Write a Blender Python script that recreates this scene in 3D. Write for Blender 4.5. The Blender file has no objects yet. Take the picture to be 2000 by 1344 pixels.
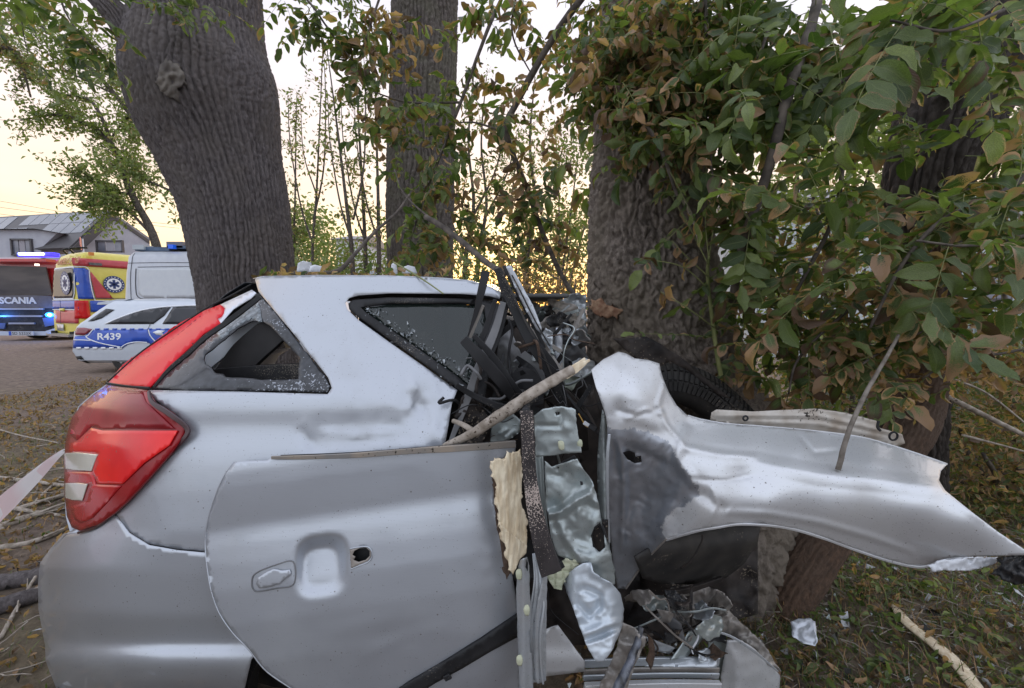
import bpy, math, random
import numpy as np
from mathutils import Vector, Matrix
from mathutils.geometry import delaunay_2d_cdt
random.seed(7); rng = np.random.default_rng(7)
R = math.radians
scene = bpy.context.scene
COL = scene.collection
# ------------------------------------------------------------------ camera
PITCH = R(4.94); F = 833.33; CAMZ = 1.3
cam_d = bpy.data.cameras.new('camera'); cam = bpy.data.objects.new('camera', cam_d); COL.objects.link(cam)
cam_d.lens = 15.0; cam_d.sensor_width = 36.0; cam_d.clip_start = 0.03; cam_d.clip_end = 2000
cam.location = (0, 0, CAMZ); cam.rotation_euler = (R(90) - PITCH, 0, 0)
scene.camera = cam
# ------------------------------------------------------------------ light
world = bpy.data.worlds.new('World'); scene.world = world; world.use_nodes = True
wn = world.node_tree.nodes; wl = world.node_tree.links; wn.clear()
def build_world():
    out = wn.new('ShaderNodeOutputWorld')
    tc = wn.new('ShaderNodeTexCoord'); sep = wn.new('ShaderNodeSeparateXYZ'); wl.new(tc.outputs['Generated'], sep.inputs[0])
    sky = wn.new('ShaderNodeTexSky'); sky.sky_type = 'NISHITA'; sky.sun_disc = False
    sky.sun_elevation = R(4); sky.sun_rotation = R(-2)
    ramp = wn.new('ShaderNodeValToRGB'); wl.new(sep.outputs['Z'], ramp.inputs[0])
    ramp2 = wn.new('ShaderNodeValToRGB'); wl.new(sep.outputs['Z'], ramp2.inputs[0])
    def setr(r, pts):
        e = r.color_ramp.elements
        while len(e) > 1: e.remove(e[-1])
        e[0].position = pts[0][0]; e[0].color = (*pts[0][1], 1)
        for p, c in pts[1:]:
            x = e.new(p); x.color = (*c, 1)
    setr(ramp, [(0.0, (.88, .53, .25)), (.06, (.86, .56, .29)), (.16, (.74, .55, .37)), (.30, (.60, .49, .45)), (.5, (.54, .515, .565)), (1.0, (.66, .70, .82))])
    setr(ramp2, [(0.0, (.48, .50, .58)), (.15, (.62, .64, .71)), (.40, (.71, .75, .85)), (1.0, (.66, .70, .82))])
    # towards the sunset (+Y) the warm ramp, away from it the cool one
    mr = wn.new('ShaderNodeMapRange'); mr.inputs[1].default_value = -.35; mr.inputs[2].default_value = .75
    mr.interpolation_type = 'SMOOTHSTEP'; wl.new(sep.outputs['Y'], mr.inputs[0])
    mx = wn.new('ShaderNodeMixRGB'); wl.new(mr.outputs[0], mx.inputs[0]); wl.new(ramp2.outputs[0], mx.inputs[1]); wl.new(ramp.outputs[0], mx.inputs[2])
    # thin high cloud
    mp = wn.new('ShaderNodeMapping'); mp.inputs['Scale'].default_value = (1.5, 1.5, 9); wl.new(tc.outputs['Generated'], mp.inputs[0])
    nz = wn.new('ShaderNodeTexNoise'); nz.inputs['Scale'].default_value = 1.6; nz.inputs['Detail'].default_value = 4; wl.new(mp.outputs[0], nz.inputs['Vector'])
    cr = wn.new('ShaderNodeMapRange'); cr.inputs[1].default_value = .35; cr.inputs[2].default_value = .7; cr.inputs[3].default_value = .9; cr.inputs[4].default_value = 1.06
    wl.new(nz.outputs[0], cr.inputs[0])
    mc = wn.new('ShaderNodeMixRGB'); mc.blend_type = 'MULTIPLY'; mc.inputs[0].default_value = 1; wl.new(mx.outputs[0], mc.inputs[1]); wl.new(cr.outputs[0], mc.inputs[2])
    b1 = wn.new('ShaderNodeBackground'); b1.inputs[1].default_value = SKY; wl.new(mc.outputs[0], b1.inputs[0])
    b2 = wn.new('ShaderNodeBackground'); b2.inputs[1].default_value = .03; wl.new(sky.outputs[0], b2.inputs[0])
    ad = wn.new('ShaderNodeAddShader'); wl.new(b1.outputs[0], ad.inputs[0]); wl.new(b2.outputs[0], ad.inputs[1]); wl.new(ad.outputs[0], out.inputs[0])
SKY = 0.95
build_world()
sd = bpy.data.lights.new('sun', 'SUN'); sd.energy = 0.6; sd.angle = R(12); sd.color = (1, .78, .55)
sun = bpy.data.objects.new('sun', sd); COL.objects.link(sun); sun.rotation_euler = (R(-84), 0, R(2))   # low, ahead of the camera
scene.view_settings.view_transform = 'Standard'; scene.view_settings.look = 'None'
scene.view_settings.exposure = 0.93; scene.view_settings.gamma = 1; scene.view_settings.use_curve_mapping = False
scene.cycles.max_bounces = 8; scene.cycles.transparent_max_bounces = 8
# ------------------------------------------------------------------ projection: where a point seen at (px,py) stands at forward distance D
cp, sp = math.cos(PITCH), math.sin(PITCH)
def W(px, py, D):
    px = np.asarray(px, float); py = np.asarray(py, float)
    dx = (px - 1000) / F; dy = (672 - py) / F
    Y = cp + dy * sp; Z = -sp + dy * cp; t = np.asarray(D, float) / Y
    return np.stack([dx * t, Y * t, CAMZ + Z * t], -1)
def WV(px, py, D): return Vector(W(px, py, D))
def G(px, py):
    dx = (px - 1000) / F; dy = (672 - py) / F
    Y = cp + dy * sp; Z = -sp + dy * cp; t = -CAMZ / Z
    return Vector((dx * t, Y * t, 0))
# ------------------------------------------------------------------ noise
def _h(i, s):
    i = (i.astype(np.int64) * 374761393 + s * 668265263) & 0x7fffffff
    i = ((i ^ (i >> 13)) * 1274126177) & 0x7fffffff
    return (i ^ (i >> 16)) & 0xffff
def pn(p, s=0):
    p = np.asarray(p, float); f = np.floor(p).astype(np.int64); r = p - f; w = r * r * r * (r * (r * 6 - 15) + 10); out = 0
    for a in (0, 1):
        for b in (0, 1):
            for c in (0, 1):
                h = _h((f[..., 0] + a) + 57 * (f[..., 1] + b) * 131 + 113 * (f[..., 2] + c) * 977, s)
                g = [(((h >> k) & 31) / 15.5 - 1) for k in (0, 5, 10)]
                d = g[0] * (r[..., 0] - a) + g[1] * (r[..., 1] - b) + g[2] * (r[..., 2] - c)
                wt = (w[..., 0] if a else 1 - w[..., 0]) * (w[..., 1] if b else 1 - w[..., 1]) * (w[..., 2] if c else 1 - w[..., 2])
                out = out + wt * d
    return out
def fbm(p, o=4, s=0):
    r = 0; a = 1.0; p = np.asarray(p, float)
    for k in range(o): r = r + a * pn(p * 2 ** k, s + k * 17); a *= .5
    return r
def ridged(p, o=3, s=0):
    r = 0; a = 1.0; p = np.asarray(p, float)
    for k in range(o): r = r + a * (1 - np.minimum(1, np.abs(pn(p * 2 ** k, s + k * 17)) * 2.6)); a *= .5
    return r
# ------------------------------------------------------------------ object helpers
def link(o, parent=None):
    COL.objects.link(o)
    if parent is not None:
        o.parent = parent
        base = parent.get('_base')
        b = Vector(base) if base is not None else Vector((0, 0, 0))
        o.location = o.location - b
        # children keep world-coordinates meshes: shift back by the thing's base
    return o
def thing(name, label, cat, loc=(0, 0, 0), group=None):
    o = bpy.data.objects.new(name, None); COL.objects.link(o); o.location = loc; o.empty_display_size = .1
    o['label'] = label; o['category'] = cat
    if group: o['group'] = group
    return o
def tag(o, label=None, cat=None, group=None, kind=None):
    if label: o['label'] = label
    if cat: o['category'] = cat
    if group: o['group'] = group
    if kind: o['kind'] = kind
    return o
def wbase(o):
    v = Vector((0, 0, 0))
    while o is not None: v += Vector(o.location); o = o.parent
    return v
def mk(name, V, Fc, mats, parent=None, smooth=True, uv=None, attr=None, midx=None, label=None, keep=False):
    """one mesh object from world-space vertices; a child is stored relative to its parent"""
    me = bpy.data.meshes.new(name)
    V = np.asarray(V, float)
    if parent is not None and not keep: V = V - np.array(wbase(parent))
    me.from_pydata(V.tolist() if not isinstance(V, list) else V, [], Fc.tolist() if isinstance(Fc, np.ndarray) else Fc)
    for m in (mats if isinstance(mats, (list, tuple)) else [mats]): me.materials.append(m)
    if smooth: me.shade_smooth()
    if uv is not None:
        l = me.uv_layers.new(name='UVMap'); idx = np.empty(len(me.loops), np.int32); me.loops.foreach_get('vertex_index', idx)
        l.data.foreach_set('uv', np.asarray(uv, np.float32)[idx].ravel())
    if attr is not None:
        a = me.color_attributes.new('leaf', 'FLOAT_COLOR', 'POINT'); c = np.ones((len(V), 4), np.float32); c[:, :3] = attr; a.data.foreach_set('color', c.ravel())
    if midx is not None: me.polygons.foreach_set('material_index', np.asarray(midx, np.int32))
    me.update()
    o = bpy.data.objects.new(name, me); COL.objects.link(o)
    if parent is not None: o.parent = parent
    if label: o['label'] = label
    return o
def box_vf(c, s, rot=None):
    c = np.array(c, float); h = np.array(s, float) / 2
    v = np.array([[x, y, z] for x in (-1, 1) for y in (-1, 1) for z in (-1, 1)]) * h
    if rot is not None: v = v @ np.array(rot).T
    f = [[0, 1, 3, 2], [4, 6, 7, 5], [0, 4, 5, 1], [2, 3, 7, 6], [0, 2, 6, 4], [1, 5, 7, 3]]
    return v + c, f
class MB:
    def __init__(s): s.v = []; s.f = []; s.n = 0
    def add(s, v, f): 
        s.v.append(np.asarray(v, float)); s.f += [[i + s.n for i in q] for q in f]; s.n += len(v); return s
    def box(s, c, sz, rot=None): return s.add(*box_vf(c, sz, rot))
    def xf(s, M):
        M = np.array(M); s.v = [np.c_[v, np.ones(len(v))] @ M.T[:, :3] for v in s.v]; return s
    def build(s, name, m, parent=None, smooth=False, **k): return mk(name, np.concatenate(s.v), s.f, m, parent, smooth, **k)
def bev(o, w=.004, seg=2, ang=35):
    b = o.modifiers.new('b', 'BEVEL'); b.width = w; b.segments = seg; b.limit_method = 'ANGLE'; b.angle_limit = R(ang); return o
def spline(P, n):
    """Catmull-Rom through the points, n samples"""
    P = np.asarray(P, float); m = len(P)
    if m < 3: return np.array([P[0] + (P[-1] - P[0]) * t for t in np.linspace(0, 1, n)])
    Q = np.vstack([2 * P[0] - P[1], P, 2 * P[-1] - P[-2]]); out = []
    for t in np.linspace(0, m - 1, n):
        i = min(int(t), m - 2); u = t - i; a, b, c, d = Q[i], Q[i + 1], Q[i + 2], Q[i + 3]
        out.append(.5 * (2 * b + (c - a) * u + (2 * a - 5 * b + 4 * c - d) * u * u + (3 * b - a - 3 * c + d) * u ** 3))
    return np.array(out)
def frames(P, up=(0, 0, 1)):
    P = np.asarray(P, float); T = np.gradient(P, axis=0); T /= np.linalg.norm(T, axis=1)[:, None] + 1e-12
    u = np.array(up, float); N = []; prev = u - T[0] * (u @ T[0])
    if np.linalg.norm(prev) < 1e-3: prev = np.cross(T[0], (1, 0, .3))
    for t in T:
        prev = prev - t * (prev @ t); prev /= np.linalg.norm(prev) + 1e-12; N.append(prev.copy())
    N = np.array(N); return T, N, np.cross(T, N)
def sweep_vf(P, rad, prof=8, up=(0, 0, 1), cap=True, jit=0, seed=0):
    """tube (prof=int) or custom closed profile [(a,b)...] swept along P; rad scalar or per-point"""
    P = np.asarray(P, float); T, N, B = frames(P, up); n = len(P); rad = np.broadcast_to(np.asarray(rad, float), (n,))
    if isinstance(prof, int): a = np.linspace(0, 2 * np.pi, prof, endpoint=False); pr = np.c_[np.cos(a), np.sin(a)]
    else: pr = np.asarray(prof, float)
    k = len(pr); V = P[:, None] + rad[:, None, None] * (pr[None, :, 0, None] * N[:, None] + pr[None, :, 1, None] * B[:, None])
    V = V.reshape(-1, 3)
    if jit:
        g = np.repeat(rad, k); V = V + (np.stack([pn(V * 40, seed), pn(V * 40, seed + 5), pn(V * 40, seed + 9)], -1) * jit * g[:, None])
    f = [[i * k + j, i * k + (j + 1) % k, (i + 1) * k + (j + 1) % k, (i + 1) * k + j] for i in range(n - 1) for j in range(k)]
    if cap: f += [list(range(k))[::-1], [(n - 1) * k + j for j in range(k)]]
    return V, f
def pxpath(pts, n=0):
    """pts (px,py,D) -> smooth world path"""
    A = np.asarray(pts, float); P = W(A[:, 0], A[:, 1], A[:, 2]); return spline(P, n or max(4, len(pts) * 5))
def tube(name, pts, r, m, parent=None, n=0, prof=8, jit=0, up=(0, 0, 1), world=False, **k):
    P = spline(pts, n or max(4, len(pts) * 5)) if world else pxpath(pts, n)
    if np.ndim(r): r = np.interp(np.linspace(0, 1, len(P)), np.linspace(0, 1, len(r)), r)
    V, f = sweep_vf(P, r, prof, up, jit=jit); return mk(name, V, f, m, parent, True, **k)
# ------------------------------------------------------------------ materials
def newmat(name):
    m = bpy.data.materials.new(name); m.use_nodes = True; nt = m.node_tree; return m, nt.nodes, nt.links, nt.nodes['Principled BSDF']
def N_(nodes, links, typ, ins=None, **props):
    n = nodes.new(typ)
    for k, v in props.items(): setattr(n, k, v)
    for k, v in (ins or {}).items():
        if hasattr(v, 'links') or isinstance(v, bpy.types.NodeSocket): links.new(v, n.inputs[k])
        else: n.inputs[k].default_value = v
    return n
def c4(c): return (*c, 1)
def mat(name, col, col2=None, rough=.5, metal=0, scale=8, bump=0, bscale=60, stretch=(1, 1, 1), lo=.35, hi=.65, coat=0, speck=0, speckcol=(.02, .015, .01), sscale=120, detail=6, emit=None, alpha=1, trans=0, coord='Object', rough2=None, sheen=0, spec=None):
    m, n, l, b = newmat(name)
    tc = N_(n, l, 'ShaderNodeTexCoord'); mp = N_(n, l, 'ShaderNodeMapping', {'Vector': tc.outputs[coord], 'Scale': stretch})
    nz = N_(n, l, 'ShaderNodeTexNoise', {'Vector': mp.outputs[0], 'Scale': scale, 'Detail': detail})
    mr = N_(n, l, 'ShaderNodeMapRange', {0: nz.outputs[0], 1: lo, 2: hi})
    mx = N_(n, l, 'ShaderNodeMixRGB', {0: mr.outputs[0], 1: c4(col), 2: c4(col2 or col)}); cur = mx.outputs[0]
    if speck:
        s = N_(n, l, 'ShaderNodeTexNoise', {'Vector': tc.outputs[coord], 'Scale': sscale, 'Detail': 2})
        big = N_(n, l, 'ShaderNodeTexNoise', {'Vector': tc.outputs[coord], 'Scale': 6, 'Detail': 3})
        ad = N_(n, l, 'ShaderNodeMath', {0: s.outputs[0], 1: big.outputs[0]}, operation='ADD')
        sr = N_(n, l, 'ShaderNodeMapRange', {0: ad.outputs[0], 1: 1.28 - speck, 2: 1.33 - speck})
        mx = N_(n, l, 'ShaderNodeMixRGB', {0: sr.outputs[0], 1: cur, 2: c4(speckcol)}); cur = mx.outputs[0]
    l.new(cur, b.inputs['Base Color'])
    b.inputs['Roughness'].default_value = rough; b.inputs['Metallic'].default_value = metal; b.inputs['Coat Weight'].default_value = coat
    b.inputs['Coat Roughness'].default_value = .08
    if rough2 is not None:
        rr = N_(n, l, 'ShaderNodeMapRange', {0: nz.outputs[0], 1: lo, 2: hi, 3: rough, 4: rough2}); l.new(rr.outputs[0], b.inputs['Roughness'])
    if spec is not None: b.inputs['Specular IOR Level'].default_value = spec
    if sheen: b.inputs['Sheen Weight'].default_value = sheen
    if trans: b.inputs['Transmission Weight'].default_value = trans
    if alpha < 1: b.inputs['Alpha'].default_value = alpha
    if emit: b.inputs['Emission Color'].default_value = c4(emit[0]); b.inputs['Emission Strength'].default_value = emit[1]
    if bump:
        z = N_(n, l, 'ShaderNodeTexNoise', {'Vector': mp.outputs[0], 'Scale': bscale, 'Detail': 6})
        bp = N_(n, l, 'ShaderNodeBump', {'Height': z.outputs[0], 'Strength': min(1, bump * 20 if bump < .05 else 1), 'Distance': bump}); l.new(bp.outputs[0], b.inputs['Normal'])
    return m
def paint_mat(name, col, dirt=.0, dirtcol=(.16, .13, .10), spot=.0, scratch=True, rough=.40, metal=.58, dscale=2.2):
    """silver body paint: metallic base, clear coat, dust film, specks of dirt and fine scratches"""
    m, n, l, b = newmat(name)
    tc = N_(n, l, 'ShaderNodeTexCoord'); o = tc.outputs['Object']
    big = N_(n, l, 'ShaderNodeTexNoise', {'Vector': o, 'Scale': dscale, 'Detail': 8, 'Roughness': .62})
    film = N_(n, l, 'ShaderNodeMapRange', {0: big.outputs[0], 1: .62 - dirt * .45, 2: .78 - dirt * .25, 3: 0, 4: min(1, .25 + dirt * .6)})
    v = N_(n, l, 'ShaderNodeTexVoronoi', {'Vector': o, 'Scale': 70}); 
    wn1 = N_(n, l, 'ShaderNodeSeparateColor', {0: v.outputs['Color']})
    r_ = N_(n, l, 'ShaderNodeMapRange', {0: wn1.outputs[0], 1: .80 - spot * .5, 2: 1.0, 3: 0, 4: .16})
    sp_ = N_(n, l, 'ShaderNodeMath', {0: v.outputs['Distance'], 1: r_.outputs[0]}, operation='LESS_THAN')
    v2 = N_(n, l, 'ShaderNodeTexVoronoi', {'Vector': o, 'Scale': 260}); w2 = N_(n, l, 'ShaderNodeSeparateColor', {0: v2.outputs['Color']})
    r2 = N_(n, l, 'ShaderNodeMapRange', {0: w2.outputs[1], 1: .86 - spot * .6, 2: 1.0, 3: 0, 4: .26})
    s2 = N_(n, l, 'ShaderNodeMath', {0: v2.outputs['Distance'], 1: r2.outputs[0]}, operation='LESS_THAN')
    sp3 = N_(n, l, 'ShaderNodeMath', {0: sp_.outputs[0], 1: s2.outputs[0]}, operation='MAXIMUM')
    c1 = N_(n, l, 'ShaderNodeMixRGB', {0: film.outputs[0], 1: c4(col), 2: c4(dirtcol)})
    sf = N_(n, l, 'ShaderNodeMath', {0: sp3.outputs[0], 1: .75}, operation='MULTIPLY')
    c2 = N_(n, l, 'ShaderNodeMixRGB', {0: sf.outputs[0], 1: c1.outputs[0], 2: (.07, .05, .035, 1)})
    l.new(c2.outputs[0], b.inputs['Base Color'])
    mm = N_(n, l, 'ShaderNodeMath', {0: film.outputs[0], 1: sf.outputs[0]}, operation='MAXIMUM')
    me_ = N_(n, l, 'ShaderNodeMapRange', {0: mm.outputs[0], 3: metal, 4: 0}); l.new(me_.outputs[0], b.inputs['Metallic'])
    ro = N_(n, l, 'ShaderNodeMapRange', {0: mm.outputs[0], 3: rough, 4: .75}); l.new(ro.outputs[0], b.inputs['Roughness'])
    ct = N_(n, l, 'ShaderNodeMapRange', {0: mm.outputs[0], 3: .6, 4: 0}); l.new(ct.outputs[0], b.inputs['Coat Weight']); b.inputs['Coat Roughness'].default_value = .05
    if scratch:
        mp = N_(n, l, 'ShaderNodeMapping', {'Vector': o, 'Scale': (6, 6, 60), 'Rotation': (.3, .5, .2)})
        z = N_(n, l, 'ShaderNodeTexNoise', {'Vector': mp.outputs[0], 'Scale': 4, 'Detail': 8})
        z2 = N_(n, l, 'ShaderNodeTexNoise', {'Vector': o, 'Scale': 9, 'Detail': 3})
        a = N_(n, l, 'ShaderNodeMath', {0: z2.outputs[0], 1: 3.0}, operation='MULTIPLY'); a2 = N_(n, l, 'ShaderNodeMath', {0: a.outputs[0], 1: z.outputs[0]}, operation='ADD')
        bp = N_(n, l, 'ShaderNodeBump', {'Height': a2.outputs[0], 'Strength': .14, 'Distance': .0012}); l.new(bp.outputs[0], b.inputs['Normal'])
    return m
def bark_mat(name, c1, c2, c3, vs=.28):
    m, n, l, b = newmat(name); tc = N_(n, l, 'ShaderNodeTexCoord')
    mp = N_(n, l, 'ShaderNodeMapping', {'Vector': tc.outputs['Object'], 'Scale': (1, 1, vs)})
    a = N_(n, l, 'ShaderNodeTexNoise', {'Vector': mp.outputs[0], 'Scale': 55, 'Detail': 8, 'Roughness': .7})
    big = N_(n, l, 'ShaderNodeTexNoise', {'Vector': tc.outputs['Object'], 'Scale': 3, 'Detail': 5})
    m1 = N_(n, l, 'ShaderNodeMapRange', {0: a.outputs[0], 1: .35, 2: .68}); m2 = N_(n, l, 'ShaderNodeMapRange', {0: big.outputs[0], 1: .42, 2: .62})
    x1 = N_(n, l, 'ShaderNodeMixRGB', {0: m1.outputs[0], 1: c4(c1), 2: c4(c2)}); x2 = N_(n, l, 'ShaderNodeMixRGB', {0: m2.outputs[0], 1: x1.outputs[0], 2: c4(c3)})
    l.new(x2.outputs[0], b.inputs['Base Color']); b.inputs['Roughness'].default_value = .9
    f = N_(n, l, 'ShaderNodeTexNoise', {'Vector': mp.outputs[0], 'Scale': 130, 'Detail': 8, 'Roughness': .7})
    bp = N_(n, l, 'ShaderNodeBump', {'Height': f.outputs[0], 'Strength': 1.0, 'Distance': .012}); l.new(bp.outputs[0], b.inputs['Normal'])
    return m
def leaf_mat():
    m, n, l, b = newmat('leaf'); at = N_(n, l, 'ShaderNodeAttribute', attribute_name='leaf'); s = N_(n, l, 'ShaderNodeSeparateColor', {0: at.outputs['Color']})
    uv = N_(n, l, 'ShaderNodeUVMap'); su = N_(n, l, 'ShaderNodeSeparateXYZ', {0: uv.outputs[0]})
    tc = N_(n, l, 'ShaderNodeTexCoord'); nz = N_(n, l, 'ShaderNodeTexNoise', {'Vector': tc.outputs['Object'], 'Scale': 38, 'Detail': 5})
    # how near the leaf's rim (u is 0..1 across, v along)
    a = N_(n, l, 'ShaderNodeMath', {0: su.outputs[0], 1: .5}, operation='SUBTRACT'); a = N_(n, l, 'ShaderNodeMath', {0: a.outputs[0]}, operation='ABSOLUTE')
    a2 = N_(n, l, 'ShaderNodeMath', {0: a.outputs[0], 1: 2.0}, operation='MULTIPLY')
    t = N_(n, l, 'ShaderNodeMath', {0: a2.outputs[0], 1: su.outputs[1]}, operation='MAXIMUM')
    e = N_(n, l, 'ShaderNodeMath', {0: nz.outputs[0], 1: .9}, operation='MULTIPLY'); e = N_(n, l, 'ShaderNodeMath', {0: e.outputs[0], 1: t.outputs[0]}, operation='ADD')
    g = N_(n, l, 'ShaderNodeMath', {0: s.outputs[1], 1: 1.5}, operation='MULTIPLY'); e = N_(n, l, 'ShaderNodeMath', {0: e.outputs[0], 1: g.outputs[0]}, operation='ADD')
    br = N_(n, l, 'ShaderNodeMapRange', {0: e.outputs[0], 1: 1.56, 2: 1.80})
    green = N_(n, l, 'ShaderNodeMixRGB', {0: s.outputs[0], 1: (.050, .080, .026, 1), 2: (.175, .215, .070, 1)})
    brown = N_(n, l, 'ShaderNodeMixRGB', {0: s.outputs[2], 1: (.10, .058, .038, 1), 2: (.44, .265, .145, 1)})
    pt = N_(n, l, 'ShaderNodeMapRange', {0: nz.outputs[0], 1: .3, 2: .7, 3: .75, 4: 1.3})
    gg = N_(n, l, 'ShaderNodeMixRGB', {0: 1.0, 1: green.outputs[0], 2: pt.outputs[0]}, blend_type='MULTIPLY')
    rib = N_(n, l, 'ShaderNodeMapRange', {0: a2.outputs[0], 1: .03, 2: .09, 3: .55, 4: 0}); gg = N_(n, l, 'ShaderNodeMixRGB', {0: rib.outputs[0], 1: gg.outputs[0], 2: (.16, .19, .08, 1)})
    c = N_(n, l, 'ShaderNodeMixRGB', {0: br.outputs[0], 1: gg.outputs[0], 2: brown.outputs[0]})
    l.new(c.outputs[0], b.inputs['Base Color']); b.inputs['Roughness'].default_value = .40
    # side veins
    v = N_(n, l, 'ShaderNodeMath', {0: a2.outputs[0], 1: -.45}, operation='MULTIPLY'); v = N_(n, l, 'ShaderNodeMath', {0: su.outputs[1], 1: v.outputs[0]}, operation='ADD')
    v = N_(n, l, 'ShaderNodeMath', {0: v.outputs[0], 1: 62.0}, operation='MULTIPLY'); v = N_(n, l, 'ShaderNodeMath', {0: v.outputs[0]}, operation='SINE')
    v = N_(n, l, 'ShaderNodeMath', {0: v.outputs[0], 1: .12}, operation='MULTIPLY'); v = N_(n, l, 'ShaderNodeMath', {0: v.outputs[0], 1: nz.outputs[0]}, operation='ADD')
    bp = N_(n, l, 'ShaderNodeBump', {'Height': v.outputs[0], 'Strength': .5, 'Distance': .004}); l.new(bp.outputs[0], b.inputs['Normal'])
    tr = N_(n, l, 'ShaderNodeBsdfTranslucent'); tg = N_(n, l, 'ShaderNodeMixRGB', {0: 1.0, 1: c.outputs[0], 2: (1.5, 1.8, .7, 1)}, blend_type='MULTIPLY'); l.new(tg.outputs[0], tr.inputs[0])
    ms = N_(n, l, 'ShaderNodeMixShader', {0: .36, 1: b.outputs[0], 2: tr.outputs[0]}); l.new(ms.outputs[0], n['Material Output'].inputs[0]); return m
M = {}
M['leaf'] = leaf_mat()
M['silver'] = paint_mat('silver_paint', (.42, .442, .482), dirt=.16, dirtcol=(.26, .25, .23), spot=.12)
M['silver_d'] = paint_mat('silver_paint_dusty', (.58, .59, .61), dirt=.36, dirtcol=(.30, .27, .23), spot=.6, rough=.42, metal=.50, dscale=3)
M['silver_c'] = paint_mat('silver_paint_scuffed', (.44, .47, .50), dirt=.35, spot=.25, dscale=9, rough=.38)
M['galv'] = paint_mat('bare_inner_metal', (.34, .38, .38), dirt=.3, dirtcol=(.20, .19, .17), spot=.15, dscale=7, rough=.42, metal=.6)
M['shaded_scrape'] = paint_mat('scraped_metal_shaded', (.36, .38, .42), dirt=.3, dirtcol=(.30, .31, .34), spot=.1, dscale=12, rough=.38, metal=.7)  # scraped grey, with the shade of the wing's downturned face in the colour
M['dirty'] = paint_mat('muddy_metal', (.30, .28, .26), dirt=.6, dirtcol=(.10, .075, .055), spot=.3, dscale=14, rough=.5, metal=.3)
M['black'] = mat('black_plastic', (.012, .012, .013), (.03, .03, .032), rough=.45, spec=.22, bump=.0006, bscale=300, speck=.06, speckcol=(.16, .14, .12), sscale=300)
M['rubber'] = mat('rubber', (.014, .013, .013), (.035, .031, .028), rough=.7, scale=14, bump=.001, bscale=200, speck=.05, speckcol=(.12, .10, .08))
M['grime'] = mat('grimy_black', (.012, .010, .010), (.05, .04, .035), rough=.65, spec=.25, scale=10, bump=.003, bscale=50, speck=.03, speckcol=(.16, .13, .10))
M['trimgrey'] = mat('grey_plastic', (.10, .10, .105), (.16, .16, .165), rough=.55, bump=.0005, bscale=400)
M['sand'] = mat('window_strip_weathered', (.20, .19, .18), (.30, .25, .20), rough=.55, metal=.3, scale=14, speck=.1)
M['fabric'] = mat('airbag_cloth', (.30, .30, .31), (.42, .42, .43), rough=.9, bump=.004, bscale=24)
M['wood'] = mat('split_wood', (.58, .46, .31), (.76, .66, .49), rough=.75, scale=20, stretch=(3, 3, .35), bump=.004, bscale=30)
M['stick'] = mat('weathered_stick', (.20, .165, .13), (.38, .33, .28), rough=.9, scale=45, bump=.008, bscale=90, stretch=(1, 1, 1), speck=.08, speckcol=(.07, .05, .035))
M['twig'] = mat('twig_bark', (.045, .036, .030), (.12, .098, .08), rough=.85, scale=25, bump=.002, bscale=150)
M['redtwig'] = bark_mat('reddish_bark', (.05, .030, .020), (.15, .088, .055), (.10, .065, .045), vs=.6) if 'bark_mat' in globals() else None
M['greentwig'] = mat('green_stem', (.13, .15, .05), (.22, .23, .09), rough=.6, scale=20)
M['bark1'] = bark_mat('bark_left', (.055, .045, .045), (.17, .148, .148), (.12, .102, .096))
M['bark2'] = bark_mat('bark_middle', (.052, .042, .037), (.16, .135, .12), (.11, .10, .075))
M['bark3'] = bark_mat('bark_hit_tree', (.095, .076, .064), (.34, .285, .245), (.20, .165, .13), vs=.6)
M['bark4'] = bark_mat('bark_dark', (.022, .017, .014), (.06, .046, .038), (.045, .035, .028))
M['foam'] = mat('pale_foam', (.40, .42, .30), (.55, .55, .40), rough=.8, bump=.002, bscale=90)
M['white'] = mat('white_paint', (.58, .60, .64), (.66, .67, .70), rough=.3, coat=.4)
M['dark_glass'] = mat('dark_glass', (.012, .014, .018), (.03, .03, .035), rough=.08, spec=.35, scale=2)
M['tyre'] = M['rubber']
# ------------------------------------------------------------------ sheets: dense smooth surfaces with a free outline
def inpoly(P, poly):
    x, y = P[:, 0], P[:, 1]; r = np.zeros(len(P), bool); q = np.asarray(poly, float); j = len(q) - 1
    for i in range(len(q)):
        xi, yi = q[i]; xj, yj = q[j]
        if yi != yj: r ^= ((yi > y) != (yj > y)) & (x < (xj - xi) * (y - yi) / (yj - yi) + xi)
        j = i
    return r
def segdist(P, a, b):
    a = np.asarray(a, float); b = np.asarray(b, float); d = b - a; t = np.clip(((P - a) @ d) / (d @ d + 1e-9), 0, 1)
    return np.linalg.norm(P - (a + t[:, None] * d), axis=1), t
def resample(poly, step, closed=True, smooth=False):
    q = [np.asarray(p[:2], float) for p in poly]
    if smooth:
        n = len(q); out = []
        for i in range(n):
            a, b, c, d = q[i - 1], q[i], q[(i + 1) % n], q[(i + 2) % n]; k = max(1, int(np.linalg.norm(c - b) / step))
            for j in range(k):
                u = j / k; out.append(.5 * (2 * b + (c - a) * u + (2 * a - 5 * b + 4 * c - d) * u * u + (3 * b - a - 3 * c + d) * u ** 3))
        return np.array(out)
    out = []; n = len(q)
    for i in range(n if closed else n - 1):
        a, b = q[i], q[(i + 1) % n]; k = max(1, int(round(np.linalg.norm(b - a) / step)))
        for j in range(k): out.append(a + (b - a) * j / k)
    return np.array(out)
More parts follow.
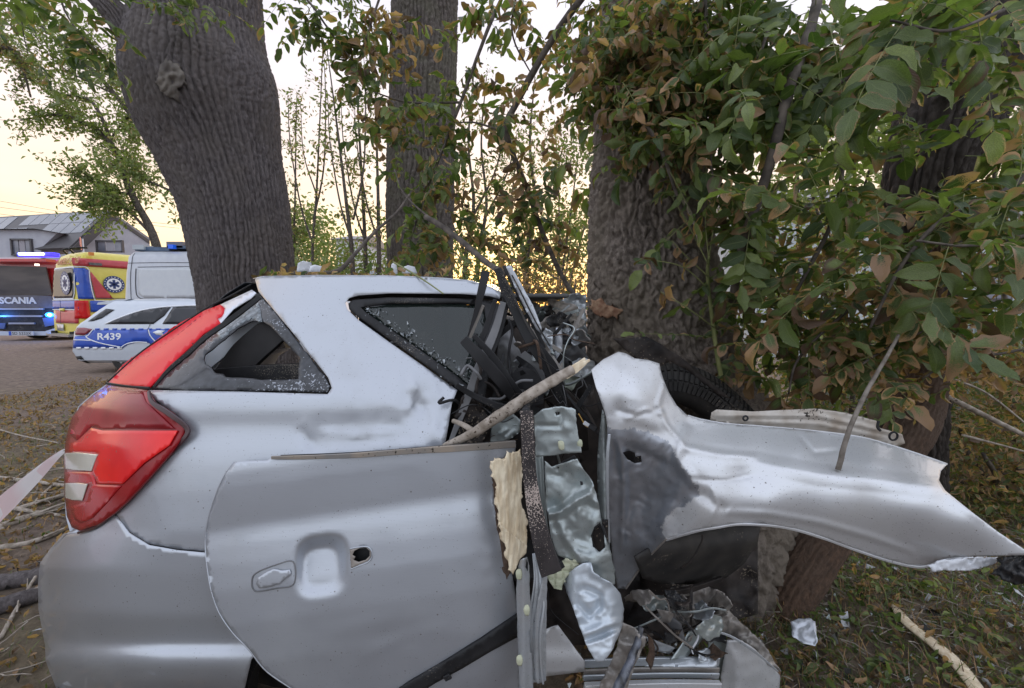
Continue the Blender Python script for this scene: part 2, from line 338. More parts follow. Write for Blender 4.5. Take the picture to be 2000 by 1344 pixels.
def tri_fill(outline, holes=(), step=12, seed=0):
    loops = [outline] + list(holes); pts = []; edges = []; n0 = 0
    for lp in loops:
        k = len(lp); pts += [tuple(p) for p in lp]; edges += [(n0 + i, n0 + (i + 1) % k) for i in range(k)]; n0 += k
    bnd = np.array(pts); mn = bnd.min(0); mx_ = bnd.max(0)
    gy = np.arange(mn[1], mx_[1], step * .87); rows = []
    for i, y in enumerate(gy):
        gx = np.arange(mn[0] + (step / 2 if i % 2 else 0), mx_[0], step); rows.append(np.c_[gx, np.full(len(gx), y)])
    g = np.vstack(rows); r_ = np.random.default_rng(seed); g = g + r_.uniform(-.12, .12, g.shape) * step
    ok = inpoly(g, outline)
    for h in holes: ok &= ~inpoly(g, h)
    g = g[ok]
    if len(g):
        dm = np.full(len(g), 1e9)
        for a in range(0, len(bnd), 200): dm = np.minimum(dm, np.linalg.norm(g[:, None] - bnd[None, a:a + 200], axis=2).min(1))
        g = g[dm > step * .55]
    allp = [Vector((float(p[0]), float(p[1]))) for p in np.vstack([bnd, g])] if len(g) else [Vector((float(p[0]), float(p[1]))) for p in bnd]
    v, e, f, *_ = delaunay_2d_cdt(allp, edges, [], 0, 1e-4)
    v = np.array([tuple(p) for p in v]); f = np.array([t for t in f if len(t) == 3]); c = v[f].mean(1)
    ok = inpoly(c, outline)
    for h in holes: ok &= ~inpoly(c, h)
    return v, f[ok]
def tps(ctrl, lam=0.0):
    c = np.asarray(ctrl, float); X = c[:, :2] / 100; d = c[:, 2]; n = len(X)
    def U(r2): return np.where(r2 > 0, r2 * np.log(r2 + 1e-12), 0)
    K = U(((X[:, None] - X[None]) ** 2).sum(-1)) + np.eye(n) * lam; P = np.c_[np.ones(n), X]
    A = np.zeros((n + 3, n + 3)); A[:n, :n] = K; A[:n, n:] = P; A[n:, :n] = P.T
    w = np.linalg.lstsq(A, np.r_[d, 0, 0, 0], rcond=None)[0]
    def f(q):
        q = np.asarray(q, float) / 100; return U(((q[:, None] - X[None]) ** 2).sum(-1)) @ w[:n] + w[n] + q @ w[n + 1:]
    return f
def ridge(q, pts, width, amp, sharp=False, taper=True):
    """raised (amp<0 comes nearer) crease along a polyline"""
    P = np.asarray(pts, float); L = np.r_[0, np.cumsum(np.linalg.norm(np.diff(P, axis=0), axis=1))]; best = np.full(len(q), 1e9); tt = np.zeros(len(q))
    for i in range(len(P) - 1):
        d, t = segdist(q, P[i], P[i + 1]); m = d < best; best[m] = d[m]; tt[m] = (L[i] + t[m] * (L[i + 1] - L[i])) / L[-1]
    k = np.maximum(0, 1 - best / width) if sharp else np.exp(-(best / width) ** 2)
    if taper: k = k * np.sqrt(np.clip(1 - (2 * tt - 1) ** 4, 0, 1))
    return amp * k
def bump_(q, c, r, amp, rot=0):
    d = q - np.array(c, float); cs, sn = math.cos(rot), math.sin(rot); u = (d[:, 0] * cs + d[:, 1] * sn) / r[0]; v = (-d[:, 0] * sn + d[:, 1] * cs) / r[1]
    return amp * np.exp(-(u * u + v * v))
def crumple(q, amp, cell=40, seed=0, o=3):
    p = np.c_[q / cell, np.full(len(q), seed * 3.3)]
    p = p + .6 * np.stack([pn(p * .7, seed + 1), pn(p * .7, seed + 2), pn(p * 0, 0)], -1)
    r = 0; a = 1.0
    for k in range(o): r = r + a * (np.abs(pn(p * 1.9 ** k, seed + k * 7)) * 2 - .5); a *= .45
    return amp * r
def sheet(name, outline, depth, m, parent=None, holes=(), step=12, th=.002, smooth=False, mapf=None, seed=0, rag=0, attr=None, sharp=None, label=None, back=False):
    out = resample(outline, step, smooth=smooth); hs = [resample(h, step, smooth=smooth) for h in holes]
    if rag:
        jit = lambda a, s: a + np.stack([fbm(np.c_[a / 14, np.full(len(a), s)], 3, s), fbm(np.c_[a / 14, np.full(len(a), s + 9.)], 3, s + 3)], -1) * rag
        out = jit(out, 3); hs = [jit(h, 5) for h in hs]
    v, f = tri_fill(out, hs, step, seed)
    D = depth(v) if callable(depth) else np.full(len(v), float(depth))
    P = W(v[:, 0], v[:, 1], D) if mapf is None else mapf(v, D)
    a, b, c = P[f[:, 0]], P[f[:, 1]], P[f[:, 2]]; nr = np.cross(b - a, c - a).sum(0)
    ctr = P.mean(0); to = np.array([0, 0, CAMZ]) - ctr
    if (nr @ to < 0) != back: f = f[:, ::-1]
    o = mk(name, P, f, m, parent, True, label=label)
    if th:
        s = o.modifiers.new('thickness', 'SOLIDIFY'); s.thickness = th; s.offset = -1
    if sharp:
        o.data.set_sharp_from_angle(angle=R(sharp))
    return o
def rod(name, pts, wpx, m, parent=None, prof=None, n=0, up=(0, -1, 0), label=None, flat=.5, twist=0):
    """strip, rail or bar of rectangular section along px points; wpx = width in pixels at its depth (number or list)"""
    A = np.asarray(pts, float); P = pxpath(pts, n or len(pts) * 6); k = len(P)
    w = np.interp(np.linspace(0, 1, k), np.linspace(0, 1, np.size(wpx)), np.atleast_1d(wpx)); Dd = np.interp(np.linspace(0, 1, k), np.linspace(0, 1, len(A)), A[:, 2])
    r = w * Dd / F / 2
    pr = prof or [(flat, -1), (flat, 1), (-flat, 1), (-flat, -1)]
    pr = [(a, b) for a, b in pr]
    V, f = sweep_vf(P, r, pr, up); o = mk(name, V, f, m, parent, True, label=label); o.data.set_sharp_from_angle(angle=R(35)); bev(o, .0015, 2); return o
CHAN = [(.5, -1), (.5, -.75), (.1, -.6), (.1, -.1), (.45, 0), (.1, .12), (.1, .6), (.5, .75), (.5, 1), (-.3, 1), (-.3, -1)]
# ------------------------------------------------------------------ the ground
def ground():
    """one sheet to the horizon, finer and rougher near the camera"""
    xs = np.r_[-400, -200, -100, -60, -40, np.arange(-30, -6, .6), np.arange(-6, 6, .07), np.arange(6, 30, .8), 40, 60, 100, 200, 400]
    ys = np.r_[-300, -100, -40, -20, np.arange(-12, -1, 1.), np.arange(-1, 5.5, .07), np.arange(5.5, 30, .6), 40, 60, 100, 200, 500]
    X, Y = np.meshgrid(xs, ys); P = np.stack([X, Y, X * 0], -1).reshape(-1, 3)
    near = np.exp(-((P[:, 0] / 9) ** 2 + (P[:, 1] / 9) ** 2))
    z = fbm(P * [.9, .9, 1] + .3, 4, 3) * .05 * near + fbm(P * [7, 7, 1] + .3, 3, 8) * .016 * near
    P[:, 2] = z; nx, ny = len(xs), len(ys)
    f = [[j * nx + i, j * nx + i + 1, (j + 1) * nx + i + 1, (j + 1) * nx + i] for j in range(ny - 1) for i in range(nx - 1)]
    m, n, l, b = newmat('ground_earth'); tc = N_(n, l, 'ShaderNodeTexCoord'); o = tc.outputs['Object']
    a = N_(n, l, 'ShaderNodeTexNoise', {'Vector': o, 'Scale': 9, 'Detail': 12, 'Roughness': .78}); g = N_(n, l, 'ShaderNodeTexNoise', {'Vector': o, 'Scale': .55, 'Detail': 6, 'Roughness': .6})
    a1 = N_(n, l, 'ShaderNodeMapRange', {0: a.outputs[0], 1: .35, 2: .68}); g1 = N_(n, l, 'ShaderNodeMapRange', {0: g.outputs[0], 1: .44, 2: .60})
    e = N_(n, l, 'ShaderNodeMixRGB', {0: a1.outputs[0], 1: (.12, .085, .068, 1), 2: (.40, .30, .235, 1)}); gr = N_(n, l, 'ShaderNodeMixRGB', {0: a1.outputs[0], 1: (.11, .085, .055, 1), 2: (.36, .285, .185, 1)})
    # grassy verge only near the trees; the open yard beyond is bare earth
    sp_ = N_(n, l, 'ShaderNodeSeparateXYZ', {0: o}); vy = N_(n, l, 'ShaderNodeMapRange', {0: sp_.outputs[1], 1: 7.5, 2: 4.5})
    mm = N_(n, l, 'ShaderNodeMath', {0: g1.outputs[0], 1: vy.outputs[0]}, operation='MULTIPLY')
    x = N_(n, l, 'ShaderNodeMixRGB', {0: mm.outputs[0], 1: e.outputs[0], 2: gr.outputs[0]}); l.new(x.outputs[0], b.inputs['Base Color']); b.inputs['Roughness'].default_value = .95
    bp = N_(n, l, 'ShaderNodeBump', {'Height': a.outputs[0], 'Strength': 1, 'Distance': .09}); l.new(bp.outputs[0], b.inputs['Normal'])
    tag(mk('ground', P, f, m), kind='structure')
ground()
def road():  # unseen pale road added behind the camera to lighten the lower bodywork
    V = np.array([[-300, -1.2, .10], [300, -1.2, .10], [300, -10, .12], [-300, -10, .12]]); o = mk('road', V, [[0, 3, 2, 1]], mat('pale_bounce_road', (.36, .36, .365), (.46, .455, .45), rough=.85, scale=3, bump=.004, bscale=40)); o['kind'] = 'structure'
road()
def unseen_tree_line():  # unseen trees added to darken the horizon mirrored in the car paint
    r = np.random.default_rng(17); Lv = Leaves()
    for k in range(26):
        c = np.array([-75 + k * 6 + r.normal(0, 1.5), -48 - r.random() * 8, 3.0 + r.random() * 2.0]); h = r.uniform(2.4, 3.8)
        for i in range(150):
            d = r.normal(0, 1, 3); d /= np.linalg.norm(d); p = c + d * np.array([3.4, 2.5, h]) * r.random() ** .4
            if p[2] > .2: Lv.add(p, r.normal(0, 1, 3), r.normal(0, 1, 3), 1.3 * r.uniform(.6, 1.3), 9 + int(r.integers(2)), (r.random() * .5, 0, .3))
    tag(leaves_mesh('unseen_tree_line', Lv), 'unseen row of trees added behind the camera for paint reflections', 'trees')
# ------------------------------------------------------------------ bark trunks
def trunk_mesh(name, path, m, parent, nseg=380, dz=.011, ridge_amp=.012, fa=22, fl=4.5, seed=0, lumps=(), flare=0, big=.02, style='furrow'):
    """path: world (x,y,z,r) knots; furrowed surface as real relief"""
    A = np.asarray(path, float); P0 = spline(A, 400); L = np.r_[0, np.cumsum(np.linalg.norm(np.diff(P0[:, :3], axis=0), axis=1))]
    n = int(L[-1] / dz); t = np.linspace(0, L[-1], n); P = np.stack([np.interp(t, L, P0[:, k]) for k in range(4)], -1)
    T, N, B = frames(P[:, :3], (0, -1, 0)); a = np.linspace(0, 2 * np.pi, nseg, endpoint=False)
    ca, sa = np.cos(a), np.sin(a); dirv = ca[None, :, None] * N[:, None] + sa[None, :, None] * B[:, None]
    r0 = P[:, 3]; rm = r0.mean()
    q = np.stack([np.broadcast_to(ca[None] * rm, (n, nseg)), np.broadcast_to(sa[None] * rm, (n, nseg)), np.broadcast_to(t[:, None], (n, nseg))], -1).reshape(-1, 3)
    low = fbm(q * [1.6, 1.6, .7], 3, seed)
    wq = q + .035 * np.stack([pn(q * 6, seed + 1), pn(q * 6, seed + 2), pn(q * 3, seed + 3)], -1)
    if style == 'furrow':
        # meandering vertical ridges that part and join, broken by short cross cracks
        nr = round(2 * np.pi * rm * fa / 2); th_ = np.broadcast_to(a[None], (n, nseg)).reshape(-1)
        ph = nr * th_ / 2 + 4.2 * pn(q * [4, 4, fl * 1.1], seed + 4) + 2.0 * pn(q * [11, 11, fl * 3.0], seed + 8); s_ = np.abs(np.sin(ph))
        cr = np.abs(pn(wq * [fa * .6, fa * .6, 17], seed + 5))
        am = 1 + .9 * pn(q * [3, 3, 1.5], seed + 12); h = -np.exp(-(s_ / .42) ** 2) * 1.25 * am - .6 * np.exp(-(cr / .10) ** 2) - .8 * np.exp(-(np.abs(pn(wq * [9, 9, 1.6], seed + 15)) / .09) ** 2) + .35 * fbm(q * [50, 50, 22], 3, seed + 6)
    else:
        v1 = np.abs(pn(wq * [fa, fa, fl], seed + 4)); v2 = np.abs(pn(wq * [fa * 2, fa * 2, fl * 2.4], seed + 5))
        h = -np.exp(-(v1 / .14) ** 2) * .9 - .6 * np.exp(-(v2 / .14) ** 2) + .5 * fbm(q * [45, 45, 34], 4, seed + 6)
    disp = (low * big + h * ridge_amp).reshape(n, nseg)
    if flare:
        k = np.exp(-t / .35)[:, None]; disp = disp + k * flare * (.5 + .5 * np.cos(a * 5 + 1)[None]) 
    V = P[:, None, :3] + dirv * (r0[:, None] + disp)[..., None]
    V = V.reshape(-1, 3)
    for c, rad, amp, ring in lumps:                                   # burrs and healed branch scars
        c = np.array(c, float); d = np.linalg.norm(V - c, axis=1); i0 = np.argmin(np.linalg.norm(P[:, :3] - c, axis=1)); out = (c - P[i0, :3]); out /= np.linalg.norm(out)
        V += (amp * np.exp(-(d / rad) ** 2) - ring * np.exp(-(d / (rad * .38)) ** 2))[:, None] * out
    i = np.arange(n - 1)[:, None] * nseg; j = np.arange(nseg)[None]; j2 = (j + 1) % nseg
    f = np.stack([i + j, i + j2, i + nseg + j2, i + nseg + j], -1).reshape(-1, 4)
    f = f.tolist() + [list(range(nseg))[::-1], [(n - 1) * nseg + k for k in range(nseg)]]
    return mk(name, V, f, m, parent, True)
def pxtrunk(rows):
    """rows (px_center, py, width_px, D) -> (x,y,z,r)"""
    out = []
    for x, y, w, D in rows:
        p = W(x, y, D); out.append((*p, w * D / F / 2))
    return out
# ------------------------------------------------------------------ leaves
def leaf_variant(seed, fold, curl, wid, wav, nv=7, nu=5):
    r = np.random.default_rng(seed); vs = np.linspace(0, 1, nv); us = np.linspace(-1, 1, nu); V = []; UV = []
    ph = r.uniform(0, 6, 3); ed = 1 + r.uniform(-.2, .16, (nv, 2))
    for i, v in enumerate(vs):
        w = wid * (math.sin(math.pi * (v ** .78)) ** .75 if 0 < v < 1 else 0.02) 
        for u in us:
            e = ed[i, 0] if u < 0 else ed[i, 1]; x = u * w * e
            z = fold * abs(x) + wav * math.sin(7 * v + ph[0] + 2 * u) * abs(u) * w + .03 * math.sin(11 * v + ph[1])
            V.append((x, v, z)); UV.append((u * .5 + .5, v))
    V = np.array(V); k = curl; yy = V[:, 1].copy()                     # bend along the length
    if abs(k) > 1e-3:
        ang = k * yy; y2 = np.sin(ang) / k; z2 = -(1 - np.cos(ang)) / k
        V[:, 1] = y2 + V[:, 2] * np.sin(ang); V[:, 2] = z2 + V[:, 2] * np.cos(ang)
    f = [[i * nu + j, i * nu + j + 1, (i + 1) * nu + j + 1, (i + 1) * nu + j] for i in range(nv - 1) for j in range(nu - 1)]
    return V, np.array(UV), np.array(f)
GREENV = [leaf_variant(s, f, c, w, .12) for s, f, c, w in [(1, .3, .6, .25), (2, .45, 1.1, .20), (3, .2, .3, .27), (4, .7, 1.6, .21), (5, .4, -.6, .22)]]
BROWNV = [leaf_variant(s, f, c, w, .5) for s, f, c, w in [(11, .9, 2.0, .19), (12, 1.3, 1.4, .17), (13, .7, 2.8, .21), (14, 1.6, -1.6, .16)]]
SMALLV = [leaf_variant(s, .3, .6, .2, .1, 4, 3) for s in (21, 22)]
VARS = GREENV + BROWNV + SMALLV
class Leaves:
    """collects leaves (position, direction, normal, length, variant, colour)"""
    def __init__(s): s.r = []
    def add(s, p, d, n, L, var, c): s.r.append((p, d, n, L, var, c))
    def arr(s): 
        r = s.r; return np.array([x[0] for x in r]), np.array([x[1] for x in r]), np.array([x[2] for x in r]), np.array([x[3] for x in r]), np.array([x[4] for x in r]), np.array([x[5] for x in r])
def rotmats(d, n):
    d = d / (np.linalg.norm(d, axis=1)[:, None] + 1e-9); x = np.cross(d, n); bad = np.linalg.norm(x, axis=1) < 1e-3; x[bad] = np.cross(d[bad], [.3, .5, .8]); x /= np.linalg.norm(x, axis=1)[:, None]
    z = np.cross(x, d); return np.stack([x, d, z], -1)
def leaves_mesh(name, Lv, parent=None, kind='stuff'):
    if not Lv.r: return None
    p, d, n, L, var, c = Lv.arr(); Rm = rotmats(d, n); Vs = []; Fs = []; U = []; A = []; off = 0
    for k in np.unique(var):
        m = var == k; V, uv, f = VARS[k]; cnt = m.sum()
        P = np.einsum('nij,vj->nvi', Rm[m], V) * L[m][:, None, None] + p[m][:, None]
        Vs.append(P.reshape(-1, 3)); Fs.append((f[None] + (np.arange(cnt) * len(V))[:, None, None]).reshape(-1, f.shape[1]) + off)
        U.append(np.tile(uv, (cnt, 1))); A.append(np.repeat(c[m], len(V), axis=0)); off += cnt * len(V)
    o = mk(name, np.vstack(Vs), np.vstack(Fs), M['leaf'], parent, True, uv=np.vstack(U), attr=np.vstack(A))
    if kind: o['kind'] = kind
    return o
_lm = {}
def leaf_object(rec, parent, name='leaf'):
    p, d, n, L, var, c = rec; key = (var, round(c[0] * 3), round(c[1] * 5), round(c[2] * 2))
    if key not in _lm:
        V, uv, f = VARS[var]; me = bpy.data.meshes.new('leaf'); me.from_pydata(V.tolist(), [], f.tolist()); me.materials.append(M['leaf']); me.shade_smooth()
        l = me.uv_layers.new(name='UVMap'); idx = np.empty(len(me.loops), np.int32); me.loops.foreach_get('vertex_index', idx); l.data.foreach_set('uv', uv.astype(np.float32)[idx].ravel())
        a = me.color_attributes.new('leaf', 'FLOAT_COLOR', 'POINT'); cc = np.ones((len(V), 4), np.float32); cc[:, :3] = (key[1] / 3, key[2] / 5, key[3] / 2); a.data.foreach_set('color', cc.ravel()); _lm[key] = me
    o = bpy.data.objects.new(name, _lm[key]); COL.objects.link(o); o.parent = parent
    Rm = rotmats(np.array([d]), np.array([n]))[0]; mw = Matrix(Rm.tolist()).to_4x4(); b = wbase(parent)
    o.matrix_local = Matrix.Translation(Vector(p) - b) @ mw @ Matrix.Scale(L, 4); return o
def rcol(r, brown):
    """leaf colour record (green shade, how far browned 0..1, brown shade)"""
    return (r.uniform(0, 1) ** 1.3, min(1, max(0, brown + r.normal(0, .22))), r.uniform(0, 1))
def pick(r, c):
    return 5 + int(r.integers(4)) if c[1] > .72 else int(r.integers(5))
def spray(Lv, tubes, p, d, L, n, size, brown, r, up=(0, 0, 1), droop=.5, rr=.0016):
    """a compound leaf: stalk with n pairs of leaflets and one at the tip"""
    d = np.array(d, float); d /= np.linalg.norm(d); up = np.array(up, float) + r.normal(0, .35, 3); s = np.cross(d, up); s /= np.linalg.norm(s) + 1e-9; u = np.cross(s, d)
    pts = []; q = np.array(p, float); dd = d.copy(); K = n + 2
    for i in range(K):
        pts.append(q.copy()); dd = dd + np.array([0, 0, -droop / K]); dd /= np.linalg.norm(dd); q = q + dd * L / (K - 1)
    pts = np.array(pts); tubes.append((pts, rr)); S_ = r.uniform(.62, 1.12); b0 = brown * r.uniform(.3, 1.5)
    for i in range(n):
        t = (i + 1) / (n + .6); j = min(int(t * (K - 1)), K - 2); base = pts[j] + (pts[j + 1] - pts[j]) * (t * (K - 1) - j); tg = pts[j + 1] - pts[j]; tg /= np.linalg.norm(tg)
        for sg in (-1, 1):
            if r.random() < .06: continue
            c = rcol(r, b0); ld = tg * .45 + s * sg * .9 + r.normal(0, .16, 3) + [0, 0, -.25 * droop]; nn = u + r.normal(0, .3, 3)
            sz = size * S_ * (.75 + .35 * math.sin(math.pi * t)) * r.uniform(.7, 1.15); 
            if c[1] > .72: sz *= .9; ld = ld + [0, 0, -.5]; nn = nn + r.normal(0, .5, 3)
            Lv.add(base, ld, nn, sz, pick(r, c), c)
    c = rcol(r, b0); Lv.add(pts[-1], dd, u + r.normal(0, .3, 3), size * 1.05, pick(r, c), c)
def tubes_mesh(name, tubes, m, parent=None, prof=4, kind=None):
    b = MB()
    for P, r_ in tubes:
        rad = np.linspace(r_, r_ * .45, len(P)); b.add(*sweep_vf(P, rad, prof, cap=False))
    o = b.build(name, m, parent, True)
    if kind: o['kind'] = kind
    return o
CAMP = np.array([0, 0, CAMZ])
def finish_branch(t, Lv, tubes, n_obj, stalk_m, r):
    """the leaves that show largest become leaf parts, the rest one mass"""
    rec = Lv.r; pr = [x[3] / (np.linalg.norm(x[0] - CAMP) + 1e-6) * (1 if vis(x[0]) else .01) for x in rec]; od = np.argsort(pr)[::-1]; a = Leaves()
    for k in od[:n_obj]: leaf_object(rec[k], t)
    a.r = [rec[k] for k in od[n_obj:]]
    leaves_mesh('foliage', a, t); tubes_mesh('leaf_stalks', tubes, stalk_m, t, kind='stuff')
def vis(p):
    q = np.asarray(p) - CAMP; y = q[1] * cp - q[2] * sp; 
    if y <= 0.05: return False
    px = 1000 + F * q[0] / y; py = 672 - F * (q[1] * sp + q[2] * cp) / y; return -20 < px < 2020 and -20 < py < 1360
def branch(name, label, cat, stems, nspray, length, n, size, brown, seed, n_obj=150, droop=.5, spread=1.0, D=None, fills=(), group=None, mt=None, smat=None, side=None):
    """a leafy branch: stems [(pts(px,py,D), r0, r1)], sprays along them, and fills [(poly, D0, D1, count, brown)]"""
    r = np.random.default_rng(seed); b = WV(*stems[0][0][0]); t = thing(name, label, cat, b, group); Lv = Leaves(); tb = []
    for pts, r0, r1 in stems:
        tube('stem', pts, [r0, r1], mt or M['twig'], t, prof=7, jit=.25)
    tot = sum(len(s[0]) for s in stems)
    for pts, r0, r1 in stems:
        P = pxpath(pts, 40); k = int(nspray * len(pts) / tot)
        for i in range(k):
            j = int(r.uniform(.12, 1) * 38); d = (P[j + 1] - P[j]); d /= np.linalg.norm(d); o_ = r.normal(0, 1, 3) * spread; o_[1] *= .6
            d = d * .5 + o_ * .8 + np.array([0, 0, -.1]); spray(Lv, tb, P[j], d, length * r.uniform(.6, 1.2), n, size, brown, r, droop=droop)
    for poly, D0, D1, cnt, br in fills:
        poly = np.array(poly, float); mn, mx_ = poly.min(0), poly.max(0); c = 0
        while c < cnt:
            q = r.uniform(mn, mx_)
            if not inpoly(q[None], poly)[0]: continue
            Dd = D0 + (D1 - D0) * r.random(); p = W(q[0], q[1], Dd); d = r.normal(0, 1, 3); d[2] = d[2] * .5 - .15; d[1] *= .7
            spray(Lv, tb, p, d, length * r.uniform(.6, 1.2), n, size * r.uniform(.8, 1.15), br, r, droop=droop); c += 1
    finish_branch(t, Lv, tb, n_obj, smat or M['greentwig'], r); return t
# ------------------------------------------------------------------ buildings far off
def quad_slab(name, c, th, m, parent, label=None):
    """a flat slab with corners c (in order) and real thickness"""
    c = np.array(c, float); n = np.cross(c[1] - c[0], c[2] - c[0]); n /= np.linalg.norm(n); k = len(c)
    V = np.vstack([c, c - n * th]); f = [list(range(k)), list(range(k, 2 * k))[::-1]] + [[i, k + i, k + (i + 1) % k, (i + 1) % k] for i in range(k)]
    return mk(name, V, f, m, parent, False, label=label)
M['render_wall'] = mat('pale_render', (.36, .37, .43), (.42, .43, .48), rough=.9, scale=2, bump=.004, bscale=30)
M['tile'] = mat('roof_tile', (.17, .165, .18), (.27, .26, .28), rough=.55, scale=3)
M['pv'] = mat('solar_panel_glass', (.10, .11, .14), (.15, .16, .19), rough=.18, scale=1.5, coat=.4)
M['frame_dark'] = mat('dark_frame', (.07, .065, .07), rough=.5)
M['win'] = mat('window_glass', (.10, .11, .14), (.22, .22, .26), rough=.12, scale=1.2)
M['curtain'] = mat('curtain', (.30, .29, .32), rough=.9)
def house():
    A = W(212, 418, 30); C = W(138, 487, 28.0); ridge = W(-60, 434, 32.9) - A; ridge[2] = 0
    t = thing('house', 'pale grey house with a grey tiled roof and solar panels behind the emergency vehicles', 'house', (A[0], A[1], 0))
    Lr = ridge * 1.25; down = C - A
    g0 = [C[0], C[1], 0]; E = W(292, 471, 32.5)
    wall = [A - [0, 0, .15], C - [0, 0, .1], np.array(g0), np.array([E[0], E[1], 0]), E - [0, 0, .1]]
    quad_slab('gable_wall', wall, .3, M['render_wall'], t)
    quad_slab('front_wall', [C - [0, 0, .3], C + Lr - [0, 0, .3], np.array([*(C + Lr)[:2], 0]), np.array(g0)], .3, M['render_wall'], t)
    def pt(s, d, o=0):
        n = np.cross(Lr, down); n /= np.linalg.norm(n); n *= np.sign(n[2]); return A + Lr * s + down * d + n * o
    quad_slab('roof', [pt(-.02, -.01, .05), pt(1, -.01, .05), pt(1, 1.04, .05), pt(-.02, 1.04, .05)][::-1], .22, M['frame_dark'], t)
    roof_far = [A + [0, 0, .12], A + Lr + [0, 0, .12], E + Lr + [0, 0, .02], E + [0, 0, .02]]
    quad_slab('roof', roof_far, .2, M['tile'], t)
    # tile courses of the near slope: every course a lapped slab
    n = 17
    for i in range(n):
        d0 = i / n; d1 = (i + 1.06) / n
        quad_slab('tile_course', [pt(-.02, d0, .09), pt(1, d0, .09), pt(1, d1 * 1.03, .15), pt(-.02, d1 * 1.03, .15)][::-1], .03, M['tile'], t)
    # barge board along the gable
    mb = MB()
    quad_slab('barge_board', [pt(-.028, -.02, .2), pt(-.028, 1.05, .2), pt(-.028, 1.05, -.28), pt(-.028, -.02, -.28)], .06, M['frame_dark'], t)
    quad_slab('barge_board', [A + [0, -.04, .16], E + [0, -.04, .06], E + [0, -.04, -.2], A + [0, -.04, -.12]], .06, M['frame_dark'], t)
    # solar panels in two groups, each panel its own slab
    def panel(s0, s1, d0, d1): quad_slab('solar_panel', [pt(s0, d0, .24), pt(s1, d0, .24), pt(s1, d1, .24), pt(s0, d1, .24)][::-1], .05, M['pv'], t)
    for r_, (s0, k, d0) in enumerate([(.0, 7, .02), (.0, 4, .33)]):
        for i in range(k): panel(s0 + i * .058, s0 + i * .058 + .055, d0, d0 + .30)
    for i in range(6): panel(.47 + i * .058, .47 + i * .058 + .055, .03, .42)
    for i in range(2): panel(.33 + i * .058, .33 + i * .058 + .055, .40, .62)
    quad_slab('roof_window', [pt(.20, .66, .2), pt(.25, .66, .2), pt(.25, .84, .2), pt(.20, .84, .2)][::-1], .06, M['win'], t)
    # dormer
    D = 28.3; a, b, c, d = W(-45, 452, D), W(108, 450, D), W(78, 482, D), W(-45, 530, D)
    dv = [W(-45, 449, D), W(70, 449, D), W(112, 455, D), W(80, 485, D), W(80, 530, D), W(-45, 530, D)]
    V = np.vstack([dv, np.array(dv) + [0, 4, 0]]); k = 6
    f = [list(range(k)), list(range(k, 2 * k))[::-1]] + [[i, k + i, k + (i + 1) % k, (i + 1) % k] for i in range(k)]
    mk('dormer', V, f, M['render_wall'], t, False)
    quad_slab('dormer_roof', [W(-45, 448, D - .2), W(70, 447, D - .2), W(116, 455, D - .2), W(116, 455, D - .2) + [0, 4, 0], W(70, 447, D - .2) + [0, 4, 0], W(-45, 448, D - .2) + [0, 4, 0]], .1, M['frame_dark'], t)
    def window(px0, py0, px1, py1, D, n):
        a, b = W(px0, py1, D), W(px1, py0, D); fr = MB(); cx, cz, w, h = (a[0] + b[0]) / 2, (a[2] + b[2]) / 2, b[0] - a[0], b[2] - a[2]; y = a[1]
        for sx in (-1, 1): fr.box((cx + sx * w / 2, y - .05, cz), (.1, .14, h + .1))
        for sz in (-1, 1): fr.box((cx, y - .05, cz + sz * h / 2), (w, .14, .1))
        fo = fr.build('window', M['frame_dark'], t)
        for i in range(n):
            x0 = cx - w / 2 + w * i / n; mk('pane', *box_vf((x0 + w / n / 2, y - .02, cz), (w / n - .06, .03, h - .05)), M['win'] if i % 2 == 0 else M['curtain'], fo, False)
    window(27, 468, 62, 498, D - .02, 3); window(192, 471, 240, 492, 29.0, 3)
    g = W(214, 480, 29.2)
house()
def simple_house(name, label, px0, px1, py0, D, mw, roofh=.8, depth=6, mr=None, wins=()):
    a, b = W(px0, py0, D), W(px1, py0, D); t = thing(name, label, 'house', ((a[0] + b[0]) / 2, D, 0)); cx = (a[0] + b[0]) / 2; w = b[0] - a[0]; h = a[2]
    mk('wall', *box_vf((cx, D + depth / 2, h / 2), (w, depth, h)), mw, t, False)
    V = np.array([[a[0] - .3, D - .3, h], [b[0] + .3, D - .3, h], [b[0] + .3, D + depth + .3, h], [a[0] - .3, D + depth + .3, h], [a[0] - .3, D + depth / 2, h + roofh], [b[0] + .3, D + depth / 2, h + roofh]])
    mk('roof', V, [[0, 1, 5, 4], [2, 3, 4, 5], [0, 4, 3], [1, 2, 5], [0, 3, 2, 1]], mr or M['tile'], t, False)
    for (u, z, ww, hh) in wins:
        f = mk('window', *box_vf((a[0] + u, D - .01, z), (ww, .08, hh)), M['frame_dark'], t, False); mk('pane', *box_vf((a[0] + u, D - .04, z), (ww - .14, .06, hh - .14)), M['win'], f, False)
M['whitewall'] = mat('white_render', (.62, .66, .72), (.70, .73, .78), rough=.85)
simple_house('house', 'small white house glimpsed between the two left tree trunks', 655, 700, 468, 27, M['whitewall'], .7, 6, wins=[(.8, 2.2, .6, .8)])
simple_house('house', 'pale blue white building glimpsed through the leaves right of the hit tree', 1480, 2150, 392, 11, mat('pale_blue_render', (.42, .46, .48), (.50, .54, .56), rough=.85), 1.2, 7, wins=[(1.2, 2.0, .8, 1.1), (3.4, 2.0, .8, 1.1), (6.2, 2.0, .8, 1.1)])
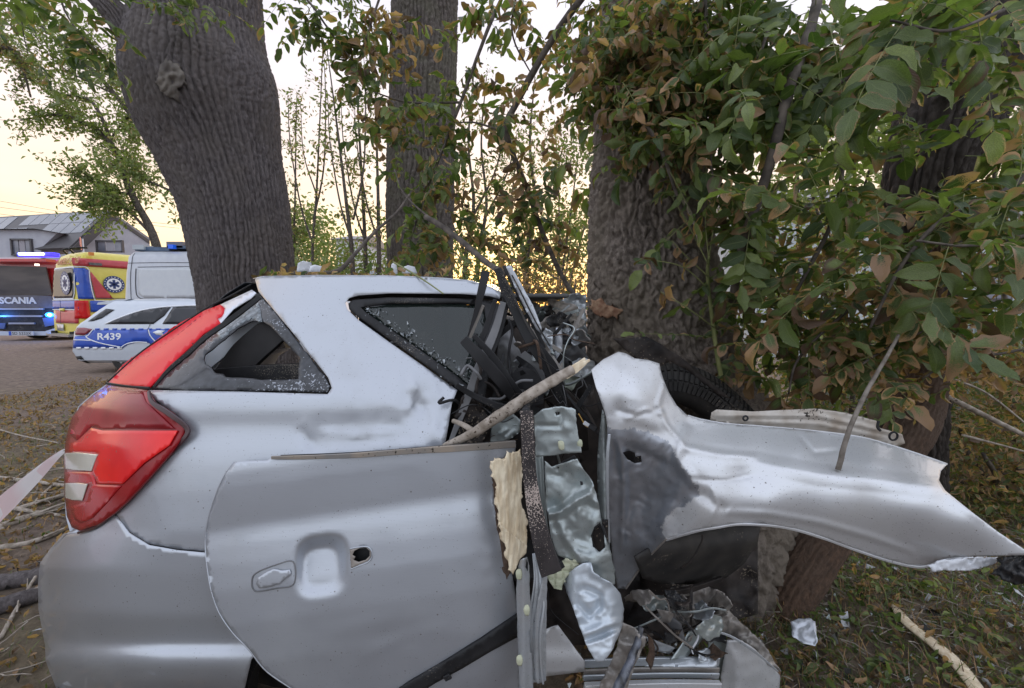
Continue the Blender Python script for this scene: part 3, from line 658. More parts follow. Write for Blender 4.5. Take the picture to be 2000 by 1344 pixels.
def iron_fence():
    t = thing('metal_fence', 'pale ribbed sheet metal fence low behind the leaves at the right edge', 'fence', (4.6, 5.2, 0)); m = mat('galvanised_sheet', (.32, .38, .38), (.42, .47, .47), rough=.5, metal=.4, scale=5)
    for k in range(6):
        x0 = 3.7 + k * .72; u = np.linspace(0, .7, 43); y = 5.2 + .014 * np.sign(np.sin(u * 2 * math.pi / .07)) ; V = []; 
        for z in (0.05, 1.15):
            V += [(x0 + a, b, z) for a, b in zip(u, y)]
        f = [[i, i + 1, 43 + i + 1, 43 + i] for i in range(42)]; o = mk('sheet_panel', np.array(V), f, m, t, False); s = o.modifiers.new('t', 'SOLIDIFY'); s.thickness = .003
    for k in range(4): mk('post', *box_vf((3.7 + k * 1.44, 5.25, .62), (.05, .05, 1.24)), M['frame_dark'], t, False)
iron_fence()
# power lines
t = thing('power_line', 'three thin overhead wires crossing the sky left of the house roof', 'power line', tuple(W(0, 395, 45)))
for y0, y1, x1 in ((393, 418, 150), (405, 424, 150), (418, 432, 110)):
    tube('wire', [(-150, y0 - 22, 45), (0, y0, 46), (x1, y1, 47), (x1 + 200, y1 + 22, 48)], .022, M['frame_dark'], t, 12, 5)
# ------------------------------------------------------------------ vehicles
class Car:
    """a body lofted from plan outlines; local u = along (0 at the rear), v = across (0 near side), z up"""
    extra = .004
    def __init__(s, name, label, cat, org, ang):
        s.o = np.array([org[0], org[1], 0.]); s.f = np.array([math.cos(ang), math.sin(ang), 0]); s.l = np.array([-math.sin(ang), math.cos(ang), 0]); s.t = thing(name, label, cat, tuple(s.o)); s.ang = ang
    def P(s, u, v, z): return s.o + np.multiply.outer(np.asarray(u, float), s.f) + np.multiply.outer(np.asarray(v, float), s.l) + np.multiply.outer(np.asarray(z, float), [0, 0, 1])
    def loft(s, name, secs, wid, m, cr=.25, K=9, cut=(), parent=None):
        V = []; s.secs = secs; s.wid = wid; s.cr = cr
        for z, u0, u1, inset in secs:
            cx = []; r = min(cr, (u1 - u0) / 2 - .01, wid / 2 - inset - .01)
            for (cu, cv, a0) in ((u0 + r, inset + r, 180), (u1 - r, inset + r, 270), (u1 - r, wid - inset - r, 0), (u0 + r, wid - inset - r, 90)):
                for k in range(K): a = R(a0 + 90 * k / (K - 1)); cx.append((cu + r * math.cos(a), cv + r * math.sin(a)))
            V += [s.P(u, v, z) for u, v in cx]
        k = 4 * K; n = len(secs); f = [[i * k + j, i * k + (j + 1) % k, (i + 1) * k + (j + 1) % k, (i + 1) * k + j] for i in range(n - 1) for j in range(k)] + [list(range(k))[::-1], [(n - 1) * k + j for j in range(k)]]
        o = mk(name, np.array(V), f, m, parent or s.t, True)
        if cut:
            for (u, z, r) in cut:
                a = np.linspace(0, 2 * np.pi, 40, endpoint=False); cv = np.array([s.P(u + r * math.cos(q), v, z + r * math.sin(q)) for v in (-.4, .42) for q in a])
                cf = [list(range(40))[::-1], list(range(40, 80))] + [[i, (i + 1) % 40, 40 + (i + 1) % 40, 40 + i] for i in range(40)]
                c = mk('cutter', cv, cf, M['black'], None, False); b = o.modifiers.new('arch', 'BOOLEAN'); b.object = c; b.operation = 'DIFFERENCE'; b.solver = 'EXACT'
                c.location = (0, 0, 0)
                o.location = o.location
                bpy.context.view_layer.update(); dg = bpy.context.evaluated_depsgraph_get(); ev = o.evaluated_get(dg); me = bpy.data.meshes.new_from_object(ev); o.modifiers.clear(); o.data = me; bpy.data.objects.remove(c)
        o.data.set_sharp_from_angle(angle=R(38)); return o
    def inset(s, z):
        zz = [q[0] for q in s.secs]; return np.interp(z, zz, [q[3] for q in s.secs])
    def u0(s, z): return np.interp(z, [q[0] for q in s.secs], [q[1] for q in s.secs])
    def side(s, name, poly, m, off=.006, parent=None, step=.12, th=.004, smooth=False, far=False, label=None, holes=()):
        step = min(step, .09); off += s.extra
        """plate on the near side; poly in (u,z)"""
        def mf(v, D):
            u, z = v[:, 0], v[:, 1]; ins = s.inset(z); du = np.clip(s.u0(z) + s.cr - u, 0, s.cr * .999); ins = ins + s.cr - np.sqrt(np.maximum(s.cr ** 2 - du ** 2, 0)) - off; v_ = s.wid - ins if far else ins
            return s.o + u[:, None] * s.f + v_[:, None] * s.l + z[:, None] * np.array([0, 0, 1])
        o = sheet(name, poly, 0, m, parent or s.t, step=step, th=th, smooth=smooth, mapf=mf, label=label, holes=holes); return o
    def rear(s, name, poly, m, off=.006, parent=None, step=.12, th=.004, smooth=False, holes=(), label=None):
        step = min(step, .09); off += s.extra
        """plate on the rear face; poly in (v,z)"""
        def mf(v, D):
            w, z = v[:, 0], v[:, 1]; ins = s.inset(z); dv = np.clip(ins + s.cr - np.minimum(w, s.wid - w), 0, s.cr * .999); u = s.u0(z) + s.cr - np.sqrt(np.maximum(s.cr ** 2 - dv ** 2, 0)) - off
            return s.o + u[:, None] * s.f + w[:, None] * s.l + z[:, None] * np.array([0, 0, 1])
        return sheet(name, poly, 0, m, parent or s.t, step=step, th=th, smooth=smooth, mapf=mf, holes=holes, label=label)
    def px(s, pts, v=0):
        """pixels -> (u,z) on the near side plane (only used to take sizes from the photograph)"""
        out = []
        for x, y in pts:
            d = W(x, y, 1.0) - CAMP; nrm = s.l; t = ((s.o + s.l * v - CAMP) @ nrm) / (d @ nrm); p = CAMP + d * t; out.append(((p - s.o) @ s.f, p[2]))
        return out
    def wheel(s, u, v, r=.33, w=.22, hub=None):
        a = np.linspace(0, 2 * np.pi, 36, endpoint=False)
        def ring(rr, vv): return [s.P(u + rr * math.cos(q), vv, r + rr * math.sin(q)) for q in a]
        prof = [(r * .6, v + .02), (r * .66, v - .0), (r * .9, v - .0), (r, v + .03), (r, v + w - .03), (r * .9, v + w), (r * .6, v + w)]
        V = np.array(sum([ring(*p) for p in prof], [])); k = 36; n = len(prof); f = [[i * k + j, i * k + (j + 1) % k, (i + 1) * k + (j + 1) % k, (i + 1) * k + j] for i in range(n - 1) for j in range(k)] + [[(n - 1) * k + j for j in range(k)]]
        wh = mk('wheel', V, f, M['tyre'], s.t, True); wh.data.set_sharp_from_angle(angle=R(40))
        V = np.array(ring(r * .62, v + .03) + ring(r * .58, v + .01) + ring(r * .5, v + .05)); f = [[i * k + j, i * k + (j + 1) % k, (i + 1) * k + (j + 1) % k, (i + 1) * k + j] for i in range(2) for j in range(k)] + [[2 * k + j for j in range(k)]]
        rim = mk('rim', V, f, M['frame_dark'], wh, True)
        b = MB()
        for q in range(5):
            an = q * 2 * np.pi / 5; c, s_ = math.cos(an), math.sin(an); pts = [(.05, -.03), (.58 * r, -.045), (.58 * r, .045), (.05, .03)]
            P = [s.P(u + x * c - y * s_, v + dv, r + x * s_ + y * c) for dv in (.015, .045) for x, y in pts]; b.add(P, [[0, 1, 2, 3][::-1], [4, 5, 6, 7], [0, 1, 5, 4], [1, 2, 6, 5], [2, 3, 7, 6], [3, 0, 4, 7]])
        b.build('spokes', M['alloy'], wh)
M['alloy'] = mat('alloy', (.45, .46, .48), rough=.3, metal=.8)
def text_mesh(s, h, name, m, parent, place, ext=.004, sx=1.0, bold=0):
    """lettering as flat solid characters; place(x,z)->world point on the surface, x and z in metres from the lower left"""
    c = bpy.data.curves.new('txt', 'FONT'); c.body = s; c.size = 1; c.offset = bold; c.resolution_u = 3; o = bpy.data.objects.new('txt', c); me = bpy.data.meshes.new_from_object(o); bpy.data.objects.remove(o)
    V = np.array([tuple(v.co) for v in me.vertices]); f = [list(p.vertices) for p in me.polygons]; V[:, :2] -= V[:, :2].min(0); k = h / V[:, 1].max(); P = np.array([place(x * k * sx, y * k) for x, y in V[:, :2]])
    o = mk(name, P, f, m, parent, False); q = o.modifiers.new('t', 'SOLIDIFY'); q.thickness = ext; q.offset = 0; return o
BLUE = mat('livery_blue', (.010, .06, .40), (.012, .075, .46), rough=.35, coat=.4); YEL = mat('livery_yellow', (.66, .56, .08), (.70, .61, .11), rough=.35, coat=.3)
RED = mat('livery_red', (.45, .035, .05), (.50, .045, .06), rough=.4, coat=.3); WHT = mat('marking_white', (.78, .80, .84), rough=.4)
LAMP = mat('lamp_red', (.50, .006, .01), (.65, .01, .012), rough=.2, coat=.1, spec=.3, scale=3)
SEAM = mat('panel_gap', (.05, .05, .055), rough=.6)
M['copwhite'] = mat('patrol_white', (.50, .54, .61), (.53, .57, .63), rough=.28, coat=.6)
def line_side(c, pts, w, m, name='stripe', off=.009, parent=None):
    """thin band of width w (m) along a (u,z) line on the near side"""
    P = spline(np.array([(a, b, 0) for a, b in pts]), max(6, len(pts) * 4))[:, :2]; T = np.gradient(P, axis=0); T /= np.linalg.norm(T, axis=1)[:, None]; Nn = np.c_[-T[:, 1], T[:, 0]] * w / 2
    return c.side(name, list(map(tuple, P + Nn)) + list(map(tuple, (P - Nn)[::-1])), m, off, parent, step=max(w * 1.2, .03), th=.002)
def police():
    D = 8.3; org = W(126, 600, D); c = Car('police_car', 'white estate police car with blue side band marked R439 parked in the yard', 'police car', (org[0], D), 0.0)
    secs = [(.20, .16, 4.45, .10), (.26, .08, 4.55, .02), (.44, .0, 4.60, .0), (.62, .03, 4.62, .0), (.80, .05, 4.60, .015), (.92, .10, 4.50, .03), (.99, .16, 4.2, .05), (1.05, .24, 3.55, .075), (1.20, .38, 3.15, .15), (1.34, .52, 2.9, .23), (1.42, .60, 2.5, .29), (1.465, .95, 2.2, .42), (1.48, 1.3, 1.9, .6)]
    c.loft('body', secs, 1.80, M['copwhite'], .13, cut=((1.07, .33, .40), (3.75, .33, .40)))
    c.wheel(1.07, .05); c.wheel(3.75, .05); c.wheel(1.07, 1.53); c.wheel(3.75, 1.53)
    mk('underbody', *box_vf(c.P(2.3, .9, .32), (4.1, 1.1, .3)), M['grime'], c.t, False)
    p = c.px
    c.side('side_window', p([(203, 633), (230, 620), (262, 607), (300, 601), (318, 600), (312, 617), (296, 633)]), M['dark_glass'], .006, step=.08)
    c.side('side_window', p([(322, 600), (360, 597), (400, 597), (440, 599), (440, 633), (314, 633), (318, 620)]), M['dark_glass'], .006, step=.08)
    line_side(c, p([(201, 633), (228, 619), (262, 606), (300, 599.5), (360, 596), (440, 597)]), .02, WHT, 'window_trim', .012)
    c.side('pillar_glass', p([(166, 628), (190, 603), (208, 605), (190, 622), (176, 627)]), M['dark_glass'], .007, step=.05, label='dark wrap-round rear glass under the spoiler')
    sp_ = MB().add([c.P(u, v, z) for v in (.3, 1.5) for u, z in ((.34, 1.35), (.36, 1.39), (.75, 1.455), (1.0, 1.462), (.7, 1.36))], [[0, 1, 2, 3, 4][::-1], [5, 6, 7, 8, 9], [0, 5, 6, 1], [1, 6, 7, 2], [2, 7, 8, 3], [4, 3, 8, 9], [0, 4, 9, 5]]); sp_.build('spoiler', M['copwhite'], c.t)
    c.side('blue_band', p([(146, 657), (166, 656), (180, 645), (300, 643), (420, 643), (460, 643), (460, 680), (300, 680), (292, 670), (270, 668), (250, 673), (240, 680), (200, 679), (143, 680), (142, 668)]), BLUE, .005, step=.08)
    for k in range(22): c.side('band_square', p([(184 + k * 17, 645), (193 + k * 17, 645), (193 + k * 17, 641.5), (184 + k * 17, 641.5)]), BLUE, .006, step=.3) if k < 14 else None
    for k in range(6): c.side('band_square', p([(150 + k * 16, 678), (159 + k * 16, 678), (159 + k * 16, 682), (150 + k * 16, 682)]), WHT, .008, step=.3)
    line_side(c, p([(180, 644), (172, 655), (168, 657), (176, 663), (200, 671), (236, 678)]), .02, WHT, 'white_line', .008)
    line_side(c, p([(142, 664), (160, 664), (178, 665)]), .018, WHT, 'white_line', .008)
    line_side(c, p([(289, 644), (293, 655), (301, 664), (306, 668)]), .02, WHT, 'white_line', .008)
    line_side(c, p([(236, 679), (250, 671), (268, 668), (288, 669)]), .018, WHT, 'white_line', .008)
    c.side('tail_lamp', p([(148, 640), (163, 640), (179, 643), (170, 652), (163, 655), (147, 654), (145, 648)]), mat('dark_red_lamp', (.16, .012, .03), (.24, .02, .04), rough=.2, coat=.8), .01, step=.06, th=.01)
    c.side('bumper_vent', p([(143, 697), (158, 695), (168, 711), (160, 711), (147, 704)]), M['black'], .008, step=.06)
    line_side(c, p([(288, 625), (290, 635), (288, 644), (292, 655)]), .008, SEAM, 'door_gap', .007)
    c.side('door_handle', p([(298, 649), (308, 645), (322, 646), (316, 650), (322, 656), (306, 654)]), WHT, .012, step=.06)
    a, b = p([(191, 664)])[0]
    text_mesh('R439', .135, 'lettering', WHT, c.t, lambda x, z: c.P(a + x, c.inset(b + z) - .010, b + z), sx=1.25, bold=.02)
    lb = MB().box(c.P(2.62, .9, 1.50), (.18, 1.0, .07)); bev(lb.build('roof_lamp', mat('blue_lens', (.05, .20, .55), (.08, .28, .65), rough=.2, coat=.6), c.t), .02)
    tube('aerial', [tuple(c.P(2.1, .9, 1.44)), tuple(c.P(2.1, .9, 1.78))], .006, M['black'], c.t, 3, 5, world=True)
police()
def van():
    D = 11.0; org = W(236, 600, D); c = Car('white_van', 'plain white panel van with roof gear behind the police car', 'van', (org[0], D), 0.0)
    secs = [(.30, .04, 5.6, .05), (.5, .0, 5.75, .0), (1.0, .0, 5.7, .0), (1.35, .02, 5.2, .01), (1.55, .03, 5.0, .02), (2.2, .05, 4.5, .09), (2.6, .08, 4.0, .15), (2.72, .14, 3.9, .24), (2.77, .3, 3.7, .42)]
    c.loft('body', secs, 2.0, mat('van_white', (.48, .50, .56), (.52, .54, .59), rough=.35, coat=.3), .16, cut=((1.2, .36, .44), (4.6, .36, .44)))
    for u in (1.2, 4.6):
        for v in (.05, 1.72): c.wheel(u, v, .35)
    p = c.px
    c.side('side_panel', [tuple(q) for q in p([(264, 527), (268, 523), (392, 523), (396, 527), (398, 572), (392, 581), (280, 581), (270, 574)])], mat('van_panel_white', (.52, .54, .58), (.55, .57, .60), rough=.35), .018, step=.2, th=.02, smooth=True)
    line_side(c, p([(259, 524), (262, 560), (270, 581), (300, 584), (396, 583)]), .022, SEAM, 'panel_gap', .004); line_side(c, p([(262, 521), (330, 520), (398, 520)]), .014, SEAM, 'panel_gap', .004)
    line_side(c, p([(249, 492), (250, 540), (256, 590)]), .014, SEAM, 'panel_gap', .004); line_side(c, p([(238, 513), (300, 512), (396, 512)]), .012, SEAM, 'panel_gap', .004)
    c.side('front_window', p([(520, 515), (560, 515), (585, 545), (520, 545)]), M['dark_glass'], .008, step=.2)
    g = MB().box(c.P(.62, .9, 2.82), (.9, 1.1, .10)).box(c.P(1.5, .9, 2.86), (.9, 1.2, .07)); g.build('roof_gear', mat('gear_blue', (.05, .09, .16), (.10, .15, .24), rough=.5, scale=6), c.t)
    MB().box(c.P(1.25, .45, 2.92), (.42, .3, .16)).build('roof_box', mat('gear_grey', (.16, .16, .20), rough=.5), c.t); MB().box(c.P(.30, .45, 2.86), (.3, .3, .12)).build('roof_fan', mat('gear_pale', (.42, .46, .50), rough=.5), c.t)
    MB().box(c.P(1.23, .25, 2.86), (.13, .12, .10)).build('roof_lamp', mat('blue_beacon', (.02, .10, .60), rough=.2, emit=((.02, .15, 1), .15)), c.t)
    tube('roof_rail', [tuple(c.P(1.2, .35, 2.80)), tuple(c.P(1.7, .35, 2.93)), tuple(c.P(2.3, .35, 2.80))], .02, M['black'], c.t, 10, 6, world=True)
van()
def star(c, place, r, parent, name='emblem'):
    """round blue and white emblem with the six-armed star"""
    def disc(r0, m, k, off):
        a = np.linspace(0, 2 * np.pi, k, endpoint=False); V = np.array([place(0, 0, off)] + [place(r0 * math.cos(q), r0 * math.sin(q), off) for q in a]); f = [[0, 1 + i, 1 + (i + 1) % k] for i in range(k)]; return V, f
    V, f = disc(r, 0, 32, .006); e = mk(name, V, f, mat('emblem_blue', (.02, .04, .16), rough=.4), parent, False)
    V, f = disc(r * .70, 0, 28, .009); mk('emblem_ring', V, f, WHT, e, False); b = MB()
    for k in range(3):
        a = k * math.pi / 3 + math.pi / 2; ca, sa = math.cos(a), math.sin(a); w, L = r * .13, r * .52
        b.add([place(x * ca - y * sa, x * sa + y * ca, .012) for x, y in ((-L, -w), (L, -w), (L, w), (-L, w))], [[0, 1, 2, 3]])
    b.build('emblem_star', bpy.data.materials['emblem_blue'], e); b = MB()
    for k in range(18):
        a = k * math.pi / 9; rr = r * .86; d = r * .045; b.add([place(rr * math.cos(a) + x, rr * math.sin(a) + y, .009) for x, y in ((-d, -d), (d, -d), (d, d), (-d, d))], [[0, 1, 2, 3]])
    b.build('emblem_lettering', WHT, e)
def ambulance():
    th = R(63); c = Car('ambulance', 'yellow ambulance with red and blue markings seen from its rear corner', 'ambulance', (-13.2, 13.0), th)
    # v axis must run to the left (away from the near corner)
    secs = [(.40, .10, 5.4, .08), (.50, .0, 5.5, .0), (.9, .0, 5.5, .0), (1.5, .03, 5.2, .02), (2.3, .08, 4.7, .08), (2.7, .14, 4.4, .13), (2.92, .25, 4.2, .20), (3.02, .40, 4.0, .34), (3.05, .6, 3.8, .5)]
    c.extra = .022; c.loft('body', secs, 1.98, YEL, .16, cut=((1.1, .36, .44),))
    c.wheel(1.1, .05, .35); c.wheel(4.4, .05, .35); c.wheel(1.1, 1.7, .35); c.wheel(4.4, 1.7, .35)
    # side
    c.side('red_stripe', [(.06, 2.56), (3.5, 2.56), (3.5, 2.80), (.06, 2.80)], RED, step=.3)
    MB().add([c.P(u, v, z) for v in (.05, .12) for u, z in ((.38, 2.60), (.68, 2.60), (.68, 2.68), (.38, 2.68))], [[0, 1, 2, 3], [4, 5, 6, 7][::-1], [0, 1, 5, 4], [3, 2, 6, 7], [0, 3, 7, 4], [1, 2, 6, 5]]).build('side_lamp', M['trimgrey'], c.t)
    c.side('blue_panel', [(.06, 1.55), (.42, 1.55), (.36, 2.44), (.26, 2.50), (.06, 2.50)], BLUE, step=.2); c.side('blue_band', [(.3, 1.15), (3.5, 1.15), (3.5, 1.50), (.3, 1.50)], BLUE, step=.3)
    c.side('red_triangle', [(.45, 1.56), (.88, 1.56), (.40, 2.40), (.38, 2.3)], RED, .008, step=.15)
    line_side(c, [(.37, 2.46), (.36, 2.2), (.38, 1.8), (.42, 1.54), (.5, 1.5), (1.2, 1.5)], .025, WHT, 'white_line', .01); line_side(c, [(.06, 2.53), (.30, 2.53), (.37, 2.42)], .025, WHT, 'white_line', .01)
    line_side(c, [(.40, 1.58), (1.3, 1.58)], .02, M['trimgrey'], 'door_rail', .02)
    star(c, lambda x, z, off: c.P(.93 + x, c.inset(2.0 + z) - off - .03, 2.03 + z), .27, c.t)
    MB().add([c.P(u, v, z) for v in (.08, .14) for u, z in ((.40, 2.9), (.52, 2.9), (.52, 3.0), (.40, 3.0))], [[0, 1, 2, 3], [4, 5, 6, 7][::-1], [0, 1, 5, 4], [3, 2, 6, 7], [0, 3, 7, 4], [1, 2, 6, 5]]).build('marker_lamp', mat('amber', (.7, .25, .05), rough=.3), c.t)
    # rear
    c.rear('rear_window', [(.30, 1.58), (1.72, 1.58), (1.82, 1.72), (1.78, 2.44), (1.66, 2.50), (.36, 2.50), (.24, 2.40), (.22, 1.72)], M['dark_glass'], step=.2, th=.01)
    c.rear('window_edge', [(.26, 1.53), (1.76, 1.53), (1.88, 1.70), (1.83, 2.46), (1.70, 2.55), (.32, 2.55), (.19, 2.44), (.17, 1.70)], WHT, .002, step=.2, holes=[[(.30, 1.58), (1.72, 1.58), (1.82, 1.72), (1.78, 2.44), (1.66, 2.50), (.36, 2.50), (.24, 2.40), (.22, 1.72)]])
    c.rear('blue_band', [(.05, 1.24), (1.93, 1.24), (1.93, 1.50), (.05, 1.50)], BLUE, step=.3); c.rear('red_band', [(.05, .80), (1.6, .80), (1.6, 1.20), (.05, 1.20)], RED, step=.3)
    for z in (1.22, 1.52): c.rear('white_line', [(.05, z - .012), (1.93, z - .012), (1.93, z + .012), (.05, z + .012)], WHT, .009, step=.3)
    c.rear('door_gap', [(1.20, .55), (1.22, .55), (1.22, 1.52), (1.20, 1.52)], SEAM, .01, step=.3); c.rear('door_handle', [(.86, 1.18), (1.18, 1.18), (1.18, 1.26), (.86, 1.26)], YEL, .04, step=.3, th=.03)
    c.rear('plate_box', [(1.0, .56), (1.5, .56), (1.5, .76), (1.0, .76)], M['alloy'], .02, step=.3)
    star(c, lambda x, z, off: c.o + c.f * (c.u0(2.02) - .006 - off) + c.l * (.72 - x) - c.f * .05 + np.array([0, 0, 2.04 + z]), .36, c.t)
    b0 = 2.62
    text_mesh('AMBULANS', .22, 'lettering', mat('orange_letters', (.42, .13, .03), rough=.4), c.t, lambda x, z: c.o + c.f * (c.u0(b0 + z) - .05) + c.l * (1.62 - x) + np.array([0, 0, b0 + z]), sx=1.12, bold=.02)
    c.side('tail_lamp', [(.0, .95), (.28, .95), (.26, 1.50), (.0, 1.50)], LAMP, .02, step=.1, th=.02)
    c.rear('tail_lamp', [(.0, .95), (.14, .95), (.14, 1.50), (.0, 1.50)], LAMP, .02, step=.1, th=.02)
    for v in (.6, 1.1):
        tube('roof_rail_end', [tuple(c.P(.25, v + .1, 2.98)), tuple(c.P(.15, v, 3.12)), tuple(c.P(.5, v - .15, 3.16))], .03, M['black'], c.t, 6, 6, world=True)
    b = MB(); [b.box(c.P(-.02, v, .45), (.15, .15, .2)) for v in (.3, 1.7)]; b.build('step_bracket', M['black'], c.t)
    MB().add([c.P(u, v, z) for v in (.1, 1.8) for u, z in ((-.22, .40), (.05, .40), (.05, .47), (-.22, .47))], [[0, 1, 2, 3], [4, 5, 6, 7][::-1], [0, 1, 5, 4], [3, 2, 6, 7], [0, 3, 7, 4], [1, 2, 6, 5]]).build('rear_step', M['alloy'], c.t)
ambulance()
def fire_truck():
    D = 16.6; x0 = W(118, 600, D)[0]; w = 2.55; t = thing('fire_engine', 'red fire engine with lit blue light bar and dark windscreen at the left edge', 'fire engine', (x0 - w / 2, D, 0))
    X = lambda px: W(px, 600, D)[0]; Zp = lambda py: W(0, py, D)[2]
    def slab(name, poly, m, y=0, th=.03, parent=None):  # poly in px on the cab front
        c = [np.array([X(a), D - y, Zp(b)]) for a, b in poly]; return quad_slab(name, c, th, m, parent or t)
    redp = mat('fire_red', (.42, .02, .025), (.48, .03, .03), rough=.3, coat=.6)
    V, f = box_vf((x0 - w / 2, D + 1.1, 1.75), (w, 2.2, 2.8)); V[(V[:, 1] < D + .1) & (V[:, 2] > 2)] += [0, .12, 0]
    bev(mk('cab', V, f, redp, t, False), .14, 4); mk('equipment_body', *box_vf((x0 - w / 2, D + 5.3, 1.95), (w, 5.8, 2.6)), redp, t, False); mk('chassis', *box_vf((x0 - w / 2, D + 4, .55), (w * .8, 7.6, .4)), M['grime'], t, False)
    slab('windscreen', [(-6, 519), (100, 522), (107, 577), (60, 578), (-6, 578)], mat('windscreen_reflections', (.03, .026, .03), (.095, .08, .075), rough=.2, spec=.3, scale=.9, lo=.4, hi=.6, stretch=(.4, 1, 1.6)), .03, .04)  # brown mottling in the glass colour stands for reflections
    slab('grille_panel', [(-8, 578), (60, 577), (107, 578), (112, 602), (-8, 602)], mat('cab_grey', (.075, .07, .09), (.10, .095, .115), rough=.4), .05, .05)
    slab('grille', [(-8, 602), (112, 602), (114, 646), (-8, 646)], M['black'], .04, .05)
    sil = mat('grille_silver', (.32, .34, .42), rough=.35, metal=.5)
    for y, xa in ((603.5, 92), (617.5, 88), (631.5, 72)): slab('grille_bar', [(-8 if y < 630 else 22, y - 1.6), (xa, y - 1.6), (xa, y + 1.6), (-8 if y < 630 else 22, y + 1.6)], sil, .10, .05)
    slab('bumper', [(-8, 647), (88, 647), (112, 640), (120, 640), (120, 655), (-8, 655)], mat('bumper_grey', (.45, .46, .47), rough=.5), .10, .12)
    slab('headlamp', [(88, 621), (113, 619), (114, 634), (92, 638)], mat('headlamp_glass', (.06, .10, .22), rough=.15, coat=.5), .09, .05)
    slab('headlamp', [(-8, 630), (16, 631), (12, 642), (-8, 641)], bpy.data.materials['headlamp_glass'], .09, .05)
    bl = mat('lit_blue_lens', (.02, .1, .8), rough=.2, emit=((.01, .22, 1.0), 5.0)); bl2 = mat('lit_blue_core', (.3, .6, 1), emit=((.25, .55, 1.0), 9.0))
    def lens(px, py, rx, rz, m, y, name='blue_flasher'):
        a = np.linspace(0, 2 * np.pi, 20, endpoint=False); V = [(X(px), D - y - .05, Zp(py))] + [(X(px) + rx * math.cos(q), D - y, Zp(py) + rz * math.sin(q)) for q in a]; o = mk(name, np.array(V), [[0, 1 + i, 1 + (i + 1) % 20] for i in range(20)], m, t, True); return o
    lens(104, 615, .17, .09, bl, .16); lens(105, 615, .10, .05, bl2, .18, 'flasher_core'); lens(-3, 615, .17, .09, bl, .16)
    for px_, e in ((104, 12), (-3, 9)):
        ld = bpy.data.lights.new('flasher_light', 'POINT'); ld.energy = e; ld.color = (.03, .25, 1); ld.shadow_soft_size = .1; lo = bpy.data.objects.new('flasher_light', ld); COL.objects.link(lo); lo.parent = t; lo.location = Vector((X(px_), D - .45, Zp(615))) - Vector(t.location)
    y = D + .35; lbm = MB().box((X(66), y, 3.34), (1.35, .35, .16)); bev(lbm.build('light_bar', mat('light_bar_shell', (.02, .02, .5), rough=.2, emit=((.03, .02, 1.0), 1.6)), t), .05, 3)
    b = MB(); [b.box((X(p_), y - .19, 3.35), (.26, .03, .07)) for p_ in (44, 56, 68, 80)]; b.build('light_bar_lens', mat('light_bar_lit', (.5, .7, 1), emit=((.45, .65, 1.0), 9.0)), t)
    mk('sun_visor', *box_vf((x0 - w / 2, D - .16, 3.06), (w * .98, .35, .10)), redp, t, False)
    bpl = mat('visor_white', (.6, .6, .65), rough=.4); mk('roof_edge', *box_vf((x0 - w / 2 - .3, D + .02, 3.17), (w * .7, .1, .05)), bpl, t, False)
    mk('marker_lamp', *box_vf((X(99), D - .34, Zp(519)), (.13, .05, .07)), mat('warm_lamp', (1, .9, .75), emit=((1, .85, .65), 1.5)), t, False)
    text_mesh('SCANIA', .26, 'lettering', mat('letter_silver', (.55, .57, .62), rough=.3), t, lambda x, z: np.array([X(7) + x, D - .108, Zp(593.5) + z]), .02, sx=1.17, bold=.035)
    pl = mk('number_plate', *box_vf((X(50), D - .23, Zp(650.5)), (.95, .02, .16)), mat('plate_white', (.45, .47, .52), rough=.5), t, False)
    mk('plate_band', *box_vf((X(50) - .42, D - .245, Zp(650.5)), (.09, .01, .15)), BLUE, pl, False)
    text_mesh('SD 5333X', .11, 'lettering', M['frame_dark'], pl, lambda x, z: np.array([X(50) - .34 + x, D - .243, Zp(650.5) - .055 + z]), .004, sx=1.15, bold=.01)
    for sx in (-1, 1):
        for yy in (1.3, 5.2):
            a = np.linspace(0, 2 * np.pi, 28, endpoint=False); V = [(x0 - w / 2 + sx * (w / 2 - .02) - sx * d, D + yy + .5 * math.cos(q), .5 + .5 * math.sin(q)) for d in (0, .3) for q in a]; mk('wheel', np.array(V), [[i, (i + 1) % 28, 28 + (i + 1) % 28, 28 + i] for i in range(28)] + [list(range(28)), list(range(28, 56))[::-1]], M['tyre'], t, True).data.set_sharp_from_angle(angle=R(40))
fire_truck()
def no_entry():
    p = W(160, 476, 17.5); t = thing('road_sign', 'red sign with a white bar standing on a post behind the ambulance', 'road sign', (p[0], p[1], 0)); rot = R(-50); c, s_ = math.cos(rot), math.sin(rot)
    tube('post', [(p[0], p[1] + .03, 0), (p[0], p[1] + .03, p[2] + .2)], .035, M['alloy'], t, 3, 8, world=True)
    def plate(w, h, off, name, m, th, shape=0):
        k = 28; pts = [(w * math.cos(q), h * math.sin(q)) for q in np.linspace(0, 2 * np.pi, k, endpoint=False)] if shape == 0 else [(-w, -h), (w, -h), (w, h), (-w, h)]
        V = np.array([(p[0] + x * c + off * s_, p[1] + x * s_ - off * c, p[2] + z) for x, z in pts]); return quad_slab(name, V, th, m, t)
    plate(.26, .26, .04, 'disc', RED, .01); plate(.18, .06, .052, 'bar', WHT, .005, 1)
no_entry()
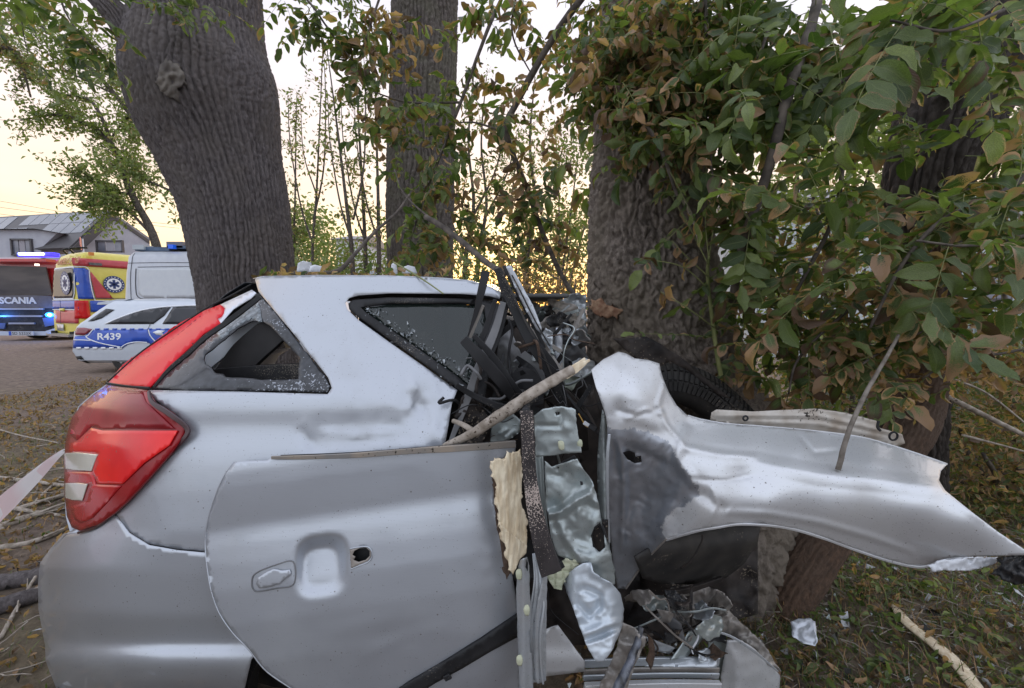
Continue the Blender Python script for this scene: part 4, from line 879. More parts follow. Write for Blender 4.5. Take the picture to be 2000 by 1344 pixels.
# ------------------------------------------------------------------ the big trees
def big_trees():
    b = G(500, 866); t = thing('ash_tree', 'thick leaning grey ash tree with a healed branch scar, behind the wreck on the left', 'tree', tuple(b), 'ash trees along the verge')
    rows = [(500, 880, 185, 4.0), (497, 800, 178, 4.0), (492, 700, 168, 4.0), (487, 590, 166, 4.0), (477, 500, 174, 4.0), (461, 400, 184, 4.0), (434, 310, 204, 4.0), (408, 220, 236, 4.0), (396, 150, 240, 4.0), (391, 60, 208, 4.0), (388, -60, 200, 4.0), (382, -240, 190, 4.0)]
    sc = W(338, 160, 3.42); sc2 = W(368, 215, 3.42)
    trunk_mesh('trunk', pxtrunk(rows), M['bark1'], t, seed=3, fa=46, fl=2.1, ridge_amp=.016, lumps=[(sc, .24, .05, .0), (sc2, .10, .03, .11), (W(380, 165, 3.42), .10, .05, .03), (W(520, 190, 3.9), .30, .05, 0)], flare=.12)
    limb = [(345, 210, 96, 3.95), (308, 140, 84, 3.85), (264, 78, 62, 3.75), (232, 34, 50, 3.7), (192, -10, 46, 3.65), (120, -120, 42, 3.6)]
    trunk_mesh('limb', pxtrunk(limb), M['bark1'], t, nseg=160, dz=.012, seed=9, ridge_amp=.012, fa=46, fl=2.6)
    # smooth callus patch round the old branch scar
    sheet('branch_scar', [(303, 132), (325, 116), (350, 126), (362, 150), (352, 172), (335, 190), (318, 182), (305, 160)], lambda q: 3.385 + .00006 * ((q[:, 0] - 333) ** 2 + (q[:, 1] - 152) ** 2) * .4 + .035 * fbm(np.c_[q / 11, q[:, :1] * 0], 4, 4) + .03 * np.exp(-((q[:, 0] - 338) ** 2 + (q[:, 1] - 158) ** 2) / 90), mat('scar_bark', (.085, .072, .064), (.22, .195, .17), rough=.9, bump=.01, bscale=40), t, step=5, th=.10, smooth=True, rag=12)
    b = G(826, 794); t2 = thing('ash_tree', 'straight dark ash tree behind the roof of the wreck, between the other two trunks', 'tree', tuple(b), 'ash trees along the verge')
    rows = [(824, 800, 150, 5.5), (822, 700, 136, 5.5), (821, 530, 126, 5.5), (821, 400, 128, 5.5), (823, 280, 126, 5.5), (827, 150, 124, 5.5), (830, 0, 122, 5.5), (834, -150, 116, 5.5), (838, -330, 110, 5.5)]
    trunk_mesh('trunk', pxtrunk(rows), M['bark2'], t2, nseg=320, dz=.014, seed=13, fa=38, fl=1.8, ridge_amp=.020, big=.015)
    b = G(1370, 1071); t3 = thing('ash_tree', 'rough brown tree trunk the wreck is wrapped around, scuffed near its base', 'tree', tuple(b), 'ash trees along the verge')
    rows = [(1378, 1120, 400, 2.2), (1362, 1000, 370, 2.2), (1340, 880, 345, 2.2), (1300, 760, 300, 2.2), (1280, 660, 272, 2.2), (1270, 560, 252, 2.2), (1264, 460, 236, 2.2), (1263, 360, 222, 2.2), (1256, 260, 188, 2.2), (1252, 150, 160, 2.2), (1252, 0, 148, 2.2), (1256, -150, 140, 2.2), (1260, -300, 136, 2.2)]
    trunk_mesh('trunk', pxtrunk(rows), M['bark3'], t3, nseg=400, dz=.008, seed=23, fa=22, fl=11, ridge_amp=.022, big=.04, style='plate', flare=.05)
    # torn pale wood where the car struck
    sheet('gouge', [(1152, 585), (1175, 590), (1215, 606), (1205, 622), (1170, 618), (1150, 606)], lambda q: 1.885 + .00065 * (1292 - q[:, 0]) + .012 * fbm(np.c_[q / 7, q[:, :1] * 0], 3, 6), mat('torn_bark', (.20, .10, .06), (.34, .22, .14), rough=.9, scale=40, bump=.008, bscale=60), t3, step=4, th=.02, rag=9)
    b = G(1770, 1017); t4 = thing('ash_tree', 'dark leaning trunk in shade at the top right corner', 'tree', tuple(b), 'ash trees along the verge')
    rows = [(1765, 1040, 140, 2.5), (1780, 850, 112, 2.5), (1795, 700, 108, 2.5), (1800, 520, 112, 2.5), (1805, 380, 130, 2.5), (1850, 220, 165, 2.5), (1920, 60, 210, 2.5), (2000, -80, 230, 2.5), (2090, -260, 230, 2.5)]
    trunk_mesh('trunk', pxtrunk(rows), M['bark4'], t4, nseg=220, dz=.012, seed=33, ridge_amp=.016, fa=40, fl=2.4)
    b = G(1520, 1215); t5 = thing('sapling', 'reddish brown slanting stem rising from the grass behind the torn wing', 'sapling', tuple(b))
    rows = [(1512, 1225, 105, 1.75), (1560, 1130, 98, 1.77), (1620, 1040, 92, 1.8), (1700, 940, 92, 1.85), (1775, 850, 90, 1.9), (1800, 760, 84, 1.95), (1812, 660, 60, 2.0), (1822, 570, 30, 2.0), (1835, 480, 16, 2.0), (1850, 400, 10, 2.0)]
    trunk_mesh('trunk', pxtrunk(rows), M['redtwig'], t5, nseg=90, dz=.012, seed=43, ridge_amp=.006, fa=110, fl=5, big=.03)
    return t, t2, t3, t4, t5
ASH = big_trees()
# ------------------------------------------------------------------ finer trees and bushes in the distance
def bgtree(name, label, cat, paths, ntwig, twig, nleaf, size, seed, hue=(0, 1), brown=.1, spread=.8, m=None, group=None, tmin=.25, up=.35, sub=0):
    r = np.random.default_rng(seed); g0 = WV(*paths[0][0][0]); t = thing(name, label, cat, (g0[0], g0[1], 0), group); Lv = Leaves(); tb = []
    tot = sum(len(p[0]) for p in paths)
    for k, (pts, r0, r1) in enumerate(paths):
        tube('trunk' if k == 0 else 'limb', pts, [r0, r1], m or M['twig'], t, prof=6, jit=.2)
        P = pxpath(pts, 50); cnt = int(ntwig * len(pts) / tot)
        for i in range(cnt):
            s = r.uniform(tmin, 1); j = int(s * 48); d = P[j + 1] - P[j]; d /= np.linalg.norm(d); dd = d + r.normal(0, spread, 3) + [0, 0, up * .4]; dd /= np.linalg.norm(dd); L = twig * r.uniform(.4, 1.1)
            q = P[j].copy(); pts_ = [q.copy()]
            for k2 in range(5): dd = dd + r.normal(0, .16, 3) + [0, 0, up * .06]; dd /= np.linalg.norm(dd); q = q + dd * L / 5; pts_.append(q.copy())
            pts_ = np.array(pts_); tb.append((pts_, r1 * .5))
            for k2 in range(nleaf):
                a = r.uniform(.2, 1) * 4.9; b_ = int(a); p = pts_[b_] + (pts_[min(b_ + 1, 5)] - pts_[b_]) * (a - b_) + r.normal(0, size * .8, 3); c = (hue[0] + (hue[1] - hue[0]) * r.random(), min(1, max(0, brown + r.normal(0, .15))), r.random())
                Lv.add(p, r.normal(0, 1, 3) + [0, 0, -.5], r.normal(0, 1, 3), size * r.uniform(.6, 1.3), 9 + int(r.integers(2)), c)
    tubes_mesh('twigs', tb, m or M['twig'], t, 3, kind='stuff'); leaves_mesh('crown', Lv, t); return t
def bush(name, label, cat, poly, D0, D1, n, size, seed, hue=(.2, 1), brown=.08, clump=.35, group=None, stems=4, m=None):
    r = np.random.default_rng(seed); poly = np.array(poly, float); mn, mx_ = poly.min(0), poly.max(0); c = poly.mean(0); Dm = (D0 + D1) / 2; g = W(c[0], c[1], Dm); t = thing(name, label, cat, (g[0], g[1], 0), group); Lv = Leaves(); cl = []
    while len(cl) < max(6, n // 45):
        q = r.uniform(mn, mx_)
        if inpoly(q[None], poly)[0]: cl.append((W(q[0], q[1], r.uniform(D0, D1)), r.random()))
    for i in range(n):
        cc, h = cl[int(r.integers(len(cl)))]; p = cc + r.normal(0, clump, 3) * [1, .7, .75]
        if p[2] < .02: p[2] = abs(p[2]) + .02
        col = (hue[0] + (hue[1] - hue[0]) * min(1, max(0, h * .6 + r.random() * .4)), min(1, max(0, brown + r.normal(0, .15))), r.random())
        Lv.add(p, r.normal(0, 1, 3), r.normal(0, 1, 3) + [0, 0, .8], size * r.uniform(.6, 1.3), 9 + int(r.integers(2)), col)
    for k in range(stems):
        cc = cl[int(r.integers(len(cl)))][0]; b = np.array([g[0] + r.uniform(-.3, .3), g[1] + r.uniform(-.2, .2), 0]); tube('stem', [tuple(b), tuple((b + cc) / 2 + r.normal(0, .08, 3)), tuple(cc)], [.03, .01], m or M['twig'], t, 10, 5, world=True)
    leaves_mesh('foliage', Lv, t); return t
def background_green():
    gr = 'feathery young trees beyond the yard'
    bgtree('young_tree', 'slender leaning tree with feathery leaves rising behind the white van', 'tree', [([(322, 560, 12), (300, 462, 12), (258, 380, 12), (228, 300, 12), (190, 255, 12), (120, 225, 12), (40, 235, 12)], .13, .02), ([(228, 300, 12), (180, 200, 12), (110, 180, 12.3), (30, 120, 12.5), (-60, 40, 12.5)], .05, .015), ([(258, 380, 12), (210, 370, 11.8), (165, 340, 11.6)], .04, .012), ([(300, 462, 12), (235, 400, 11.7), (170, 395, 11.7)], .04, .012), ([(210, 280, 12), (250, 230, 12), (270, 260, 12)], .03, .01)], 240, 1.0, 34, .12, 51, hue=(.6, 1.2), brown=.05, up=.1, spread=.9)
    bgtree('young_tree', 'thin tree with long bare shoots crossing the sky left of the thick trunk', 'tree', [([(410, 600, 10), (385, 480, 10), (350, 380, 10), (300, 290, 10), (225, 185, 10), (150, 110, 10.3), (90, 60, 10.5), (50, 0, 10.6)], .10, .012), ([(300, 290, 10), (260, 180, 10), (170, 60, 10)], .03, .008), ([(350, 380, 10), (340, 260, 10), (320, 215, 10)], .03, .01), ([(390, 470, 10), (390, 400, 10), (370, 330, 10)], .04, .01), ([(225, 185, 10), (120, 130, 10), (60, 60, 10)], .02, .006), ([(350, 380, 10), (270, 345, 9.8), (215, 320, 9.8)], .03, .01)], 170, .8, 28, .11, 52, hue=(.5, 1.1), brown=.08, up=.1, spread=.8)
    bgtree('young_tree', 'drooping leafy twigs of a tree at the far left edge under the sky', 'tree', [([(-120, 560, 11), (-80, 300, 11), (-20, 120, 11), (15, 95, 11), (40, 120, 11), (60, 190, 11)], .1, .02), ([(-20, 120, 11), (0, 60, 11), (20, 20, 11)], .03, .01)], 50, .6, 18, .11, 53, hue=(.2, .8), brown=.3, up=-.3)
    grp = 'thin poplars between the trunks'
    for k, (x, D, top, lean, s) in enumerate([(612, 9.5, 60, 20, 61), (690, 9.0, 90, -52, 62), (716, 9.4, 70, -25, 63), (742, 9.2, 40, -12, 64), (575, 11, 180, 5, 65), (655, 12, 130, -22, 66)][:5]):
        lab = ['thin tree with upright shoots just right of the thick leaning trunk', 'forked thin tree leaning left, nearest the middle of the gap between trunks', 'slender reddish stem second to the left of the middle trunk', 'slender stem nearest the left side of the middle trunk', 'leafy thin tree half hidden by the thick leaning trunk', 'faint bare shoots in the middle of the gap between the trunks'][k]
        pts = [(x, 620, D), (x - 2, 500, D), (x + lean * .3, 380, D), (x + lean * .6, 250, D), (x + lean, top, D)]
        br = [([(x, 480, D), (x - 25, 400, D), (x - 45, 280, D), (x - 50, 190, D)], .025, .006), ([(x, 430, D), (x + 20, 330, D), (x + 24, 200, D), (x + 20, 100, D)], .025, .006), ([(x + lean * .3, 380, D), (x + lean * .3 - 25, 300, D), (x + lean * .5 - 35, 200, D)], .018, .005)]
        bgtree('slender_tree', lab, 'tree', [(pts, .06 if k in (1, 2, 3) else .04, .008)] + br[:(3, 2, 1, 1, 0)[k]], 34, .45, 12 if k < 4 else 16, .10, s, hue=(.3, 1), brown=.25, up=.35, spread=.65, group=grp, tmin=.2)
    for k, (x, D, s) in enumerate([(905, 9, 71), (930, 10, 72), (1025, 8, 73)]):
        lab = ['thin forked tree against the orange glow just right of the middle trunk', 'second thin tree against the orange glow', 'thin tree behind the crushed door frames'][k]
        pts = [(x, 620, D), (x + 5, 500, D), (x + 20, 400, D), (x + 10, 280, D), (x + 20, 150, D)]
        bgtree('slender_tree', lab, 'tree', [(pts, .06, .01), ([(x + 5, 500, D), (x - 25, 420, D), (x - 20, 330, D)], .03, .008), ([(x + 15, 430, D), (x + 60, 340, D), (x + 80, 260, D)], .03, .008)], 50, .6, 14, .10, s, hue=(.2, 1), brown=.25, up=.6, spread=.6, group=grp, tmin=.1)
    g2 = 'bushes beyond the wreck'
    bush('bush', 'rounded bright green bush right beside the thick leaning trunk', 'bush', [(562, 400), (600, 395), (640, 430), (650, 500), (640, 540), (560, 540)], 11, 12.5, 2600, .13, 81, (.8, 1.5), 0, .28, g2)
    bush('bush', 'broad green bush in front of the small white house', 'bush', [(600, 480), (650, 450), (700, 480), (760, 440), (760, 560), (560, 560)], 9, 11, 2600, .11, 82, (.5, 1.2), .1, .25, g2)
    bush('bush', 'dark green bushes under the orange glow right of the middle trunk', 'bush', [(880, 440), (940, 480), (1000, 440), (1060, 430), (1140, 400), (1150, 600), (880, 600)], 8, 10, 3800, .11, 83, (.4, 1.2), .15, .28, g2)
    bush('bush', 'tall leafy bush filling the gap beside the hit trunk', 'bush', [(1040, 260), (1160, 200), (1160, 500), (1080, 500), (1030, 400)], 6, 8, 2200, .085, 84, (.5, 1.2), .25, .28, g2)
    bush('dry_bush', 'tangle of dry brownish brush behind the crumpled bonnet', 'bush', [(1000, 530), (1130, 520), (1145, 600), (1010, 600)], 5, 6, 2200, .05, 85, (.4, 1), .75, .16)
    g3 = 'undergrowth right of the hit tree'
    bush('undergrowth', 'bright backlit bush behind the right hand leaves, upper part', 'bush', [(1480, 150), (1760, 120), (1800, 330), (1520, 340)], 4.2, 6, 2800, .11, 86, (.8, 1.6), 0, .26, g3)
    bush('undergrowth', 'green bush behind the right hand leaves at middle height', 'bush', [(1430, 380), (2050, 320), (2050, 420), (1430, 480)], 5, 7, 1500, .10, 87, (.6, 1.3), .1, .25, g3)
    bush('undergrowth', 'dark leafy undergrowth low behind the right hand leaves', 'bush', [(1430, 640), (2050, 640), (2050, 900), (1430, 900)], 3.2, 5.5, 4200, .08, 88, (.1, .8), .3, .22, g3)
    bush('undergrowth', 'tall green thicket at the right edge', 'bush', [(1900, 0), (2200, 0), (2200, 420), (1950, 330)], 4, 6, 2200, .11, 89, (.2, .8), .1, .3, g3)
background_green()
bush('undergrowth', 'yellow green leafy screen between the pale blue building and the hit tree', 'bush', [(1440, 360), (1800, 330), (1850, 640), (1450, 650)], 3.4, 5.5, 1500, .085, 90, (.7, 1.4), .15, .2, 'undergrowth right of the hit tree')
bush('undergrowth', 'dark tangled shrubs and dry stems at the right edge behind the wing tip', 'bush', [(1830, 700), (2080, 680), (2080, 1000), (1900, 980)], 2.3, 3.6, 5200, .055, 93, (0, .7), .45, .14, 'undergrowth right of the hit tree', stems=12)
bush('dry_bush', 'straw coloured dry twigs in front of the pale blue building', 'bush', [(1460, 440), (1720, 420), (1720, 620), (1470, 640)], 3.6, 4.6, 900, .05, 91, (.6, 1), .95, .14)
# ------------------------------------------------------------------ hanging and broken branches
def near_green():
    bb = 'broken leafy branches hanging over the wreck'
    T = M['twig']
    branch('leafy_branch', 'dense mass of dull green and withered leaves hanging in front of the hit trunk', 'branch',
        [([(1290, -60, 1.9), (1280, 0, 1.8), (1230, 120, 1.75), (1190, 215, 1.7)], .012, .005), ([(1300, -60, 1.8), (1293, 0, 1.7), (1291, 60, 1.65)], .009, .007), ([(1375, -60, 1.8), (1380, 70, 1.6)], .008, .006), ([(1180, 30, 1.9), (1235, 160, 1.7), (1290, 290, 1.7)], .008, .004)],
        44, .20, 5, .062, .24, 101, 260, fills=[([(1140, 0), (1480, -20), (1520, 170), (1420, 290), (1320, 290), (1180, 210), (1130, 110)], 1.5, 2.05, 290, .22), ([(1150, -10), (1330, -10), (1300, 210), (1180, 200)], 1.45, 1.9, 60, .8)], group=bb)
    branch('leafy_branch', 'large fresh green leaves filling the top right, above the dark trunk', 'branch',
        [([(1600, -60, 1.7), (1590, 30, 1.6), (1540, 180, 1.42), (1500, 330, 1.42), (1450, 480, 1.5), (1430, 590, 1.6)], .019, .014), ([(1830, -60, 1.5), (1760, 60, 1.4), (1660, 150, 1.4), (1550, 200, 1.45)], .008, .005), ([(1960, 20, 1.3), (1850, 60, 1.25), (1740, 40, 1.2)], .005, .003)],
        26, .27, 5, .095, .06, 102, 270, fills=[([(1400, -10), (2010, -20), (2010, 60), (1830, 110), (1700, 180), (1640, 280), (1480, 330), (1430, 300)], 1.3, 2.1, 92, .07), ([(1720, 90), (2010, 60), (2010, 360), (1760, 340)], 1.5, 2.3, 34, .08)], group=bb)
    branch('leafy_branch', 'leaves beside the hit trunk drooping at shoulder height, dark green', 'branch',
        [([(1500, 60, 1.6), (1440, 230, 1.5), (1390, 300, 1.45), (1400, 380, 1.4)], .006, .003), ([(1250, 230, 1.5), (1290, 290, 1.5), (1330, 400, 1.55), (1370, 470, 1.6)], .008, .004)],
        10, .24, 4, .085, .1, 103, 110, fills=[([(1290, 220), (1500, 220), (1560, 330), (1480, 420), (1340, 330)], 1.4, 1.7, 30, .12), ([(1390, 400), (1560, 330), (1580, 600), (1470, 720), (1400, 640)], 1.55, 1.95, 34, .2)], group=bb)
    branch('leafy_branch', 'mixed green and orange brown withered leaves at the right edge at mid height', 'branch',
        [([(2060, 300, 1.5), (1950, 380, 1.4), (1840, 430, 1.3), (1760, 520, 1.3), (1700, 640, 1.3)], .009, .004), ([(2080, 440, 1.3), (1960, 470, 1.25), (1880, 480, 1.2), (1790, 470, 1.15)], .006, .003), ([(1650, 280, 1.7), (1630, 420, 1.6), (1560, 560, 1.6), (1500, 680, 1.7)], .009, .006)],
        34, .25, 4, .092, .28, 104, 280, fills=[([(1560, 400), (2010, 330), (2010, 620), (1900, 640), (1700, 640), (1560, 600)], 1.2, 2.0, 84, .22)], group=bb)
    branch('leafy_branch', 'leaves low above the torn wing, some with browned rims', 'branch',
        [([(1720, 560, 1.6), (1640, 620, 1.5), (1560, 700, 1.5), (1540, 770, 1.5)], .007, .003), ([(1930, 620, 1.5), (1820, 640, 1.45), (1700, 700, 1.4), (1660, 740, 1.4)], .006, .003)],
        24, .20, 4, .078, .38, 105, 200, fills=[([(1450, 600), (1800, 590), (1850, 690), (1700, 760), (1480, 770)], 1.45, 2.0, 64, .34)], group=bb)
    branch('leafy_branch', 'rust brown dry leaves low at the right edge over the wing tip', 'branch',
        [([(2080, 660, 1.6), (1960, 690, 1.6), (1870, 700, 1.6), (1800, 740, 1.6)], .006, .003)],
        12, .18, 4, .06, .85, 106, 80, fills=[([(1840, 640), (2010, 630), (2010, 750), (1850, 760)], 1.5, 2.0, 18, .8)], group=bb)
    branch('leafy_branch', 'green and withered clump hanging across the middle tree trunk', 'branch',
        [([(1010, -60, 3.0), (960, 40, 2.9), (900, 200, 2.8), (850, 330, 2.7), (800, 470, 2.7)], .014, .006), ([(900, 200, 2.8), (800, 200, 2.7), (730, 180, 2.7)], .008, .004)],
        22, .24, 4, .10, .2, 107, 270, fills=[([(740, 180), (900, 150), (960, 300), (930, 480), (840, 500), (770, 430), (735, 300)], 2.6, 3.2, 42, .18), ([(690, 60), (780, 100), (770, 260), (690, 260)], 2.6, 3.0, 16, .65), ([(800, 400), (930, 400), (900, 510), (820, 500)], 2.7, 3.0, 14, .6)], group=bb)
    branch('leafy_branch', 'withered brown and olive leaves between the middle tree and the hit tree, high up', 'branch',
        [([(1180, -60, 2.6), (1090, 60, 2.6), (1010, 200, 2.7), (990, 260, 2.7), (1030, 370, 2.8), (1070, 480, 2.8), (1110, 560, 2.7), (1142, 592, 2.5)], .022, .014), ([(1020, -60, 2.7), (1000, 60, 2.7), (1040, 150, 2.7)], .008, .004), ([(990, 260, 2.7), (930, 240, 2.7), (890, 240, 2.7)], .008, .003), ([(1050, 400, 2.8), (990, 385, 2.8), (945, 375, 2.8)], .010, .004)],
        20, .24, 4, .105, .38, 108, 240, fills=[([(890, 0), (1180, -10), (1180, 220), (1110, 280), (980, 300), (900, 230)], 2.4, 3.1, 44, .42), ([(940, 270), (1150, 260), (1150, 420), (1060, 440), (960, 360)], 2.5, 3.2, 10, .25), ([(960, 420), (1120, 400), (1100, 520), (990, 500)], 2.6, 3.1, 9, .8)], group=bb)
    branch('leafy_branch', 'dark green leaves silhouetted against the sky in the top left corner', 'branch',
        [([(170, -70, 3.0), (120, -10, 2.9), (150, 60, 2.9), (190, 100, 2.9)], .008, .003), ([(60, -80, 3.0), (40, -10, 3.0), (45, 60, 3.0), (55, 105, 3.0)], .005, .002)],
        9, .26, 4, .095, .08, 109, 120, fills=[([(0, -30), (200, -30), (180, 40), (170, 80), (120, 40), (20, 10)], 2.6, 3.3, 17, .08), ([(150, 60), (200, 60), (205, 130), (175, 150)], 2.8, 3.0, 5, .1)], group=bb)
    branch('leafy_branch', 'dark leaflets against the sky at the top between the left and middle trunks', 'branch',
        [([(520, -70, 2.8), (600, 0, 2.7), (650, 70, 2.7), (690, 120, 2.7)], .008, .004), ([(760, -60, 2.8), (720, 60, 2.7), (700, 120, 2.7)], .008, .004)],
        22, .26, 4, .09, .2, 110, 150, fills=[([(470, -30), (780, -30), (760, 60), (700, 110), (640, 70), (560, 20)], 2.5, 3.2, 16, .15), ([(680, 10), (780, 10), (775, 130), (690, 130)], 2.6, 3.0, 14, .7)], group=bb)
    branch('leafy_branch', 'leaves clinging to the top of the thick left trunk', 'branch',
        [([(300, -60, 3.3), (330, 0, 3.3), (400, 20, 3.3)], .008, .003)], 6, .22, 4, .08, .05, 111, 60, fills=[([(300, -30), (520, -30), (500, 20), (400, 34), (320, 30)], 3.0, 3.3, 9, .05)], group=bb)
    # upright sucker with mostly bare leaf stalks in front of the hit trunk
    r = np.random.default_rng(5); b = WV(1425, 800, 1.7); t = thing('sucker_shoot', 'upright green shoot with bare leaf stalks in front of the hit trunk', 'shoot', tuple(b)); Lv = Leaves(); tb = []
    tube('stem', [(1425, 800, 1.7), (1405, 720, 1.68), (1392, 630, 1.65), (1382, 540, 1.62), (1385, 500, 1.6)], [.010, .005], M['greentwig'], t, jit=.1)
    for pts in ([(1385, 520, 1.6), (1350, 450, 1.6), (1310, 380, 1.6)], [(1385, 500, 1.6), (1400, 430, 1.6), (1445, 385, 1.6)], [(1383, 540, 1.6), (1340, 500, 1.58), (1312, 470, 1.56)], [(1390, 600, 1.6), (1440, 540, 1.6), (1495, 490, 1.6)], [(1380, 560, 1.6), (1330, 520, 1.55), (1250, 505, 1.5)], [(1385, 510, 1.6), (1378, 440, 1.6), (1380, 410, 1.6)], [(1395, 640, 1.6), (1340, 600, 1.5), (1290, 570, 1.5)]):
        tube('leaf_stalk', pts, [.0028, .0014], M['greentwig'], t, prof=5)
        P = pxpath(pts, 10)
        for k in range(3):
            c = rcol(r, .6); Lv.add(P[int(r.integers(4, 10))], r.normal(0, 1, 3) + [0, 0, -.6], r.normal(0, 1, 3), .075 * r.uniform(.7, 1.2), pick(r, c), c)
    for p0, p1, y in (((1400, 660), (1240, 640), 0), ((1400, 640), (1450, 560), 1)):
        A, B_ = W(*p0, 1.62), W(*p1, 1.5); spray(Lv, tb, A, B_ - A, np.linalg.norm(B_ - A), 5, .052, .02, r, droop=.12)
    finish_branch(t, Lv, tb, 60, M['greentwig'], r)
    # bare limbs
    def limb(label, segs, rr, m=None, name='fallen_branch', cat='branch', jit=.2):
        b = WV(*segs[0][0]); t = thing(name, label, cat, tuple(b))
        for i, s in enumerate(segs): tube('limb' if i == 0 else 'side_twig', s, [rr[i][0], rr[i][1]], m or T, t, prof=9, jit=jit)
        return t
    limb('dark bare branch slanting from the middle tree to the bent door frames', [[(832, 424, 2.2), (860, 440, 2.1), (900, 470, 2.0), (950, 512, 1.8), (985, 535, 1.6)], [(845, 432, 2.2), (790, 380, 2.3), (770, 330, 2.4)]], [(.014, .012), (.006, .003)])
    limb('bent grey branch lying on the car roof with its tip raised toward the middle tree', [[(570, 532, 1.75), (620, 534, 1.7), (662, 528, 1.7), (690, 500, 1.75), (730, 455, 1.9), (775, 415, 2.0), (800, 380, 2.1)]], [(.011, .005)])
    limb('thin yellow green leaf stalk lying across the roof edge', [[(768, 512, 1.4), (800, 530, 1.38), (835, 552, 1.33), (866, 574, 1.30)]], [(.003, .002)], M['greentwig'])
    limb('bare grey twig standing across the torn wing', [[(1637, 918, 1.04), (1655, 850, 1.05), (1690, 770, 1.1), (1730, 700, 1.15), (1755, 655, 1.2)]], [(.0065, .004)], mat('grey_twig', (.09, .075, .06), (.20, .175, .15), rough=.9, scale=40, bump=.004, bscale=120))
    limb('long bare stem with grey bark hanging against the hit trunk', [[(1235, 160, 1.85), (1275, 285, 1.8), (1310, 350, 1.75), (1345, 410, 1.7), (1365, 470, 1.65)]], [(.010, .006)], M['stick'])
    limb('fallen pale branch lying in the brush at the right edge', [[(1840, 770, 2.2), (1900, 800, 2.1), (1960, 830, 2.0), (2040, 870, 1.9)], [(1860, 740, 2.3), (1930, 770, 2.2), (2030, 850, 2.1)], [(1880, 850, 2.0), (1950, 868, 2.0), (2030, 890, 1.9)]], [(.014, .010), (.006, .004), (.006, .004)], M['stick'])
near_green()
unseen_tree_line()
